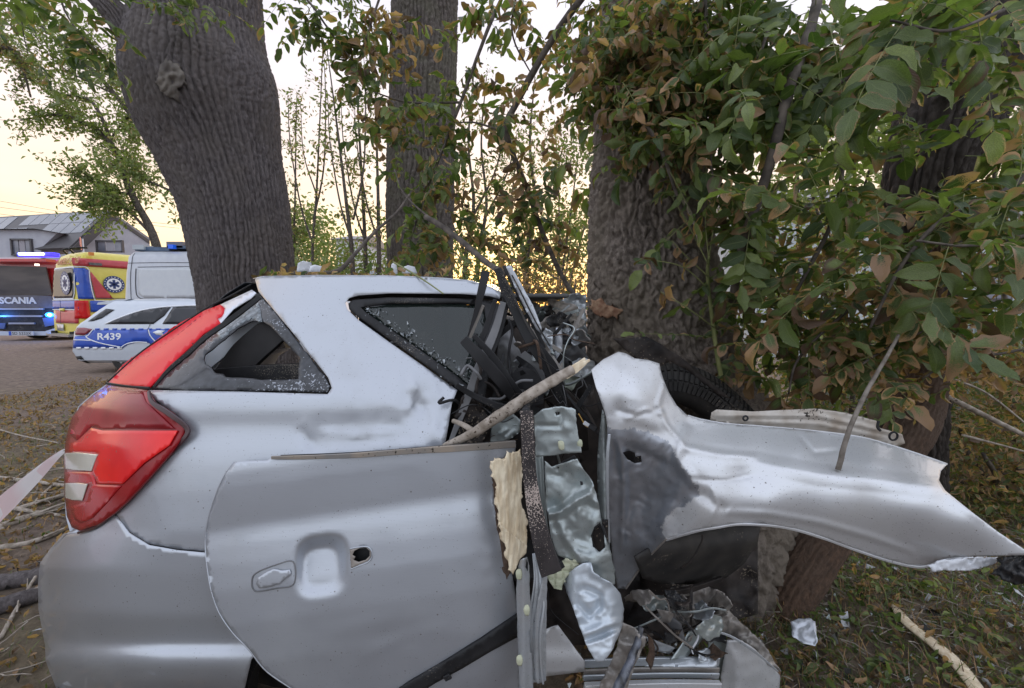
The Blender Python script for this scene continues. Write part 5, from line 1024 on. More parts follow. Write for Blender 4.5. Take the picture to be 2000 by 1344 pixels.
# ------------------------------------------------------------------ litter, grass, fallen wood
def litter():
    r = np.random.default_rng(77)
    def gz(x, y):
        P = np.array([[x, y, 0.]]); near = math.exp(-((x / 9) ** 2 + (y / 9) ** 2)); return float((fbm(P * [.9, .9, 1] + .3, 4, 3) * .05 * near + fbm(P * [7, 7, 1] + .3, 3, 8) * .016 * near)[0])
    def scatter(n, reg, size, brown, lift=.02):
        Lv = Leaves(); X = r.uniform(reg[0], reg[1], n); Y = reg[2] + (reg[3] - reg[2]) * r.random(n) ** 1.3; P = np.stack([X, Y, X * 0], -1); near = np.exp(-((X / 9) ** 2 + (Y / 9) ** 2)); Z = fbm(P * [.9, .9, 1] + .3, 4, 3) * .05 * near + fbm(P * [7, 7, 1] + .3, 3, 8) * .016 * near
        dens = fbm(P * [1.5, 1.5, 1], 4, 44)
        for i in range(n):
            if dens[i] < r.normal(-.3, .2): continue
            c = (r.random(), min(1, max(0, brown + r.normal(0, .25))), r.random()); v = 5 + int(r.integers(4)) if c[1] > .5 and r.random() < .8 else int(r.integers(5)); d = r.normal(0, 1, 3); d[2] *= .25
            Lv.add((X[i], Y[i], Z[i] + abs(r.normal(0, lift)) + .006), d, r.normal(0, .45, 3) + [0, 0, 1], size * r.uniform(.5, 1.3), v, c)
        return Lv
    tag(leaves_mesh('leaf_litter', scatter(17000, (-7.5, -.9, .9, 8.0), .05, .9)), 'fallen brown leaves scattered on the bare ground left of the wreck', 'leaf litter')
    tag(leaves_mesh('leaf_litter', scatter(7000, (.2, 3.4, 1.1, 4.2), .045, .6)), 'brown and green leaf litter under the torn wing at lower right', 'leaf litter')
    def blades(name, n, reg, h, label, hue=(.2, 1), br=.35, thr=0):
        X = r.uniform(reg[0], reg[1], n); Y = r.uniform(reg[2], reg[3], n); P = np.stack([X, Y, X * 0], -1); k = fbm(P * [1.1, 1.1, 1], 3, 55) > thr + r.normal(0, .15, n); P = P[k]; n = len(P); near = np.exp(-((P[:, 0] / 9) ** 2 + (P[:, 1] / 9) ** 2)); P[:, 2] = fbm(P * [.9, .9, 1] + .3, 4, 3) * .05 * near + fbm(P * [7, 7, 1] + .3, 3, 8) * .016 * near - .005
        a = r.uniform(0, 2 * np.pi, n); H = h * r.uniform(.4, 1.4, n); w = r.uniform(.0012, .0028, n); ln = r.uniform(.2, 1.3, n); s = np.stack([np.cos(a), np.sin(a), a * 0], -1); f = np.stack([-np.sin(a), np.cos(a), a * 0], -1); up = np.array([0, 0, 1.])
        V = []
        for t, ww in ((0, 1), (.4, .8), (.75, .5)):
            c = P + up * (H * t * (1 - .25 * ln * t))[:, None] + f * (H * ln * t * t)[:, None]; V += [c - s * (w * ww)[:, None], c + s * (w * ww)[:, None]]
        V.append(P + up * (H * (1 - .25 * ln))[:, None] + f * (H * ln)[:, None]); V = np.stack(V, 1).reshape(-1, 3); o = np.arange(n) * 7; F1 = np.stack([o, o + 1, o + 3, o + 2], -1); F2 = np.stack([o + 2, o + 3, o + 5, o + 4], -1); F3 = np.stack([o + 4, o + 5, o + 6], -1)
        fc = F1.tolist() + F2.tolist() + F3.tolist(); col = np.stack([hue[0] + (hue[1] - hue[0]) * r.random(n), (r.random(n) < br) * 1.0, r.random(n)], -1)
        o = mk(name, V, fc, M['leaf'], None, True, uv=np.tile([[0, .1], [1, .1], [0, .4], [1, .4], [0, .7], [1, .7], [.5, 1]], (n, 1)), attr=np.repeat(col, 7, axis=0)); tag(o, label, 'grass', kind='stuff')
    blades('grass', 30000, (.3, 3.6, 1.15, 4.5), .07, 'thin grass and dry stalks at lower right', br=.45, thr=-.25)
    blades('grass', 40000, (-7, -.8, .9, 8), .05, 'sparse grass among the litter left of the wreck', br=.4, thr=.0)
    # low weeds, lower right
    Lv = Leaves(); tb = []
    for i in range(1500):
        x, y = r.uniform(.7, 3.3), r.uniform(1.2, 3.6); d = r.normal(0, 1, 3); d[2] = abs(d[2]) * .8 + .3; spray(Lv, tb, (x, y, gz(x, y)), d, .09, 2, .04, .02, r, droop=.8, rr=.001)
    tag(leaves_mesh('weeds', Lv), 'low leafy weeds in the grass at lower right', 'weeds')
    # twigs as loose stuff
    def twigs(n, reg, L, label, rr=.004):
        b = MB()
        for i in range(n):
            x, y = r.uniform(reg[0], reg[1]), r.uniform(reg[2], reg[3]); a = r.uniform(0, 6.3); l = L * r.uniform(.3, 1.3); z = gz(x, y) + r.uniform(.003, .02); p = np.array([[x + math.cos(a) * l * t + r.normal(0, l * .04), y + math.sin(a) * l * t + r.normal(0, l * .04), z + r.uniform(0, .02)] for t in (0, .33, .66, 1)]); q = rr * r.uniform(.4, 1.5); b.add(*sweep_vf(p, np.linspace(q, q * .5, 4), 4, cap=False))
        tag(b.build('twig_litter', M['stick'], None, True), label, 'twigs', kind='stuff')
    twigs(500, (-5, -.9, .9, 5), .25, 'small broken twigs on the ground left of the wreck'); twigs(2600, (.3, 3.3, 1.15, 3.8), .13, 'small broken twigs and straw in the grass at lower right', .0018)
    gm = mat('glass_bits', (.30, .36, .36), (.6, .66, .66), rough=.15, scale=80); pm = mat('plastic_bits', (.02, .02, .02), (.45, .46, .48), rough=.5, scale=6, lo=.48, hi=.52)
    for n_, reg, s_, mm_, lab in ((900, (.2, 2.6, 1.15, 2.8), .005, gm, 'crumbs of broken window glass in the grass at lower right'), (260, (.2, 2.8, 1.15, 3.0), .016, pm, 'small shards of plastic and paint in the grass at lower right'), (160, (-2.6, -1.2, 1.0, 3.0), .014, pm, 'small shards of plastic on the ground left of the wreck')):
        b = MB()
        for i in range(n_):
            x, y = r.uniform(reg[0], reg[1]), r.uniform(reg[2], reg[3]); p = np.array([x, y, gz(x, y) + s_ * .8 + .01]); v = p + r.normal(0, s_, (4, 3)); b.add(v, [[0, 1, 2], [0, 2, 3], [0, 3, 1], [1, 3, 2]])
        tag(b.build('debris_crumbs', mm_), lab, 'debris', kind='stuff')
    # the bigger fallen branches left of the bumper: each a thing
    grp = 'cut branches lying left of the bumper'
    L = [('thick dark log end lying left of the bumper, sawn face toward the camera', [(-60, 1150, 0), (20, 1140, 0), (95, 1128, 0)], .035, .040, 1), ('second thick dark bough just under the log left of the bumper', [(-60, 1215, 0), (20, 1192, 0), (100, 1165, 0)], .038, .03, 0), ('long grey branch from the left edge to the tail lamp', [(-60, 930, 0), (40, 940, 0), (140, 952, 0)], .018, .012, 0),
         ('weathered branch in the middle of the heap left of the bumper', [(-40, 1050, 0), (60, 1015, 0), (150, 990, 0)], .022, .014, 0), ('curved branch in the heap with a forked end', [(30, 1000, 0), (90, 980, 0), (150, 965, 0)], .018, .012, 0), ('thin branch crossing the heap diagonally', [(0, 1040, 0), (60, 990, 0), (120, 930, 0)], .012, .006, 0), ('pale branch lowest in the heap beside the bumper', [(-30, 1075, 0), (60, 1060, 0), (140, 1030, 0)], .017, .011, 0),
         ('slim dark twig rising toward the tail lamp from the left edge', [(-20, 838, .02), (40, 862, .05), (118, 888, .10)], .008, .005, 0), ('thin bare twig leaning at the left beside the sawn log', [(0, 1250, 0), (40, 1190, .02), (72, 1150, .06)], .008, .006, 0), ('grey branch under the caution tape', [(-40, 985, 0), (40, 1000, 0), (130, 1010, 0)], .016, .010, 0)]
    for lab, pts, r0, r1, sawn in L:
        P = []
        for x, y, z in pts:
            g = G(x, y); P.append((g[0], g[1], gz(g[0], g[1]) + r0 * .8 + z))
        t = thing('fallen_branch', lab, 'branch', P[0], grp); tube('limb', P, [r0, r1], M['bark1'] if r0 > .03 else M['stick'], t, 24, 12, jit=.25, world=True)
        if sawn:
            e = np.array(P[-1]); d = e - np.array(P[-2]); d /= np.linalg.norm(d); V, f = sweep_vf(np.array([e - d * .01, e + d * .004]), r1 * .93, 14); mk('sawn_face', V, f, mat('sawn_wood', (.42, .28, .15), (.55, .40, .24), rough=.8, scale=60), t)
        else:
            k = np.array(P[1]); tube('side_twig', [tuple(k), tuple(k + [.10, .12, .03]), tuple(k + [.22, .20, .02])], [r0 * .4, r0 * .2], M['stick'], t, 8, 6, jit=.2, world=True)
    # big single leaves and chips lower right
    for lab, px_, py_, s, c in (('large curled tan leaf on the grass below the sapling', 1535, 1255, .11, (.5, 1, 1)), ('flat brown leaf at the bottom edge below the crushed sill', 1570, 1275, .09, (.5, 1, .6)), ('ragged brown leaf half under the sill at lower right', 1500, 1245, .08, (.5, 1, .4))):
        g = G(px_, py_); t = leaf_single = leaf_object((np.array([g[0], g[1], gz(g[0], g[1]) + .02]), np.array([1, .3, .05]), np.array([.1, -.4, 1]), s, 5, c), ASH[2], 'fallen_leaf'); mw = t.matrix_local.copy(); mw.translation += Vector(wbase(ASH[2])); t.parent = None; t.matrix_world = mw; tag(t, lab, 'leaf')
    g = G(1820, 1270)
    t = thing('wood_splinter', 'long pale curved wood splinter lying in the grass at lower right', 'splinter', (g[0], g[1], 0)); P = [G(*q) + Vector((0, 0, z)) for q, z in (((1742, 1195), .035), ((1770, 1240), .05), ((1830, 1290), .05), ((1875, 1330), .045), ((1930, 1400), .03))]
    V, f = sweep_vf(spline([tuple(p) for p in P], 30), np.interp(np.linspace(0, 1, 30), [0, .15, .6, 1], [.006, .020, .024, .022]), [(.25, -1), (.35, 0), (.2, 1), (-.12, 1), (0, 0), (-.1, -1)], jit=.12); mk('splinter_wood', V, f, M['wood'], t)
    g = G(1568, 1232); D = g[1]
    sheet_ = sheet('paint_shard', [(1545, 1215), (1560, 1208), (1580, 1207), (1592, 1214), (1597, 1250), (1592, 1262), (1570, 1256), (1548, 1243)], lambda q: 1.48 - .0016 * (q[:, 1] - 1230) + crumple(q, .006, 14, 3), M['silver'], None, step=5, rag=3); tag(sheet_, 'small bright silver shard of bodywork on the grass', 'car debris')
    s2 = sheet('paint_shard', [(1455, 735), (1475, 730), (1492, 742), (1485, 752), (1460, 754)], lambda q: 2.0 + crumple(q, .01, 12, 5), M['white'], None, step=5, rag=3); tag(s2, 'pale scrap of crushed plastic under the leaves above the wing', 'car debris')
    # caution tape, red and white, from the left edge to the tail lamp
    m, n, l, b = newmat('caution_tape'); uv = N_(n, l, 'ShaderNodeUVMap'); s = N_(n, l, 'ShaderNodeSeparateXYZ', {0: uv.outputs[0]}); a = N_(n, l, 'ShaderNodeMath', {0: s.outputs[0], 1: 2.6}, operation='MULTIPLY'); fr = N_(n, l, 'ShaderNodeMath', {0: a.outputs[0]}, operation='FRACT'); g_ = N_(n, l, 'ShaderNodeMapRange', {0: fr.outputs[0], 1: .35, 2: .65}); mx = N_(n, l, 'ShaderNodeMixRGB', {0: g_.outputs[0], 1: (.80, .78, .80, 1), 2: (.76, .62, .64, 1)}); l.new(mx.outputs[0], b.inputs['Base Color']); b.inputs['Roughness'].default_value = .3
    tr = N_(n, l, 'ShaderNodeBsdfTranslucent'); l.new(mx.outputs[0], tr.inputs[0]); ms = N_(n, l, 'ShaderNodeMixShader', {0: .4, 1: b.outputs[0], 2: tr.outputs[0]}); l.new(ms.outputs[0], n['Material Output'].inputs[0])
    A = np.array([(128, 879, 1.50), (110, 892, 1.46), (80, 925, 1.40), (40, 968, 1.32), (0, 1010, 1.25), (-60, 1080, 1.15), (-140, 1170, 1.0)]); hw = [3, 9, 22, 32, 38, 48, 55]; up = spline([W(a, b_ - h, d) for (a, b_, d), h in zip(A, hw)], 50); dn = spline([W(a - h * .3, b_ + h * .75, d + .03) for (a, b_, d), h in zip(A, hw)], 50); V = []; U = []
    for i in range(50):
        for j in range(6):
            q = j / 5; p = up[i] * (1 - q) + dn[i] * q; V.append(p + [0, .012 * math.sin(q * 7 + i * .12), 0]); U.append((i / 50 * 1.2, q))
    f = [[i * 6 + j, i * 6 + j + 1, (i + 1) * 6 + j + 1, (i + 1) * 6 + j] for i in range(49) for j in range(5)]
    o = mk('caution_tape', np.array(V), f, m, None, True, uv=np.array(U)); tag(o, 'white and pale red plastic barrier tape stretched from the tail lamp to the left edge', 'barrier tape')
litter()
# ------------------------------------------------------------------ the wrecked car
YP = np.array([520, 540, 560, 600, 700, 755, 775, 800, 832, 850, 880, 905, 960, 1040, 1120, 1204, 1258, 1278, 1300, 1328, 1352, 1400], float)
YD = np.array([1.400, 1.368, 1.350, 1.318, 1.236, 1.186, 1.170, 1.158, 1.154, 1.146, 1.130, 1.119, 1.101, 1.084, 1.078, 1.078, 1.100, 1.078, 1.072, 1.090, 1.125, 1.20], float)
_yy = np.arange(500, 1420, 4.); _dd = np.interp(_yy, YP, YD)
for _ in range(2): _dd = np.convolve(np.pad(_dd, 2, mode='edge'), [.1, .2, .4, .2, .1], 'valid')
SX = [(520, 478), (540, 470), (600, 420), (700, 268), (748, 208), (790, 150), (870, 124), (980, 122), (1035, 118), (1070, 98), (1110, 78), (1190, 73), (1240, 84), (1290, 88), (1345, 108), (1400, 140)]
def silx(y): return np.interp(y, [a for a, b in SX], [b for a, b in SX])
def carD(q, S=230, A=.34):
    q = np.asarray(q, float); s = np.clip(q[:, 0] - silx(q[:, 1]), 0, S); k = 1 - s / S
    return np.interp(q[:, 1], _yy, _dd) + A * (1 - np.sqrt(np.maximum(0, 1 - (k * .985) ** 2))) - .012 * np.exp(-((q[:, 0] - 600) / 420) ** 2)
def dents(q):
    d = bump_(q, (820, 790), (26, 34), .030) + bump_(q, (805, 762), (10, 26), -.022) + bump_(q, (795, 770), (7, 26), .016) + bump_(q, (862, 770), (34, 60), .030, .3)
    d = d + bump_(q, (612, 862), (28, 22), .016, .5) + bump_(q, (596, 845), (16, 26), -.008) + bump_(q, (650, 830), (60, 30), .006) + bump_(q, (740, 825), (70, 26), .006) + bump_(q, (850, 850), (30, 24), -.020) + bump_(q, (700, 868), (60, 14), .006)
    d = d + ridge(q, [(835, 765), (842, 800), (850, 850)], 11, -.010, True) + ridge(q, [(800, 762), (812, 790), (836, 800)], 9, .012) + ridge(q, [(585, 835), (600, 860), (618, 880)], 9, .010) + ridge(q, [(620, 842), (700, 850), (790, 838)], 9, -.006, True) + ridge(q, [(640, 880), (740, 872), (830, 868)], 10, -.007, True) + ridge(q, [(770, 735), (800, 770), (795, 810)], 8, -.010, True) + ridge(q, [(845, 745), (858, 790), (848, 840)], 8, -.012, True) + ridge(q, [(790, 545), (880, 552), (960, 575)], 16, .006)
    w = np.clip((q[:, 0] - 560) / 250, 0, 1) * np.clip((q[:, 1] - 740) / 40, 0, 1)
    d = d + w * crumple(q, .0065, 44, 2, 3) + np.clip((q[:, 0] - 880) / 60, 0, 1) * np.clip((600 - q[:, 1]) / 40, 0, 1) * crumple(q, .008, 30, 4)
    return d
def bodyD(q): return carD(q) + .62 * dents(q)
b = G(560, 1344)
CAR = thing('wrecked_car', 'silver estate car crushed around the tree, a detached door panel on its side', 'car', (b[0], 1.6, 0))
def mirror_part(o, name, yc=2.02):
    """the same panel on the far side of the car"""
    me = o.data.copy(); me.name = name; V = np.empty(len(me.vertices) * 3); me.vertices.foreach_get('co', V); V = V.reshape(-1, 3) + np.array(wbase(CAR)); V[:, 1] = 2 * yc - V[:, 1]; V -= np.array(wbase(CAR)); me.vertices.foreach_set('co', V.ravel()); me.flip_normals()
    c = bpy.data.objects.new(name, me); COL.objects.link(c); c.parent = CAR; s = c.modifiers.new('t', 'SOLIDIFY'); s.thickness = .002; s.offset = -1; return c
def wreck_body():
    S = M['silver']
    body = sheet('body_side', [(498, 546), (503, 541), (515, 539), (620, 537), (760, 538), (860, 542), (915, 548), (952, 558), (978, 572), (976, 584), (955, 578), (900, 574), (760, 573), (700, 577), (682, 582), (674, 592), (678, 604), (700, 625), (760, 668), (830, 717), (893, 762), (882, 790), (876, 830), (868, 875), (868, 900), (860, 1085), (700, 1090), (500, 1082), (400, 1077), (345, 1072), (290, 1062), (252, 1038), (224, 1000), (300, 915), (365, 838), (330, 802), (290, 770), (292, 762), (470, 765), (640, 770), (648, 758), (641, 738), (580, 660), (505, 570)], bodyD, S, CAR, step=9, th=.0015)
    mirror_part(body, 'body_side')
    bumper = sheet('rear_bumper', [(224, 1003), (252, 1041), (290, 1065), (345, 1075), (400, 1080), (480, 1082), (560, 1084), (560, 1200), (520, 1250), (490, 1290), (478, 1344), (476, 1400), (150, 1400), (112, 1350), (96, 1310), (89, 1290), (88, 1262), (84, 1240), (75, 1190), (74, 1140), (78, 1100), (98, 1072), (124, 1042), (150, 1040), (170, 1032)], lambda q: bodyD(q) - .004 + .046 * np.clip((1173 - .63 * q[:, 0] - q[:, 1]) / 100, 0, 1.2) ** 1.2, S, CAR, step=9, th=.003)
    mirror_part(bumper, 'rear_bumper')
    # recess behind the gap between bumper and wing
    rod('panel_gap', [(224, 1001, 1.145), (252, 1040, 1.128), (290, 1064, 1.116), (345, 1074, 1.112), (420, 1080, 1.112)], 5, M['black'], CAR, flat=.6)
    rod('bumper_edge', [(560, 1200, 1.16), (520, 1252, 1.17), (492, 1290, 1.18), (480, 1344, 1.2), (478, 1400, 1.24)], 30, M['black'], CAR, flat=1.2)
    # the back of the car: glass and tailgate between the two corners, swept across
    yc = 2.02
    def across(name, pts, m, bul=.05, th=.004, n=18, pull=0.0):
        P = np.array([W(x, y, float(carD(np.array([[x, y]]))[0]) + pull) for x, y in pts]); V = []; 
        for t in np.linspace(0, 1, n):
            for p in P:
                y0, y1 = p[1] + .004, 2 * yc - p[1] - .004; u = 2 * t - 1; V.append((p[0] - bul * (1 - u * u) * .6, y0 + (y1 - y0) * t, p[2] + bul * .12 * (1 - u * u)))
        k = len(P); f = [[i * k + j, i * k + j + 1, (i + 1) * k + j + 1, (i + 1) * k + j] for i in range(n - 1) for j in range(k - 1)]; o = mk(name, np.array(V), f, m, CAR, True); s = o.modifiers.new('t', 'SOLIDIFY'); s.thickness = th; s.offset = 0; return o
    across('rear_window', [(477, 552), (440, 575), (395, 614), (340, 660), (285, 698), (222, 742)], M['dark_glass'], .05, pull=-.01)
    across('tailgate', [(222, 742), (180, 770), (152, 795), (136, 835), (127, 880), (124, 950), (126, 1010), (134, 1040)], S, .06)
    across('rear_bumper_middle', [(150, 1041), (126, 1045), (101, 1072), (81, 1108), (75, 1145), (76, 1190), (85, 1240), (89, 1262), (90, 1290), (97, 1310), (113, 1350), (150, 1398)], S, .07)
    # roof
    rx = [(494, 544), (515, 539.5), (620, 537.5), (760, 538.5), (860, 542.5), (915, 548.5), (952, 558.5), (977, 572)]
    P = np.array([W(x, y, float(bodyD(np.array([[x, y]]))[0])) for x, y in rx]); V = []; n = 20
    for t in np.linspace(0, 1, n):
        u = 2 * t - 1; c = 1 - u * u
        for i, p in enumerate(P): V.append((p[0], p[1] + (2 * yc - 2 * p[1]) * t, p[2] - .001 + .022 * c + (.012 * math.sin(9 * t + i * 1.7) * c if i > 4 else 0)))
    k = len(P); f = [[i * k + j, i * k + j + 1, (i + 1) * k + j + 1, (i + 1) * k + j] for i in range(n - 1) for j in range(k - 1)]; o = mk('roof', np.array(V), f, S, CAR, True); s = o.modifiers.new('t', 'SOLIDIFY'); s.thickness = .003; s.offset = 0
    # rear quarter: red strip lamp, broken glass
    strip = sheet('strip_lamp', [(209, 749), (240, 712), (300, 668), (352, 630), (400, 606), (430, 595), (438, 602), (436, 612), (432, 618), (424, 622), (430, 630), (415, 640), (395, 652), (375, 672), (345, 700), (318, 728), (290, 756), (250, 754)], lambda q: carD(q) - .010, mat('lamp_strip_red', (.58, .006, .014), (.70, .010, .02), rough=.35, coat=0, spec=.25, scale=5, speck=.02), CAR, step=7, th=.006, label='red upper lamp strip with its torn upper end')
    sheet('lamp_mount', [(424, 622), (432, 618), (438, 602), (430, 595), (462, 580), (492, 566), (500, 572), (490, 583), (455, 604), (430, 632), (415, 640)], lambda q: carD(q) - .003, mat('bare_white_silver', (.62, .64, .70), rough=.3, metal=.5), CAR, step=7, th=.003)
    rod('lamp_edge', [(300, 757, 1.20), (330, 722, 1.215), (368, 690, 1.232), (400, 660, 1.245), (440, 632, 1.268), (475, 606, 1.29), (508, 580, 1.32)], [5, 8, 9, 10, 10, 9], M['black'], CAR, flat=.5)
    rod('lamp_edge', [(209, 749, 1.30), (250, 755, 1.24), (292, 758, 1.20)], 5, M['black'], CAR, flat=.6)
    rod('window_edge', [(490, 556, 1.40), (450, 578, 1.42), (400, 604, 1.42), (330, 650, 1.40), (270, 692, 1.375), (206, 750, 1.35)], 3, M['black'], CAR, flat=.6)
    gl = [(298, 759), (335, 724), (372, 694), (404, 664), (440, 638), (475, 611), (507, 578), (530, 600), (580, 664), (637, 738), (644, 754), (638, 766), (480, 763), (360, 762)]
    hole = [(396, 702), (400, 692), (430, 668), (462, 642), (492, 626), (512, 628), (526, 634), (540, 650), (560, 672), (586, 700), (582, 722), (584, 740), (560, 742), (520, 742), (470, 738), (440, 736), (436, 730), (420, 728), (412, 716), (402, 712)]
    sheet('quarter_glass', gl, lambda q: carD(q) + .004, mat('shattered_black_glass', (.012, .013, .016), (.035, .038, .045), rough=.28, coat=.15, scale=60, speck=.10, speckcol=(.30, .32, .36), sscale=170, bump=.0012, bscale=160), CAR, holes=[hole], step=8, th=.005, rag=3)
    sheet('glass_shard_rim', [(420, 640), (470, 612), (505, 590), (512, 628), (492, 623), (462, 638), (430, 664)], lambda q: carD(q) + .0012, mat('crazed_glass', (.05, .06, .07), (.22, .25, .27), rough=.35, scale=70, speck=.12, speckcol=(.5, .55, .58), sscale=200), CAR, step=6, th=.001, rag=6)
    # rear passenger window with black frame
    wp = [(680, 593), (690, 586), (760, 581), (900, 583), (960, 588), (976, 594), (985, 640), (960, 700), (945, 790), (893, 756), (830, 712), (760, 662), (700, 619), (682, 604)]
    inn = [(704, 600), (760, 592), (900, 592), (945, 596), (952, 640), (935, 700), (922, 760), (893, 735), (838, 696), (765, 645), (712, 608)]
    sheet('window_frame', wp, lambda q: carD(q) + .002 + .02 * np.clip((q[:, 0] - 880) / 100, 0, 1), M['black'], CAR, holes=[inn], step=9, th=.006)
    sheet('side_window', inn, lambda q: carD(q) + .010 + .02 * np.clip((q[:, 0] - 880) / 100, 0, 1), mat('tinted_glass', (.010, .016, .014), rough=.05, alpha=.72, coat=.5), CAR, step=14, th=.003)
    r = np.random.default_rng(3); bb = MB()
    for i in range(170):
        t = r.random(); x = 712 + t * 200 + r.normal(0, 10); y = 610 + t * 140 + r.normal(0, 9) - abs(r.normal(0, 9)); p = W(x, y, float(carD(np.array([[x, y]]))[0]) + .004); s = r.uniform(.0012, .004); v = p + r.normal(0, s, (4, 3)); bb.add(v, [[0, 1, 2], [0, 2, 3], [0, 3, 1], [1, 3, 2]])
    tag(bb.build('glass_crumbs', mat('glass_crumb', (.16, .18, .20), (.45, .48, .5), rough=.2, scale=90), CAR), kind='stuff')
    # tail lamp: smoked upper part, bright middle, two clear lenses
    LD = lambda off: (lambda q: carD(q) - .016 - off - .010 * np.exp(-((q[:, 0] - 250) / 90) ** 2))
    lo = [(208, 752), (250, 757), (288, 762), (300, 785), (330, 806), (362, 836), (350, 862), (300, 920), (245, 980), (222, 1002), (190, 1025), (155, 1037), (140, 1030), (131, 1010), (125, 960), (125, 900), (128, 860), (140, 815), (165, 785)]
    def lampmat(name, a, b_, sc=5, rough=.12):
        return mat(name, a, b_, rough=rough + .08, coat=.12, spec=.35, scale=sc, speck=.02, speckcol=(.2, .12, .1))
    lamp = sheet('tail_lamp', lo, LD(0), lampmat('lamp_deep_red', (.16, .004, .008), (.30, .008, .012)), CAR, step=8, th=.012)
    up = [(212, 758), (250, 762), (278, 765), (284, 785), (312, 812), (340, 838), (200, 838), (178, 832), (150, 860), (136, 850), (146, 812), (170, 788)]
    sheet('lamp_upper_lens', up, LD(.004), lampmat('lamp_smoked_red', (.20, .006, .012), (.36, .02, .03), 3), lamp, step=8, th=.003)
    br = [(150, 862), (178, 836), (200, 841), (346, 841), (330, 870), (280, 905), (238, 946), (214, 945), (190, 946), (180, 920), (190, 888), (150, 884), (135, 884), (138, 866)]
    sheet('lamp_bright_lens', br, LD(.005), lampmat('lamp_bright_red', (.62, .006, .012), (.80, .02, .02), 7, .08), lamp, step=7, th=.003)
    lo2 = [(128, 922), (182, 922), (186, 946), (236, 949), (205, 985), (180, 1012), (158, 1022), (145, 1015), (136, 990), (170, 978), (178, 946), (128, 944)]
    sheet('lamp_lower_lens', lo2, LD(.004), lampmat('lamp_mid_red', (.34, .005, .010), (.46, .01, .015), 6), lamp, step=7, th=.003)
    ribm = mat('ribbed_clear_lens', (.50, .48, .42), (.66, .64, .58), rough=.22, coat=.7, scale=4)
    for k, poly in enumerate([[(126, 885), (150, 884), (190, 888), (183, 905), (178, 920), (150, 919), (127, 916)], [(126, 944), (150, 943), (170, 946), (165, 962), (160, 978), (140, 977), (127, 972)]]):
        def rd(q, k=k): return carD(q) - .022 - .010 * np.exp(-((q[:, 0] - 250) / 90) ** 2) - .0016 * np.abs(np.sin((q[:, 1] - .07 * q[:, 0]) * math.pi / 4.4))
        sheet('clear_lens', poly, rd, ribm, lamp, step=2.2, th=.002)
    rod('lamp_crease', [(218, 850, 1.195), (205, 900, 1.19), (190, 960, 1.19), (180, 1015, 1.195)], 2.5, lampmat('lamp_line', (.5, .05, .06), (.5, .06, .06)), lamp, flat=.5)
    rod('lamp_seal', [(290, 764, 1.168), (298, 786, 1.15), (330, 808, 1.135), (366, 838, 1.125), (352, 866, 1.118), (300, 924, 1.118), (246, 984, 1.125), (220, 1006, 1.14), (186, 1030, 1.17), (152, 1041, 1.22)], [6, 9, 9, 8, 6, 5, 5], mat('lamp_seal', (.035, .006, .010), rough=.3, coat=.4), lamp, flat=.6, n=80)
    # inside of the car
    inner = mat('dark_trim', (.018, .017, .018), (.035, .033, .034), rough=.75); I = lambda n, c, s, m=inner, rot=None: bev(mk(n, *box_vf(c, s, rot), m, CAR, False), .02, 2)
    p = W(500, 760, 1.5)
    I('load_cover', (-.95, 2.02, .95), (.75, 1.3, .03)); I('floor', (-.6, 2.02, .42), (1.7, 1.4, .04)); I('rear_seat', (-.42, 2.02, .83), (.16, 1.3, .62), rot=[[.95, 0, -.3], [0, 1, 0], [.3, 0, .95]])
    for y_ in (1.62, 2.02, 2.42): I('headrest', (-.50, y_, 1.24), (.09, .24, .15))
    I('headlining', (-.35, 2.02, 1.34), (1.1, 1.05, .015), mat('headlining', (.08, .08, .08), rough=.9))
    # the far D pillar, tailgate frame seen through the broken glass
    rod('inner_pillar', [(398, 712, 1.40), (440, 676, 1.40), (490, 640, 1.39), (520, 622, 1.38)], [30, 34, 34, 30], mat('inner_frame_pale', (.55, .60, .66), (.62, .66, .7), rough=.4, coat=.3), CAR, flat=.3)
    rod('pillar_trim', [(440, 738, 1.38), (480, 695, 1.37), (525, 655, 1.36), (556, 640, 1.36)], [44, 58, 56, 40], inner, CAR, flat=.3); rod('pillar_trim', [(410, 730, 1.34), (480, 727, 1.33), (590, 726, 1.32)], [16, 24, 34], M['black'], CAR, flat=.6)
    sheet('curtain_airbag', [(862, 596), (880, 590), (912, 596), (916, 640), (905, 690), (893, 715), (878, 700), (868, 660)], lambda q: 1.45 + crumple(q, .008, 30, 4), mat('airbag_green', (.12, .17, .15), (.17, .22, .20), rough=.8), CAR, step=8, th=.004)
wreck_body()
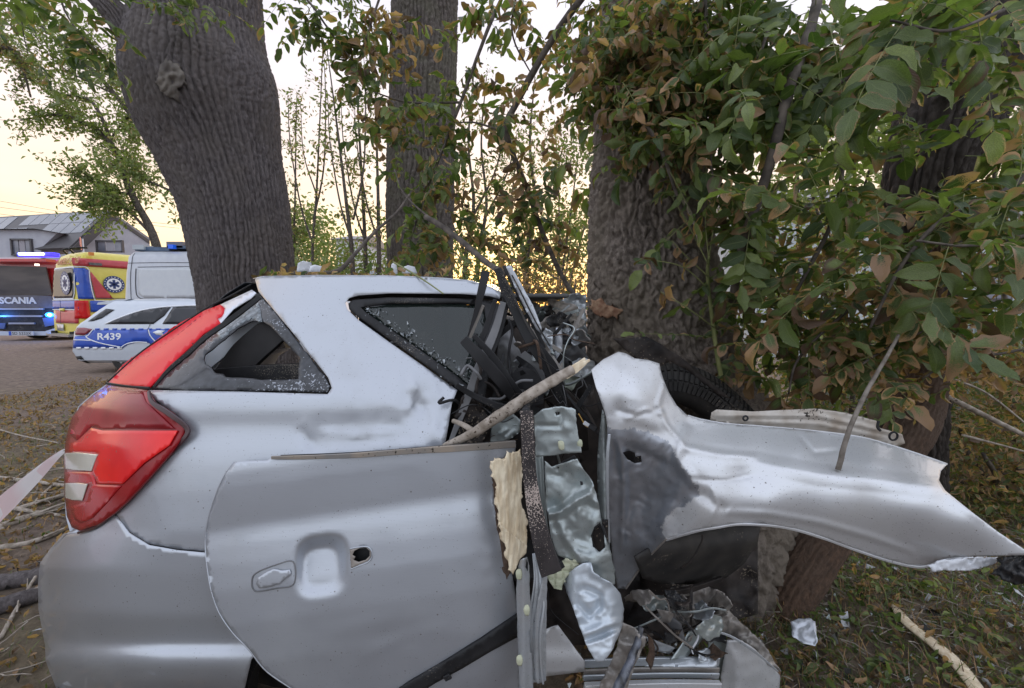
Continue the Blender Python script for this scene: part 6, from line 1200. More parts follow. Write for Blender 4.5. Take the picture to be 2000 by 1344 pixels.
def door():
    top = [(456, 902), (490, 900), (522, 899), (532, 892), (640, 890), (760, 884), (860, 876), (960, 869), (1008, 868)]
    out = top + [(1006, 884), (972, 902), (962, 915), (966, 980), (985, 1050), (1000, 1120), (1010, 1180), (1014, 1240), (1016, 1344), (1018, 1430), (600, 1430), (576, 1349), (520, 1310), (486, 1268), (455, 1236), (428, 1196), (412, 1150), (404, 1100), (401, 1052), (408, 1010), (424, 960), (440, 925)]
    yp = np.array([860, 890, 905, 930, 960, 1000, 1040, 1052, 1075, 1110, 1160, 1230, 1310, 1400, 1500, 1560], float); dp = np.array([1.092, 1.084, 1.068, 1.056, 1.052, 1.051, 1.050, 1.046, 1.036, 1.024, 1.012, 1.003, 1.002, 1.016, 1.055, 1.09])
    yy = np.arange(850, 1560, 3.); dd = np.interp(yy, yp, dp); kk = np.array([.1, .2, .4, .2, .1]); 
    for _ in range(2): dd = np.convolve(np.pad(dd, 2, mode='edge'), kk, 'valid')
    def D(q):
        y2 = q[:, 1] + .145 * (q[:, 0] - 400); d = np.interp(y2, yy, dd); s = np.clip(1 - (q[:, 0] - 400) / 160, 0, 1); d = d + .022 * s ** 2 + .07 * np.clip((q[:, 0] - 880) / 130, 0, 1.2) ** 2
        # scooped hollow behind the missing grab handle
        dx = (q[:, 0] - 628) / 53; dy = (q[:, 1] - 1107 + .12 * (q[:, 0] - 628)) / 62; rr = (np.abs(dx) ** 3.2 + np.abs(dy) ** 3.2) ** (1 / 3.2)
        cup = np.clip((1.06 - rr) / .50, 0, 1); cup = cup * cup * (3 - 2 * cup); depth = .026 - .017 * np.clip(dy, -1, 1) 
        d = d + cup * depth
        d = d + bump_(q, (790, 1245), (60, 30), .0035) + bump_(q, (720, 1220), (80, 20), -.0025, -.2) + bump_(q, (905, 1110), (50, 80), .003) + ridge(q, [(700, 1290), (790, 1240), (880, 1225)], 12, -.0015) + .0016 * fbm(np.c_[q / 120, q[:, :1] * 0], 2, 5) + np.clip((q[:, 0] - 920) / 80, 0, 1) * crumple(q, .005, 70, 8, 2)
        return d
    kh = [(692, 1076), (702, 1071), (715, 1070), (722, 1076), (722, 1086), (714, 1094), (700, 1098), (690, 1094), (694, 1088), (688, 1084)]
    d = sheet('door_panel', out, D, M['silver'], CAR, holes=[kh], step=7, th=.0022, label='detached silver rear door panel, handle torn off')
    e = lambda pts, off: [(x, y, float(D(np.array([[x, y]], float))[0]) + off) for x, y in pts]
    rod('window_strip', e([(530, 894), (600, 893), (700, 889), (800, 881), (900, 875), (1006, 867)], -.008), [7, 9, 11, 13, 14], M['sand'], d, flat=.5)
    rod('window_strip', e([(548, 890), (700, 884), (860, 872), (1006, 862)], -.004), [3, 4, 5], M['black'], d, flat=.6)
    rod('door_edge', e([(456, 903), (440, 926), (424, 961), (408, 1011), (401.5, 1052), (404, 1100), (412, 1150), (428, 1196), (455, 1236), (486, 1268), (520, 1310), (576, 1349)], .002), 3, M['silver'], d, flat=1.2, n=60)
    sheet('rubbing_strip', [(1013, 1200), (1014, 1228), (1016, 1242), (960, 1272), (905, 1305), (850, 1335), (790, 1372), (740, 1400), (740, 1375), (800, 1334), (870, 1293), (940, 1250)], lambda q: D(q) - .009, M['black'], d, step=9, th=.008)
    rod('strip_clip', e([(868, 1326), (880, 1320)], -.014), 12, M['black'], d, flat=.4)
    # torn handle mountings
    rec = mat('handle_recess', (.30, .28, .27), (.50, .50, .52), rough=.45, scale=30)
    ring = [(492, 1142), (494, 1126), (506, 1116), (530, 1106), (572, 1097), (574, 1140), (540, 1149), (505, 1155), (496, 1152)]
    sheet('handle_mount', ring, lambda q: D(q) - .002 + .004, rec, d, step=5, th=.002)
    ri2 = [(q[0], q[1]) for q in ring]
    rod('mount_rim', e(ri2[3:] + ri2[:4], -.001), 3, M['trimgrey'], d, flat=.8, n=70)
    sheet('handle_mount_plate', [(500, 1142), (502, 1130), (514, 1121), (534, 1112), (548, 1114), (566, 1113), (568, 1122), (556, 1132), (545, 1142), (520, 1148), (506, 1149)], lambda q: D(q) - .0035, M['silver'], d, step=5, th=.001, rag=2)
    sheet('lock_mount', [(683, 1074), (700, 1071), (716, 1070), (724, 1077), (724, 1088), (718, 1096), (702, 1103), (686, 1110)], lambda q: D(q) - .0015, mat('lock_brown', (.18, .15, .13), (.30, .27, .24), rough=.5, scale=30), d, holes=[kh], step=4, th=.002)
    rod('mount_rim', e([(683, 1072), (700, 1069), (717, 1068), (726, 1077), (726, 1089), (719, 1098), (702, 1105), (685, 1112)], -.001), 2.6, M['silver'], d, flat=.8, n=50)
    sheet('lock_cavity', [(684, 1066), (730, 1064), (730, 1100), (684, 1104)], lambda q: D(q) + .02, M['black'], d, step=9, th=.001)
    # rear wheel in its arch under the panel
    cx, cy, cz, r0 = -.50, 1.28, .30, .31; a = np.linspace(0, 2 * np.pi, 48, endpoint=False); prof = [(r0 * .6, -.0), (r0 * .93, -.01), (r0, .03), (r0, .17), (r0 * .93, .2)]
    V = np.array([(cx + rr * math.cos(q), cy + yo, cz + rr * math.sin(q)) for rr, yo in prof for q in a]); k = 48; f = [[i * k + j, i * k + (j + 1) % k, (i + 1) * k + (j + 1) % k, (i + 1) * k + j] for i in range(4) for j in range(k)]
    w = mk('rear_wheel', V, f, M['tyre'], CAR, True); rim = [(r0 * .6, .0), (r0 * .55, .04), (.04, .03), (0.001, .03)]; V = np.array([(cx + rr * math.cos(q), cy + yo, cz + rr * math.sin(q)) for rr, yo in rim for q in a]); f = [[i * k + j, i * k + (j + 1) % k, (i + 1) * k + (j + 1) % k, (i + 1) * k + j] for i in range(3) for j in range(k)]; mk('wheel_rim', V, f, M['alloy'], w, True)
    w2 = bpy.data.objects.new('rear_wheel', w.data.copy()); COL.objects.link(w2); w2.parent = CAR; w2.location = (0, 1.26, 0)
    sheet('wheel_arch_liner', [(470, 1200), (600, 1090), (800, 1060), (1000, 1100), (1000, 1420), (470, 1420)], lambda q: 1.30 + .0004 * np.abs(q[:, 0] - 700), M['grime'], CAR, step=24, th=.003)
    sheet('sill', [(1016, 1250), (1060, 1232), (1090, 1222), (1120, 1262), (1142, 1292), (1142, 1312), (1060, 1322), (880, 1352), (860, 1400), (700, 1400), (820, 1340), (900, 1300)], lambda q: 1.10 + .0002 * (q[:, 0] - 900) - .010 * np.exp(-((q[:, 1] - 1290) / 20) ** 2), M['silver_d'], CAR, step=10, th=.003)
door()
def crush():
    K, B_, Gv, Dr = M['black'], M['grime'], M['galv'], M['dirty']
    def flat(d, sx=0, sy=0, cx=1100, cy=900, cr=0, cell=40, seed=0, extra=None):
        def f(q):
            r = d + sx * (q[:, 0] - cx) / 100 + sy * (q[:, 1] - cy) / 100
            if cr: r = r + crumple(q, cr, cell, seed)
            if extra: r = r + extra(q)
            return r
        return f
    # dark crumpled sheets added behind everything for the crushed cabin's shade
    sheet('cabin_shade_sheet', [(880, 600), (960, 590), (1040, 640), (1090, 690), (1150, 700), (1190, 720), (1240, 900), (1250, 1150), (1200, 1260), (1040, 1260), (950, 1000), (870, 880)], flat(1.62, .0, -.05, cr=.05, cell=60, seed=7), B_, CAR, step=12, th=.004)
    sheet('cabin_shade_sheet', [(1150, 760), (1250, 820), (1300, 1000), (1480, 1020), (1480, 1200), (1250, 1260), (1140, 1200)], flat(1.72, .0, -.08, cr=.05, cell=60, seed=9), B_, CAR, step=12, th=.004)
    # crumpled pale metal between the frames and the tree
    sheet('crumpled_roof', [(1035, 585), (1060, 600), (1085, 590), (1110, 582), (1128, 568), (1146, 580), (1146, 640), (1146, 700), (1120, 770), (1080, 760), (1050, 700), (1040, 640)], flat(1.74, .06, .04, 1090, 640, .075, 34, 11), M['silver_c'], CAR, step=5, th=.002, rag=9)
    sheet('torn_lining', [(1070, 582), (1100, 590), (1128, 600), (1140, 632), (1120, 650), (1096, 640), (1080, 610)], flat(1.66, .05, 0, 1100, 620, .05, 26, 13), mat('torn_sound_lining', (.20, .18, .16), (.40, .36, .32), rough=.8, scale=30, bump=.004), CAR, step=4, th=.003, rag=9)
    sheet('torn_flap', [(1105, 650), (1120, 640), (1146, 662), (1120, 672), (1100, 688), (1096, 668)], flat(1.60, .1, 0, 1120, 660, .02, 30, 15), mat('beige_trim', (.32, .30, .28), (.42, .40, .37), rough=.8), CAR, step=6, th=.002, rag=4)
    sheet('grey_cover', [(1096, 660), (1130, 668), (1150, 700), (1146, 730), (1110, 740), (1096, 710)], flat(1.70, .05, 0, 1120, 700, .05, 40, 16), M['trimgrey'], CAR, step=7, th=.003, rag=5)
    r = np.random.default_rng(9)
    for k in range(9):
        x0, y0 = r.uniform(1050, 1135), r.uniform(585, 660); p = [(x0 + r.normal(0, 16), y0 + r.normal(0, 14) + i * r.uniform(-4, 12), 1.6 + r.normal(0, .04)) for i in range(4)]; rod('metal_shred', p, [r.uniform(3, 12), r.uniform(2, 8)], [Gv, Dr, M['silver_c'], K][k % 4], CAR, flat=.15)
    sheet('airbag', [(975, 650), (1000, 640), (1018, 665), (1028, 700), (1020, 745), (1000, 770), (980, 748), (970, 700)], flat(1.42, .0, 0, 1000, 700, .020, 46, 21, lambda q: bump_(q, (1000, 700), (30, 50), -.03)), M['fabric'], CAR, step=5, th=.004)
    sheet('airbag', [(1010, 700), (1028, 690), (1040, 740), (1030, 775), (1008, 770)], flat(1.40, .0, 0, 1000, 700, .015, 36, 22), M['fabric'], CAR, step=6, th=.004)
    # strips and frames
    sil = M['silver']
    rods = [('door_frame_post', [(949, 530, 1.16), (940, 570, 1.16), (930, 610, 1.17), (914, 658, 1.18)], [17, 15, 10, 3], K), ('door_frame_post', [(944, 596, 1.17), (918, 660, 1.19)], [6, 6], Dr),
            ('window_channel', [(983, 590, 1.22), (965, 650, 1.20), (935, 720, 1.17), (905, 800, 1.15), (885, 850, 1.14), (876, 872, 1.13)], [12, 16, 18, 14, 10, 8], M['trimgrey']), ('window_channel', [(995, 560, 1.26), (975, 640, 1.24), (950, 710, 1.2)], [14, 18, 14], K), ('window_channel', [(968, 585, 1.2), (950, 640, 1.2), (928, 700, 1.2)], [9, 12, 10], K),
            ('door_frame', [(972, 524, 1.24), (985, 560, 1.24), (1008, 610, 1.23), (1040, 670, 1.22), (1075, 720, 1.22), (1095, 770, 1.24), (1110, 840, 1.26)], [13, 19, 20, 26, 30, 22, 12], K), ('door_frame', [(984, 519, 1.25), (1010, 570, 1.24), (1040, 630, 1.23), (1064, 680, 1.23)], [8, 9, 9, 6], K), ('door_seal', [(975, 522, 1.22), (1000, 572, 1.21), (1030, 635, 1.20), (1060, 690, 1.2), (1080, 740, 1.21)], [3, 4, 4, 4, 3], M['rubber']), ('door_seal', [(990, 519, 1.22), (1016, 568, 1.21), (1046, 628, 1.21), (1074, 676, 1.21)], [3, 3, 3, 3], M['rubber']),
            ('pillar_cover', [(905, 663, 1.13), (940, 700, 1.12), (975, 740, 1.13), (1000, 775, 1.16)], [18, 24, 24, 16], K), ('pillar_cover', [(925, 655, 1.14), (965, 700, 1.15), (1000, 750, 1.16), (1022, 775, 1.18)], [10, 14, 14, 8], K), ('belt_rail', [(890, 752, 1.12), (930, 775, 1.13), (980, 795, 1.14), (1030, 800, 1.18)], [10, 12, 14, 10], K), ('cable', [(1060, 700, 1.3), (1100, 760, 1.25), (1130, 800, 1.22), (1166, 840, 1.22)], [4, 4, 6, 7], K), ('cable', [(1120, 770, 1.4), (1150, 810, 1.3), (1170, 850, 1.26)], [6, 6, 6], B_),
            ('door_frame', [(1010, 640, 1.34), (1040, 700, 1.32), (1066, 760, 1.32), (1090, 800, 1.32)], [26, 34, 30, 20], B_), ('door_frame', [(1060, 760, 1.3), (1100, 780, 1.28), (1128, 820, 1.3), (1140, 880, 1.34)], [30, 40, 34, 20], B_), ('seat_belt_guide', [(1020, 690, 1.28), (1045, 720, 1.27), (1058, 770, 1.26)], [14, 26, 30], M['trimgrey']), ('pillar_plate', [(990, 755, 1.22), (1020, 740, 1.22), (1040, 750, 1.22), (1050, 790, 1.22)], [20, 44, 40, 24], K)]
    for nme, p, w, m in rods: rod(nme, p, w, m, CAR, flat=.35)
    r = np.random.default_rng(19)
    for k in range(26):                                                  # dark broken trim filling the gap
        x0, y0 = r.uniform(905, 1130), r.uniform(630, 860); a = r.choice([-1.1, -.9, 1.0, .6]) + r.normal(0, .25); l = r.uniform(25, 80); D0 = r.uniform(1.22, 1.42)
        p = [(x0 + math.cos(a) * l * t + r.normal(0, 4), y0 + math.sin(a) * l * t + r.normal(0, 4), D0 + r.normal(0, .02)) for t in (-1, -.3, .3, 1)]
        rod('broken_trim', p, [r.uniform(4, 9), r.uniform(8, 22), r.uniform(3, 10)], [K, B_, K, M['trimgrey'], K, Dr][k % 6], CAR, flat=r.uniform(.15, .5))
    for k in range(34):                                                  # wires, hoses and small brackets torn loose
        x0, y0 = r.uniform(900, 1150), r.uniform(640, 880); D0 = r.uniform(1.12, 1.34); a = r.uniform(0, 6.3); l = r.uniform(18, 70); p = [(x0 + math.cos(a) * l * t + r.normal(0, 9), y0 + math.sin(a) * l * t + 14 * t * t + r.normal(0, 9), D0 + r.normal(0, .02)) for t in (-1, -.4, .2, .7, 1)]
        tube('wire' if k % 3 else 'hose', p, r.uniform(.0008, .0022) if k % 3 else .0045, [K, B_, M['trimgrey'], Gv, M['redtwig']][k % 5], CAR, prof=5)
    for k in range(16):
        x, y = r.uniform(900, 1140), r.uniform(660, 870); s = r.uniform(6, 15); sheet('bracket', [(x + s * math.cos(t) * r.uniform(.6, 1.2), y + s * math.sin(t) * r.uniform(.6, 1.2)) for t in np.linspace(0, 5.5, 6)], flat(r.uniform(1.16, 1.36), r.normal(0, .3), r.normal(0, .2), x, y, .012, 14, k), [Gv, K, M['silver_c'], Dr][k % 4], CAR, step=4, th=.003)
    rr = np.random.default_rng(41)
    def star(x, y, s, k=8): return [(x + s * math.cos(t) * u, y + s * math.sin(t) * u * .8) for t, u in zip(np.linspace(0, 2 * math.pi, k, endpoint=False), rr.uniform(.45, 1.25, k))]
    for k in range(16):
        x, y = rr.uniform(1050, 1140), rr.uniform(590, 760); D0 = rr.uniform(1.42, 1.64); sheet('torn_metal', star(x, y, rr.uniform(12, 30)), flat(D0, rr.normal(0, .4), rr.normal(0, .3), x, y, .03, 14, 100 + k), [M['silver_c'], Gv, Dr, K, M['silver_c'], B_][k % 6], CAR, step=3.5, th=.002, rag=4)
    for k in range(20):
        x, y = rr.uniform(1225, 1400), rr.uniform(1160, 1285); D0 = rr.uniform(1.14, 1.30); sheet('torn_metal', star(x, y, rr.uniform(10, 30)), flat(D0, rr.normal(0, .2), rr.normal(0, .2), x, y, .016, 18, 130 + k), [Dr, B_, Dr, K, M['silver_c'], M['redtwig'], Dr, Gv][k % 8], CAR, step=3.5, th=.002, rag=4)
    for k in range(22):
        x, y = rr.uniform(1215, 1400), rr.uniform(1165, 1290); D0 = rr.uniform(1.1, 1.28); a = rr.uniform(0, 6.3); l = rr.uniform(15, 60); p = [(x + math.cos(a) * l * t + rr.normal(0, 6), y + math.sin(a) * l * t + rr.normal(0, 6), D0 + rr.normal(0, .02)) for t in (-1, -.3, .4, 1)]
        rod('metal_shred', p, [rr.uniform(2, 5), rr.uniform(3, 8), rr.uniform(1, 4)], [Dr, K, M['galv'], B_][k % 4], CAR, flat=rr.uniform(.1, .4))
    sheet('door_frame_skin', [(988, 520), (998, 518), (1010, 540), (1042, 598), (1058, 640), (1057, 652), (1048, 644), (1022, 596), (1000, 548)], flat(1.215, .0, 0), sil, CAR, step=6, th=.006, label='bright silver outer strip of the bent door frame')
    sheet('pillar_skin', [(1056, 655), (1066, 640), (1080, 650), (1078, 680), (1076, 715), (1072, 705), (1062, 680)], flat(1.30, -.08, 0, cr=.012, cell=20, seed=30), M['silver_c'], CAR, step=4, th=.002); sheet('pillar_skin', [(1086, 640), (1098, 642), (1100, 730), (1088, 735), (1083, 690)], flat(1.42, .05, 0, cr=.008, cell=40, seed=31), sil, CAR, step=6, th=.003); sheet('pillar_skin', [(1074, 640), (1085, 640), (1086, 740), (1078, 745)], flat(1.45, .35, 0, 1080), M['trimgrey'], CAR, step=6, th=.003)
    sheet('inner_panel', [(960, 826), (1000, 806), (1018, 822), (1014, 845), (985, 866), (958, 866)], flat(1.22, .03, 0, 990, 840, 0, extra=lambda q: ridge(q, [(975, 850), (990, 838)], 4, -.006) + ridge(q, [(985, 858), (1008, 840)], 4, -.006) + crumple(q, .004, 30, 3)), Gv, CAR, step=4, th=.003); sheet('inner_panel', [(958, 700), (984, 760), (1003, 790), (1000, 770), (985, 735), (968, 700)], flat(1.26), Gv, CAR, step=6, th=.003); sheet('inner_panel', [(905, 772), (940, 790), (960, 830), (940, 866), (895, 866), (890, 810)], flat(1.26, .05, 0, cr=.03, cell=30, seed=33), B_, CAR, step=6, th=.003)
    sheet('torn_flap', [(1090, 735), (1125, 722), (1135, 740), (1115, 765), (1092, 758)], flat(1.42, cr=.02, cell=26, seed=34), mat('pale_green_lining', (.26, .29, .24), (.34, .37, .31), rough=.8), CAR, step=5, th=.002, rag=5)
    sheet('wheel_arch_shell', [(1128, 800), (1160, 760), (1175, 830), (1172, 900), (1160, 985), (1146, 960), (1130, 880)], flat(1.34, .1), B_, CAR, step=9, th=.003)
    tube('wire', [(1130, 808, 1.12), (1138, 822, 1.12), (1144, 832, 1.12), (1160, 838, 1.12)], .0016, mat('yellow_wire', (.5, .3, .08), rough=.5), CAR); rod('plug', [(1140, 825, 1.12), (1150, 831, 1.12)], [8, 7], M['white'], CAR, flat=.7); rod('plug', [(1150, 831, 1.12), (1163, 838, 1.12)], [8, 12], K, CAR, flat=.8)
    tube('torn_cap', [(1026, 806, 1.02), (1032, 786, 1.06), (1046, 778, 1.08)], .011, K, CAR, jit=.5)
    for p in ([(1010, 1180, 1.12), (1040, 1200, 1.15), (1090, 1240, 1.15)], [(1070, 1155, 1.2), (1078, 1195, 1.2), (1130, 1240, 1.2)]): tube('wire', p, .0012, K, CAR)
    # bracket plate, crumpled B pillar, sound-deadened lower pillar
    sheet('bracket_plate', [(1043, 812), (1060, 799), (1085, 795), (1116, 796), (1124, 800), (1126, 830), (1131, 860), (1137, 884), (1095, 887), (1046, 893)], flat(1.03, -.02, 0, 1090, 840, .004, 40, 41, lambda q: ridge(q, [(1040, 832), (1094, 832), (1098, 800)], 7, .007, True) + ridge(q, [(1044, 865), (1133, 862)], 12, -.004) + bump_(q, (1108, 836), (10, 10), -.006)), Gv, CAR, holes=[[(1084, 805), (1092, 804), (1094, 810), (1086, 812)]], step=4, th=.003, rag=2)
    for x, y, s in ((1096, 870, 8), (1132, 866, 7)): sheet('sealant_blob', [(x - s * .7, y - s), (x + s * .6, y - s * .9), (x + s * .7, y + s), (x - s * .5, y + s * .9)], lambda q: 1.022 - .004 * np.exp(-(((q[:, 0] - x) ** 2 + (q[:, 1] - y) ** 2) / s ** 2)), M['foam'], CAR, step=3, smooth=True, th=.001)
    rod('inner_strip', [(1050, 890, 1.08), (1054, 960, 1.07), (1062, 1040, 1.07), (1080, 1110, 1.08)], [22, 22, 22, 20], Gv, CAR, prof=CHAN); rod('trim_hook', [(1088, 912, 1.05), (1106, 902, 1.05), (1124, 892, 1.05)], [8, 9, 8], K, CAR, flat=.4)
    up = [(1064, 900), (1078, 912), (1100, 905), (1128, 896), (1136, 910), (1152, 935), (1165, 965), (1172, 1000), (1178, 1040), (1192, 1075), (1200, 1110), (1202, 1140), (1190, 1150), (1160, 1120), (1130, 1100), (1090, 1085), (1076, 1050), (1066, 980)]
    cut = [(1172, 1020), (1160, 1030), (1154, 1048), (1158, 1068), (1172, 1078), (1182, 1070), (1180, 1040)]
    sheet('crumpled_pillar', up, flat(1.035, -.01, .0, 1130, 1000, .012, 46, 51, lambda q: bump_(q, (1088, 925), (18, 20), .02) + ridge(q, [(1070, 912), (1090, 925), (1104, 912)], 5, -.006) + ridge(q, [(1068, 1005), (1095, 1000), (1130, 975), (1158, 962)], 12, -.028, True) + bump_(q, (1130, 945), (30, 25), .018) + bump_(q, (1085, 985), (18, 20), .018) + ridge(q, [(1086, 1006), (1100, 1040), (1130, 1090), (1145, 1098)], 12, -.012, True) + bump_(q, (1150, 1010), (12, 60), .012) + bump_(q, (1160, 1095), (30, 20), -.012) + .03 * np.clip((q[:, 0] - 1150) / 50, 0, 1) ** 2), Gv, CAR, holes=[cut], step=4, th=.002, rag=2)
    tube('grommet', [(1170, 1022, 1.05), (1158, 1032, 1.05), (1154, 1050, 1.05), (1160, 1070, 1.05), (1173, 1078, 1.05), (1182, 1068, 1.05), (1180, 1040, 1.05), (1171, 1021, 1.05)], .0045, K, CAR, 40); sheet('grommet_back', [(1150, 1015), (1188, 1015), (1188, 1085), (1150, 1085)], flat(1.075), B_, CAR, step=10, th=.002); sheet('bolt_hole', [(1133, 940), (1138, 941), (1139, 947), (1134, 948)], flat(1.03), K, CAR, step=2, th=.001)
    lw = [(1122, 1110), (1138, 1100), (1155, 1098), (1160, 1118), (1175, 1130), (1196, 1140), (1212, 1160), (1219, 1190), (1216, 1220), (1210, 1238), (1196, 1270), (1180, 1292), (1165, 1294), (1150, 1270), (1136, 1235), (1120, 1190), (1108, 1160), (1098, 1130)]
    sheet('crumpled_pillar_foot', lw, flat(1.0, .0, -.02, 1160, 1180, .007, 40, 53, lambda q: ridge(q, [(1128, 1160), (1140, 1150), (1172, 1164), (1170, 1186), (1152, 1202), (1130, 1180), (1128, 1160)], 7, .014) + ridge(q, [(1140, 1252), (1175, 1240), (1214, 1222)], 9, .028, True) + ridge(q, [(1136, 1240), (1175, 1226), (1214, 1212)], 9, -.010) + ridge(q, [(1155, 1100), (1158, 1120), (1200, 1142)], 5, -.012) + .07 * np.clip((q[:, 0] - 1190) / 30, 0, 1) ** 2 + .05 * np.clip((1125 - q[:, 0]) / 25, 0, 1) ** 2), mat('pale_primer_metal', (.46, .51, .56), (.55, .59, .63), rough=.46, metal=.4, coat=.1, speck=.05, sscale=200), CAR, step=4, th=.002, rag=1.5)
    sheet('foam_insert', [(1086, 1105), (1105, 1092), (1132, 1098), (1120, 1115), (1104, 1130), (1096, 1152), (1082, 1150), (1068, 1128), (1070, 1118)], lambda q: 1.03 - .006 * (np.abs(np.sin(q[:, 0] / 5)) > .35) * (np.abs(np.sin(q[:, 1] / 5)) > .35), M['foam'], CAR, step=2.6, th=.006, rag=1)
    slots = [[(1034, 1232), (1038, 1230), (1040, 1275), (1036, 1276)], [(1026, 1108), (1030, 1090), (1032, 1100), (1031, 1118)]]
    sheet('door_pillar_rail', [(1012, 1106), (1016, 1094), (1030, 1088), (1034, 1105), (1035, 1160), (1038, 1190), (1036, 1240), (1040, 1300), (1044, 1400), (1016, 1400), (1011, 1250), (1008, 1150)], lambda q: .985 - .010 * np.exp(-((q[:, 0] - 1022) / 8) ** 2) + .004 * np.abs(q[:, 0] - 1024) / 10, M['silver_c'], CAR, holes=slots, step=3.5, th=.002, rag=1)
    for x, y in ((1013, 1122), (1028, 1192), (1014, 1290)): sheet('sealant_blob', [(x - 5, y - 7), (x + 4, y - 10), (x + 7, y), (x + 4, y + 11), (x - 4, y + 8)], lambda q: .978 - .004 * np.exp(-(((q[:, 0] - x) ** 2 + (q[:, 1] - y) ** 2) / 60)), M['foam'], CAR, step=3, smooth=True, th=.003)
    rod('door_pillar_rail', [(1046, 1080, 1.06), (1052, 1130, 1.03), (1050, 1180, 1.01), (1043, 1230, 1.0), (1044, 1290, 1.0), (1050, 1332, 1.0)], [14, 20, 30, 32, 32, 28], M['silver_c'], CAR, prof=CHAN); sheet('rail_skin', [(1062, 1120), (1068, 1122), (1066, 1250), (1066, 1330), (1052, 1336), (1042, 1326), (1038, 1230), (1050, 1180)], lambda q: .998 + .006 * np.sin(q[:, 0] / 4.0), M['silver_c'], CAR, step=4, th=.002, rag=1)
    # foot of the front pillar and crushed sill, lower right
    sheet('muddy_flap', [(1216, 1215), (1240, 1228), (1262, 1244), (1258, 1262), (1240, 1300), (1225, 1344), (1205, 1400), (1150, 1400), (1175, 1330), (1190, 1300), (1205, 1262)], flat(1.06, -.04, 0, 1220, 1260, .022, 30, 61), Dr, CAR, step=5, th=.002, rag=3)
    tube('damper_strut', [(1252, 1225, 1.05), (1240, 1270, 1.03), (1218, 1320, 1.0), (1195, 1370, .98)], [.008, .014], mat('oily_strut', (.02, .02, .022), (.14, .15, .18), rough=.3, scale=40, speck=.1, speckcol=(.35, .38, .42)), CAR, jit=.25)
    sheet('front_arch_liner', [(1240, 1090), (1290, 1056), (1350, 1042), (1400, 1030), (1440, 1026), (1486, 1026), (1480, 1060), (1455, 1100), (1420, 1128), (1380, 1140), (1330, 1142), (1290, 1140), (1255, 1130)], lambda q: 1.28 + .0009 * (q[:, 0] - 1240) - .14 * np.exp(-((q[:, 1] - 1075 + .1 * (q[:, 0] - 1300)) / 55) ** 2) + crumple(q, .004, 60, 3), M['rubber'], CAR, step=8, th=.006)
    tube('brake_pipe', [(1330, 1110, 1.2), (1350, 1095, 1.18), (1370, 1060, 1.2), (1372, 1045, 1.22)], .003, M['grime'], CAR)
    rod('suspension_link', [(1300, 1160, 1.25), (1350, 1150, 1.3), (1410, 1130, 1.35)], [14, 12, 10], B_, CAR, flat=.6)
    sheet('muddy_metal', [(1285, 1170), (1310, 1150), (1350, 1140), (1385, 1145), (1415, 1160), (1418, 1185), (1440, 1210), (1470, 1235), (1450, 1245), (1400, 1236), (1350, 1228), (1310, 1212), (1290, 1195)], flat(1.34, -.01, 0, 1350, 1190, .038, 34, 63), Dr, CAR, step=4.5, th=.002, rag=5)
    sheet('muddy_metal', [(1380, 1175), (1410, 1180), (1440, 1210), (1475, 1240), (1500, 1270), (1524, 1312), (1500, 1300), (1460, 1262), (1420, 1240), (1390, 1225), (1370, 1200)], flat(1.30, -.02, 0, 1430, 1230, .03, 24, 65), Dr, CAR, step=4, th=.002, rag=4)
    sheet('sill_end', [(1420, 1250), (1450, 1252), (1475, 1268), (1500, 1295), (1524, 1320), (1518, 1400), (1405, 1400), (1408, 1320)], lambda q: 1.24 + .0006 * np.abs(q[:, 0] - 1440) + crumple(q, .008, 50, 5), M['silver_d'], CAR, step=6, th=.003, rag=2)
    sheet('sill_box', [(1385, 1250), (1405, 1248), (1424, 1252), (1424, 1272), (1410, 1320), (1404, 1330), (1385, 1300), (1382, 1270)], flat(1.27, .12, 0, 1400, 1280, .006, 30, 67), Gv, CAR, step=5, th=.002, rag=1)
    for y, w, dD, m in ((1290, 18, 1.20, M['silver_c']), (1308, 14, 1.19, Dr), (1318, 12, 1.17, M['silver_c']), (1345, 36, 1.14, M['silver_d'])): rod('sill_flange', [(1140, y + 6, dD - .03), (1250, y + 2, dD), (1330, y + 1, dD + .01), (1404, y + 2, dD + .03)], w, m, CAR, flat=.3)
    sheet('sill_layer', [(1262, 1220), (1275, 1205), (1300, 1215), (1335, 1252), (1312, 1258), (1280, 1245)], flat(1.20, .06, 0, 1290, 1230, .006, 30, 69), B_, CAR, step=6, th=.003, rag=1); sheet('sill_layer', [(1280, 1200), (1300, 1195), (1330, 1218), (1340, 1256), (1310, 1240)], flat(1.24, -.08, 0, 1290, 1230, .004, 30, 70), M['trimgrey'], CAR, step=6, th=.003); sheet('sill_layer', [(1345, 1235), (1372, 1222), (1380, 1236), (1362, 1262), (1340, 1285), (1310, 1290), (1330, 1262)], flat(1.22, .1, 0, 1350, 1250, .003, 30, 71), Gv, CAR, step=6, th=.003); sheet('sill_layer', [(1262, 1245), (1290, 1256), (1318, 1266), (1308, 1278), (1275, 1270)], flat(1.17, .03, .2, 1290, 1260, .004, 20, 72), M['silver_c'], CAR, step=5, th=.003); sheet('sill_layer', [(1250, 1290), (1300, 1284), (1380, 1282), (1400, 1290), (1400, 1304), (1260, 1302)], flat(1.21, 0, -.1, 1320, 1290, .003, 40, 73), M['silver_c'], CAR, step=6, th=.003)
    sheet('rusty_shred', [(1265, 1240), (1276, 1250), (1280, 1280), (1272, 1310), (1262, 1290), (1268, 1265)], flat(1.10, .05, 0, 1270, 1270, .01, 20, 75), M['redtwig'], CAR, step=4, th=.002, rag=3)
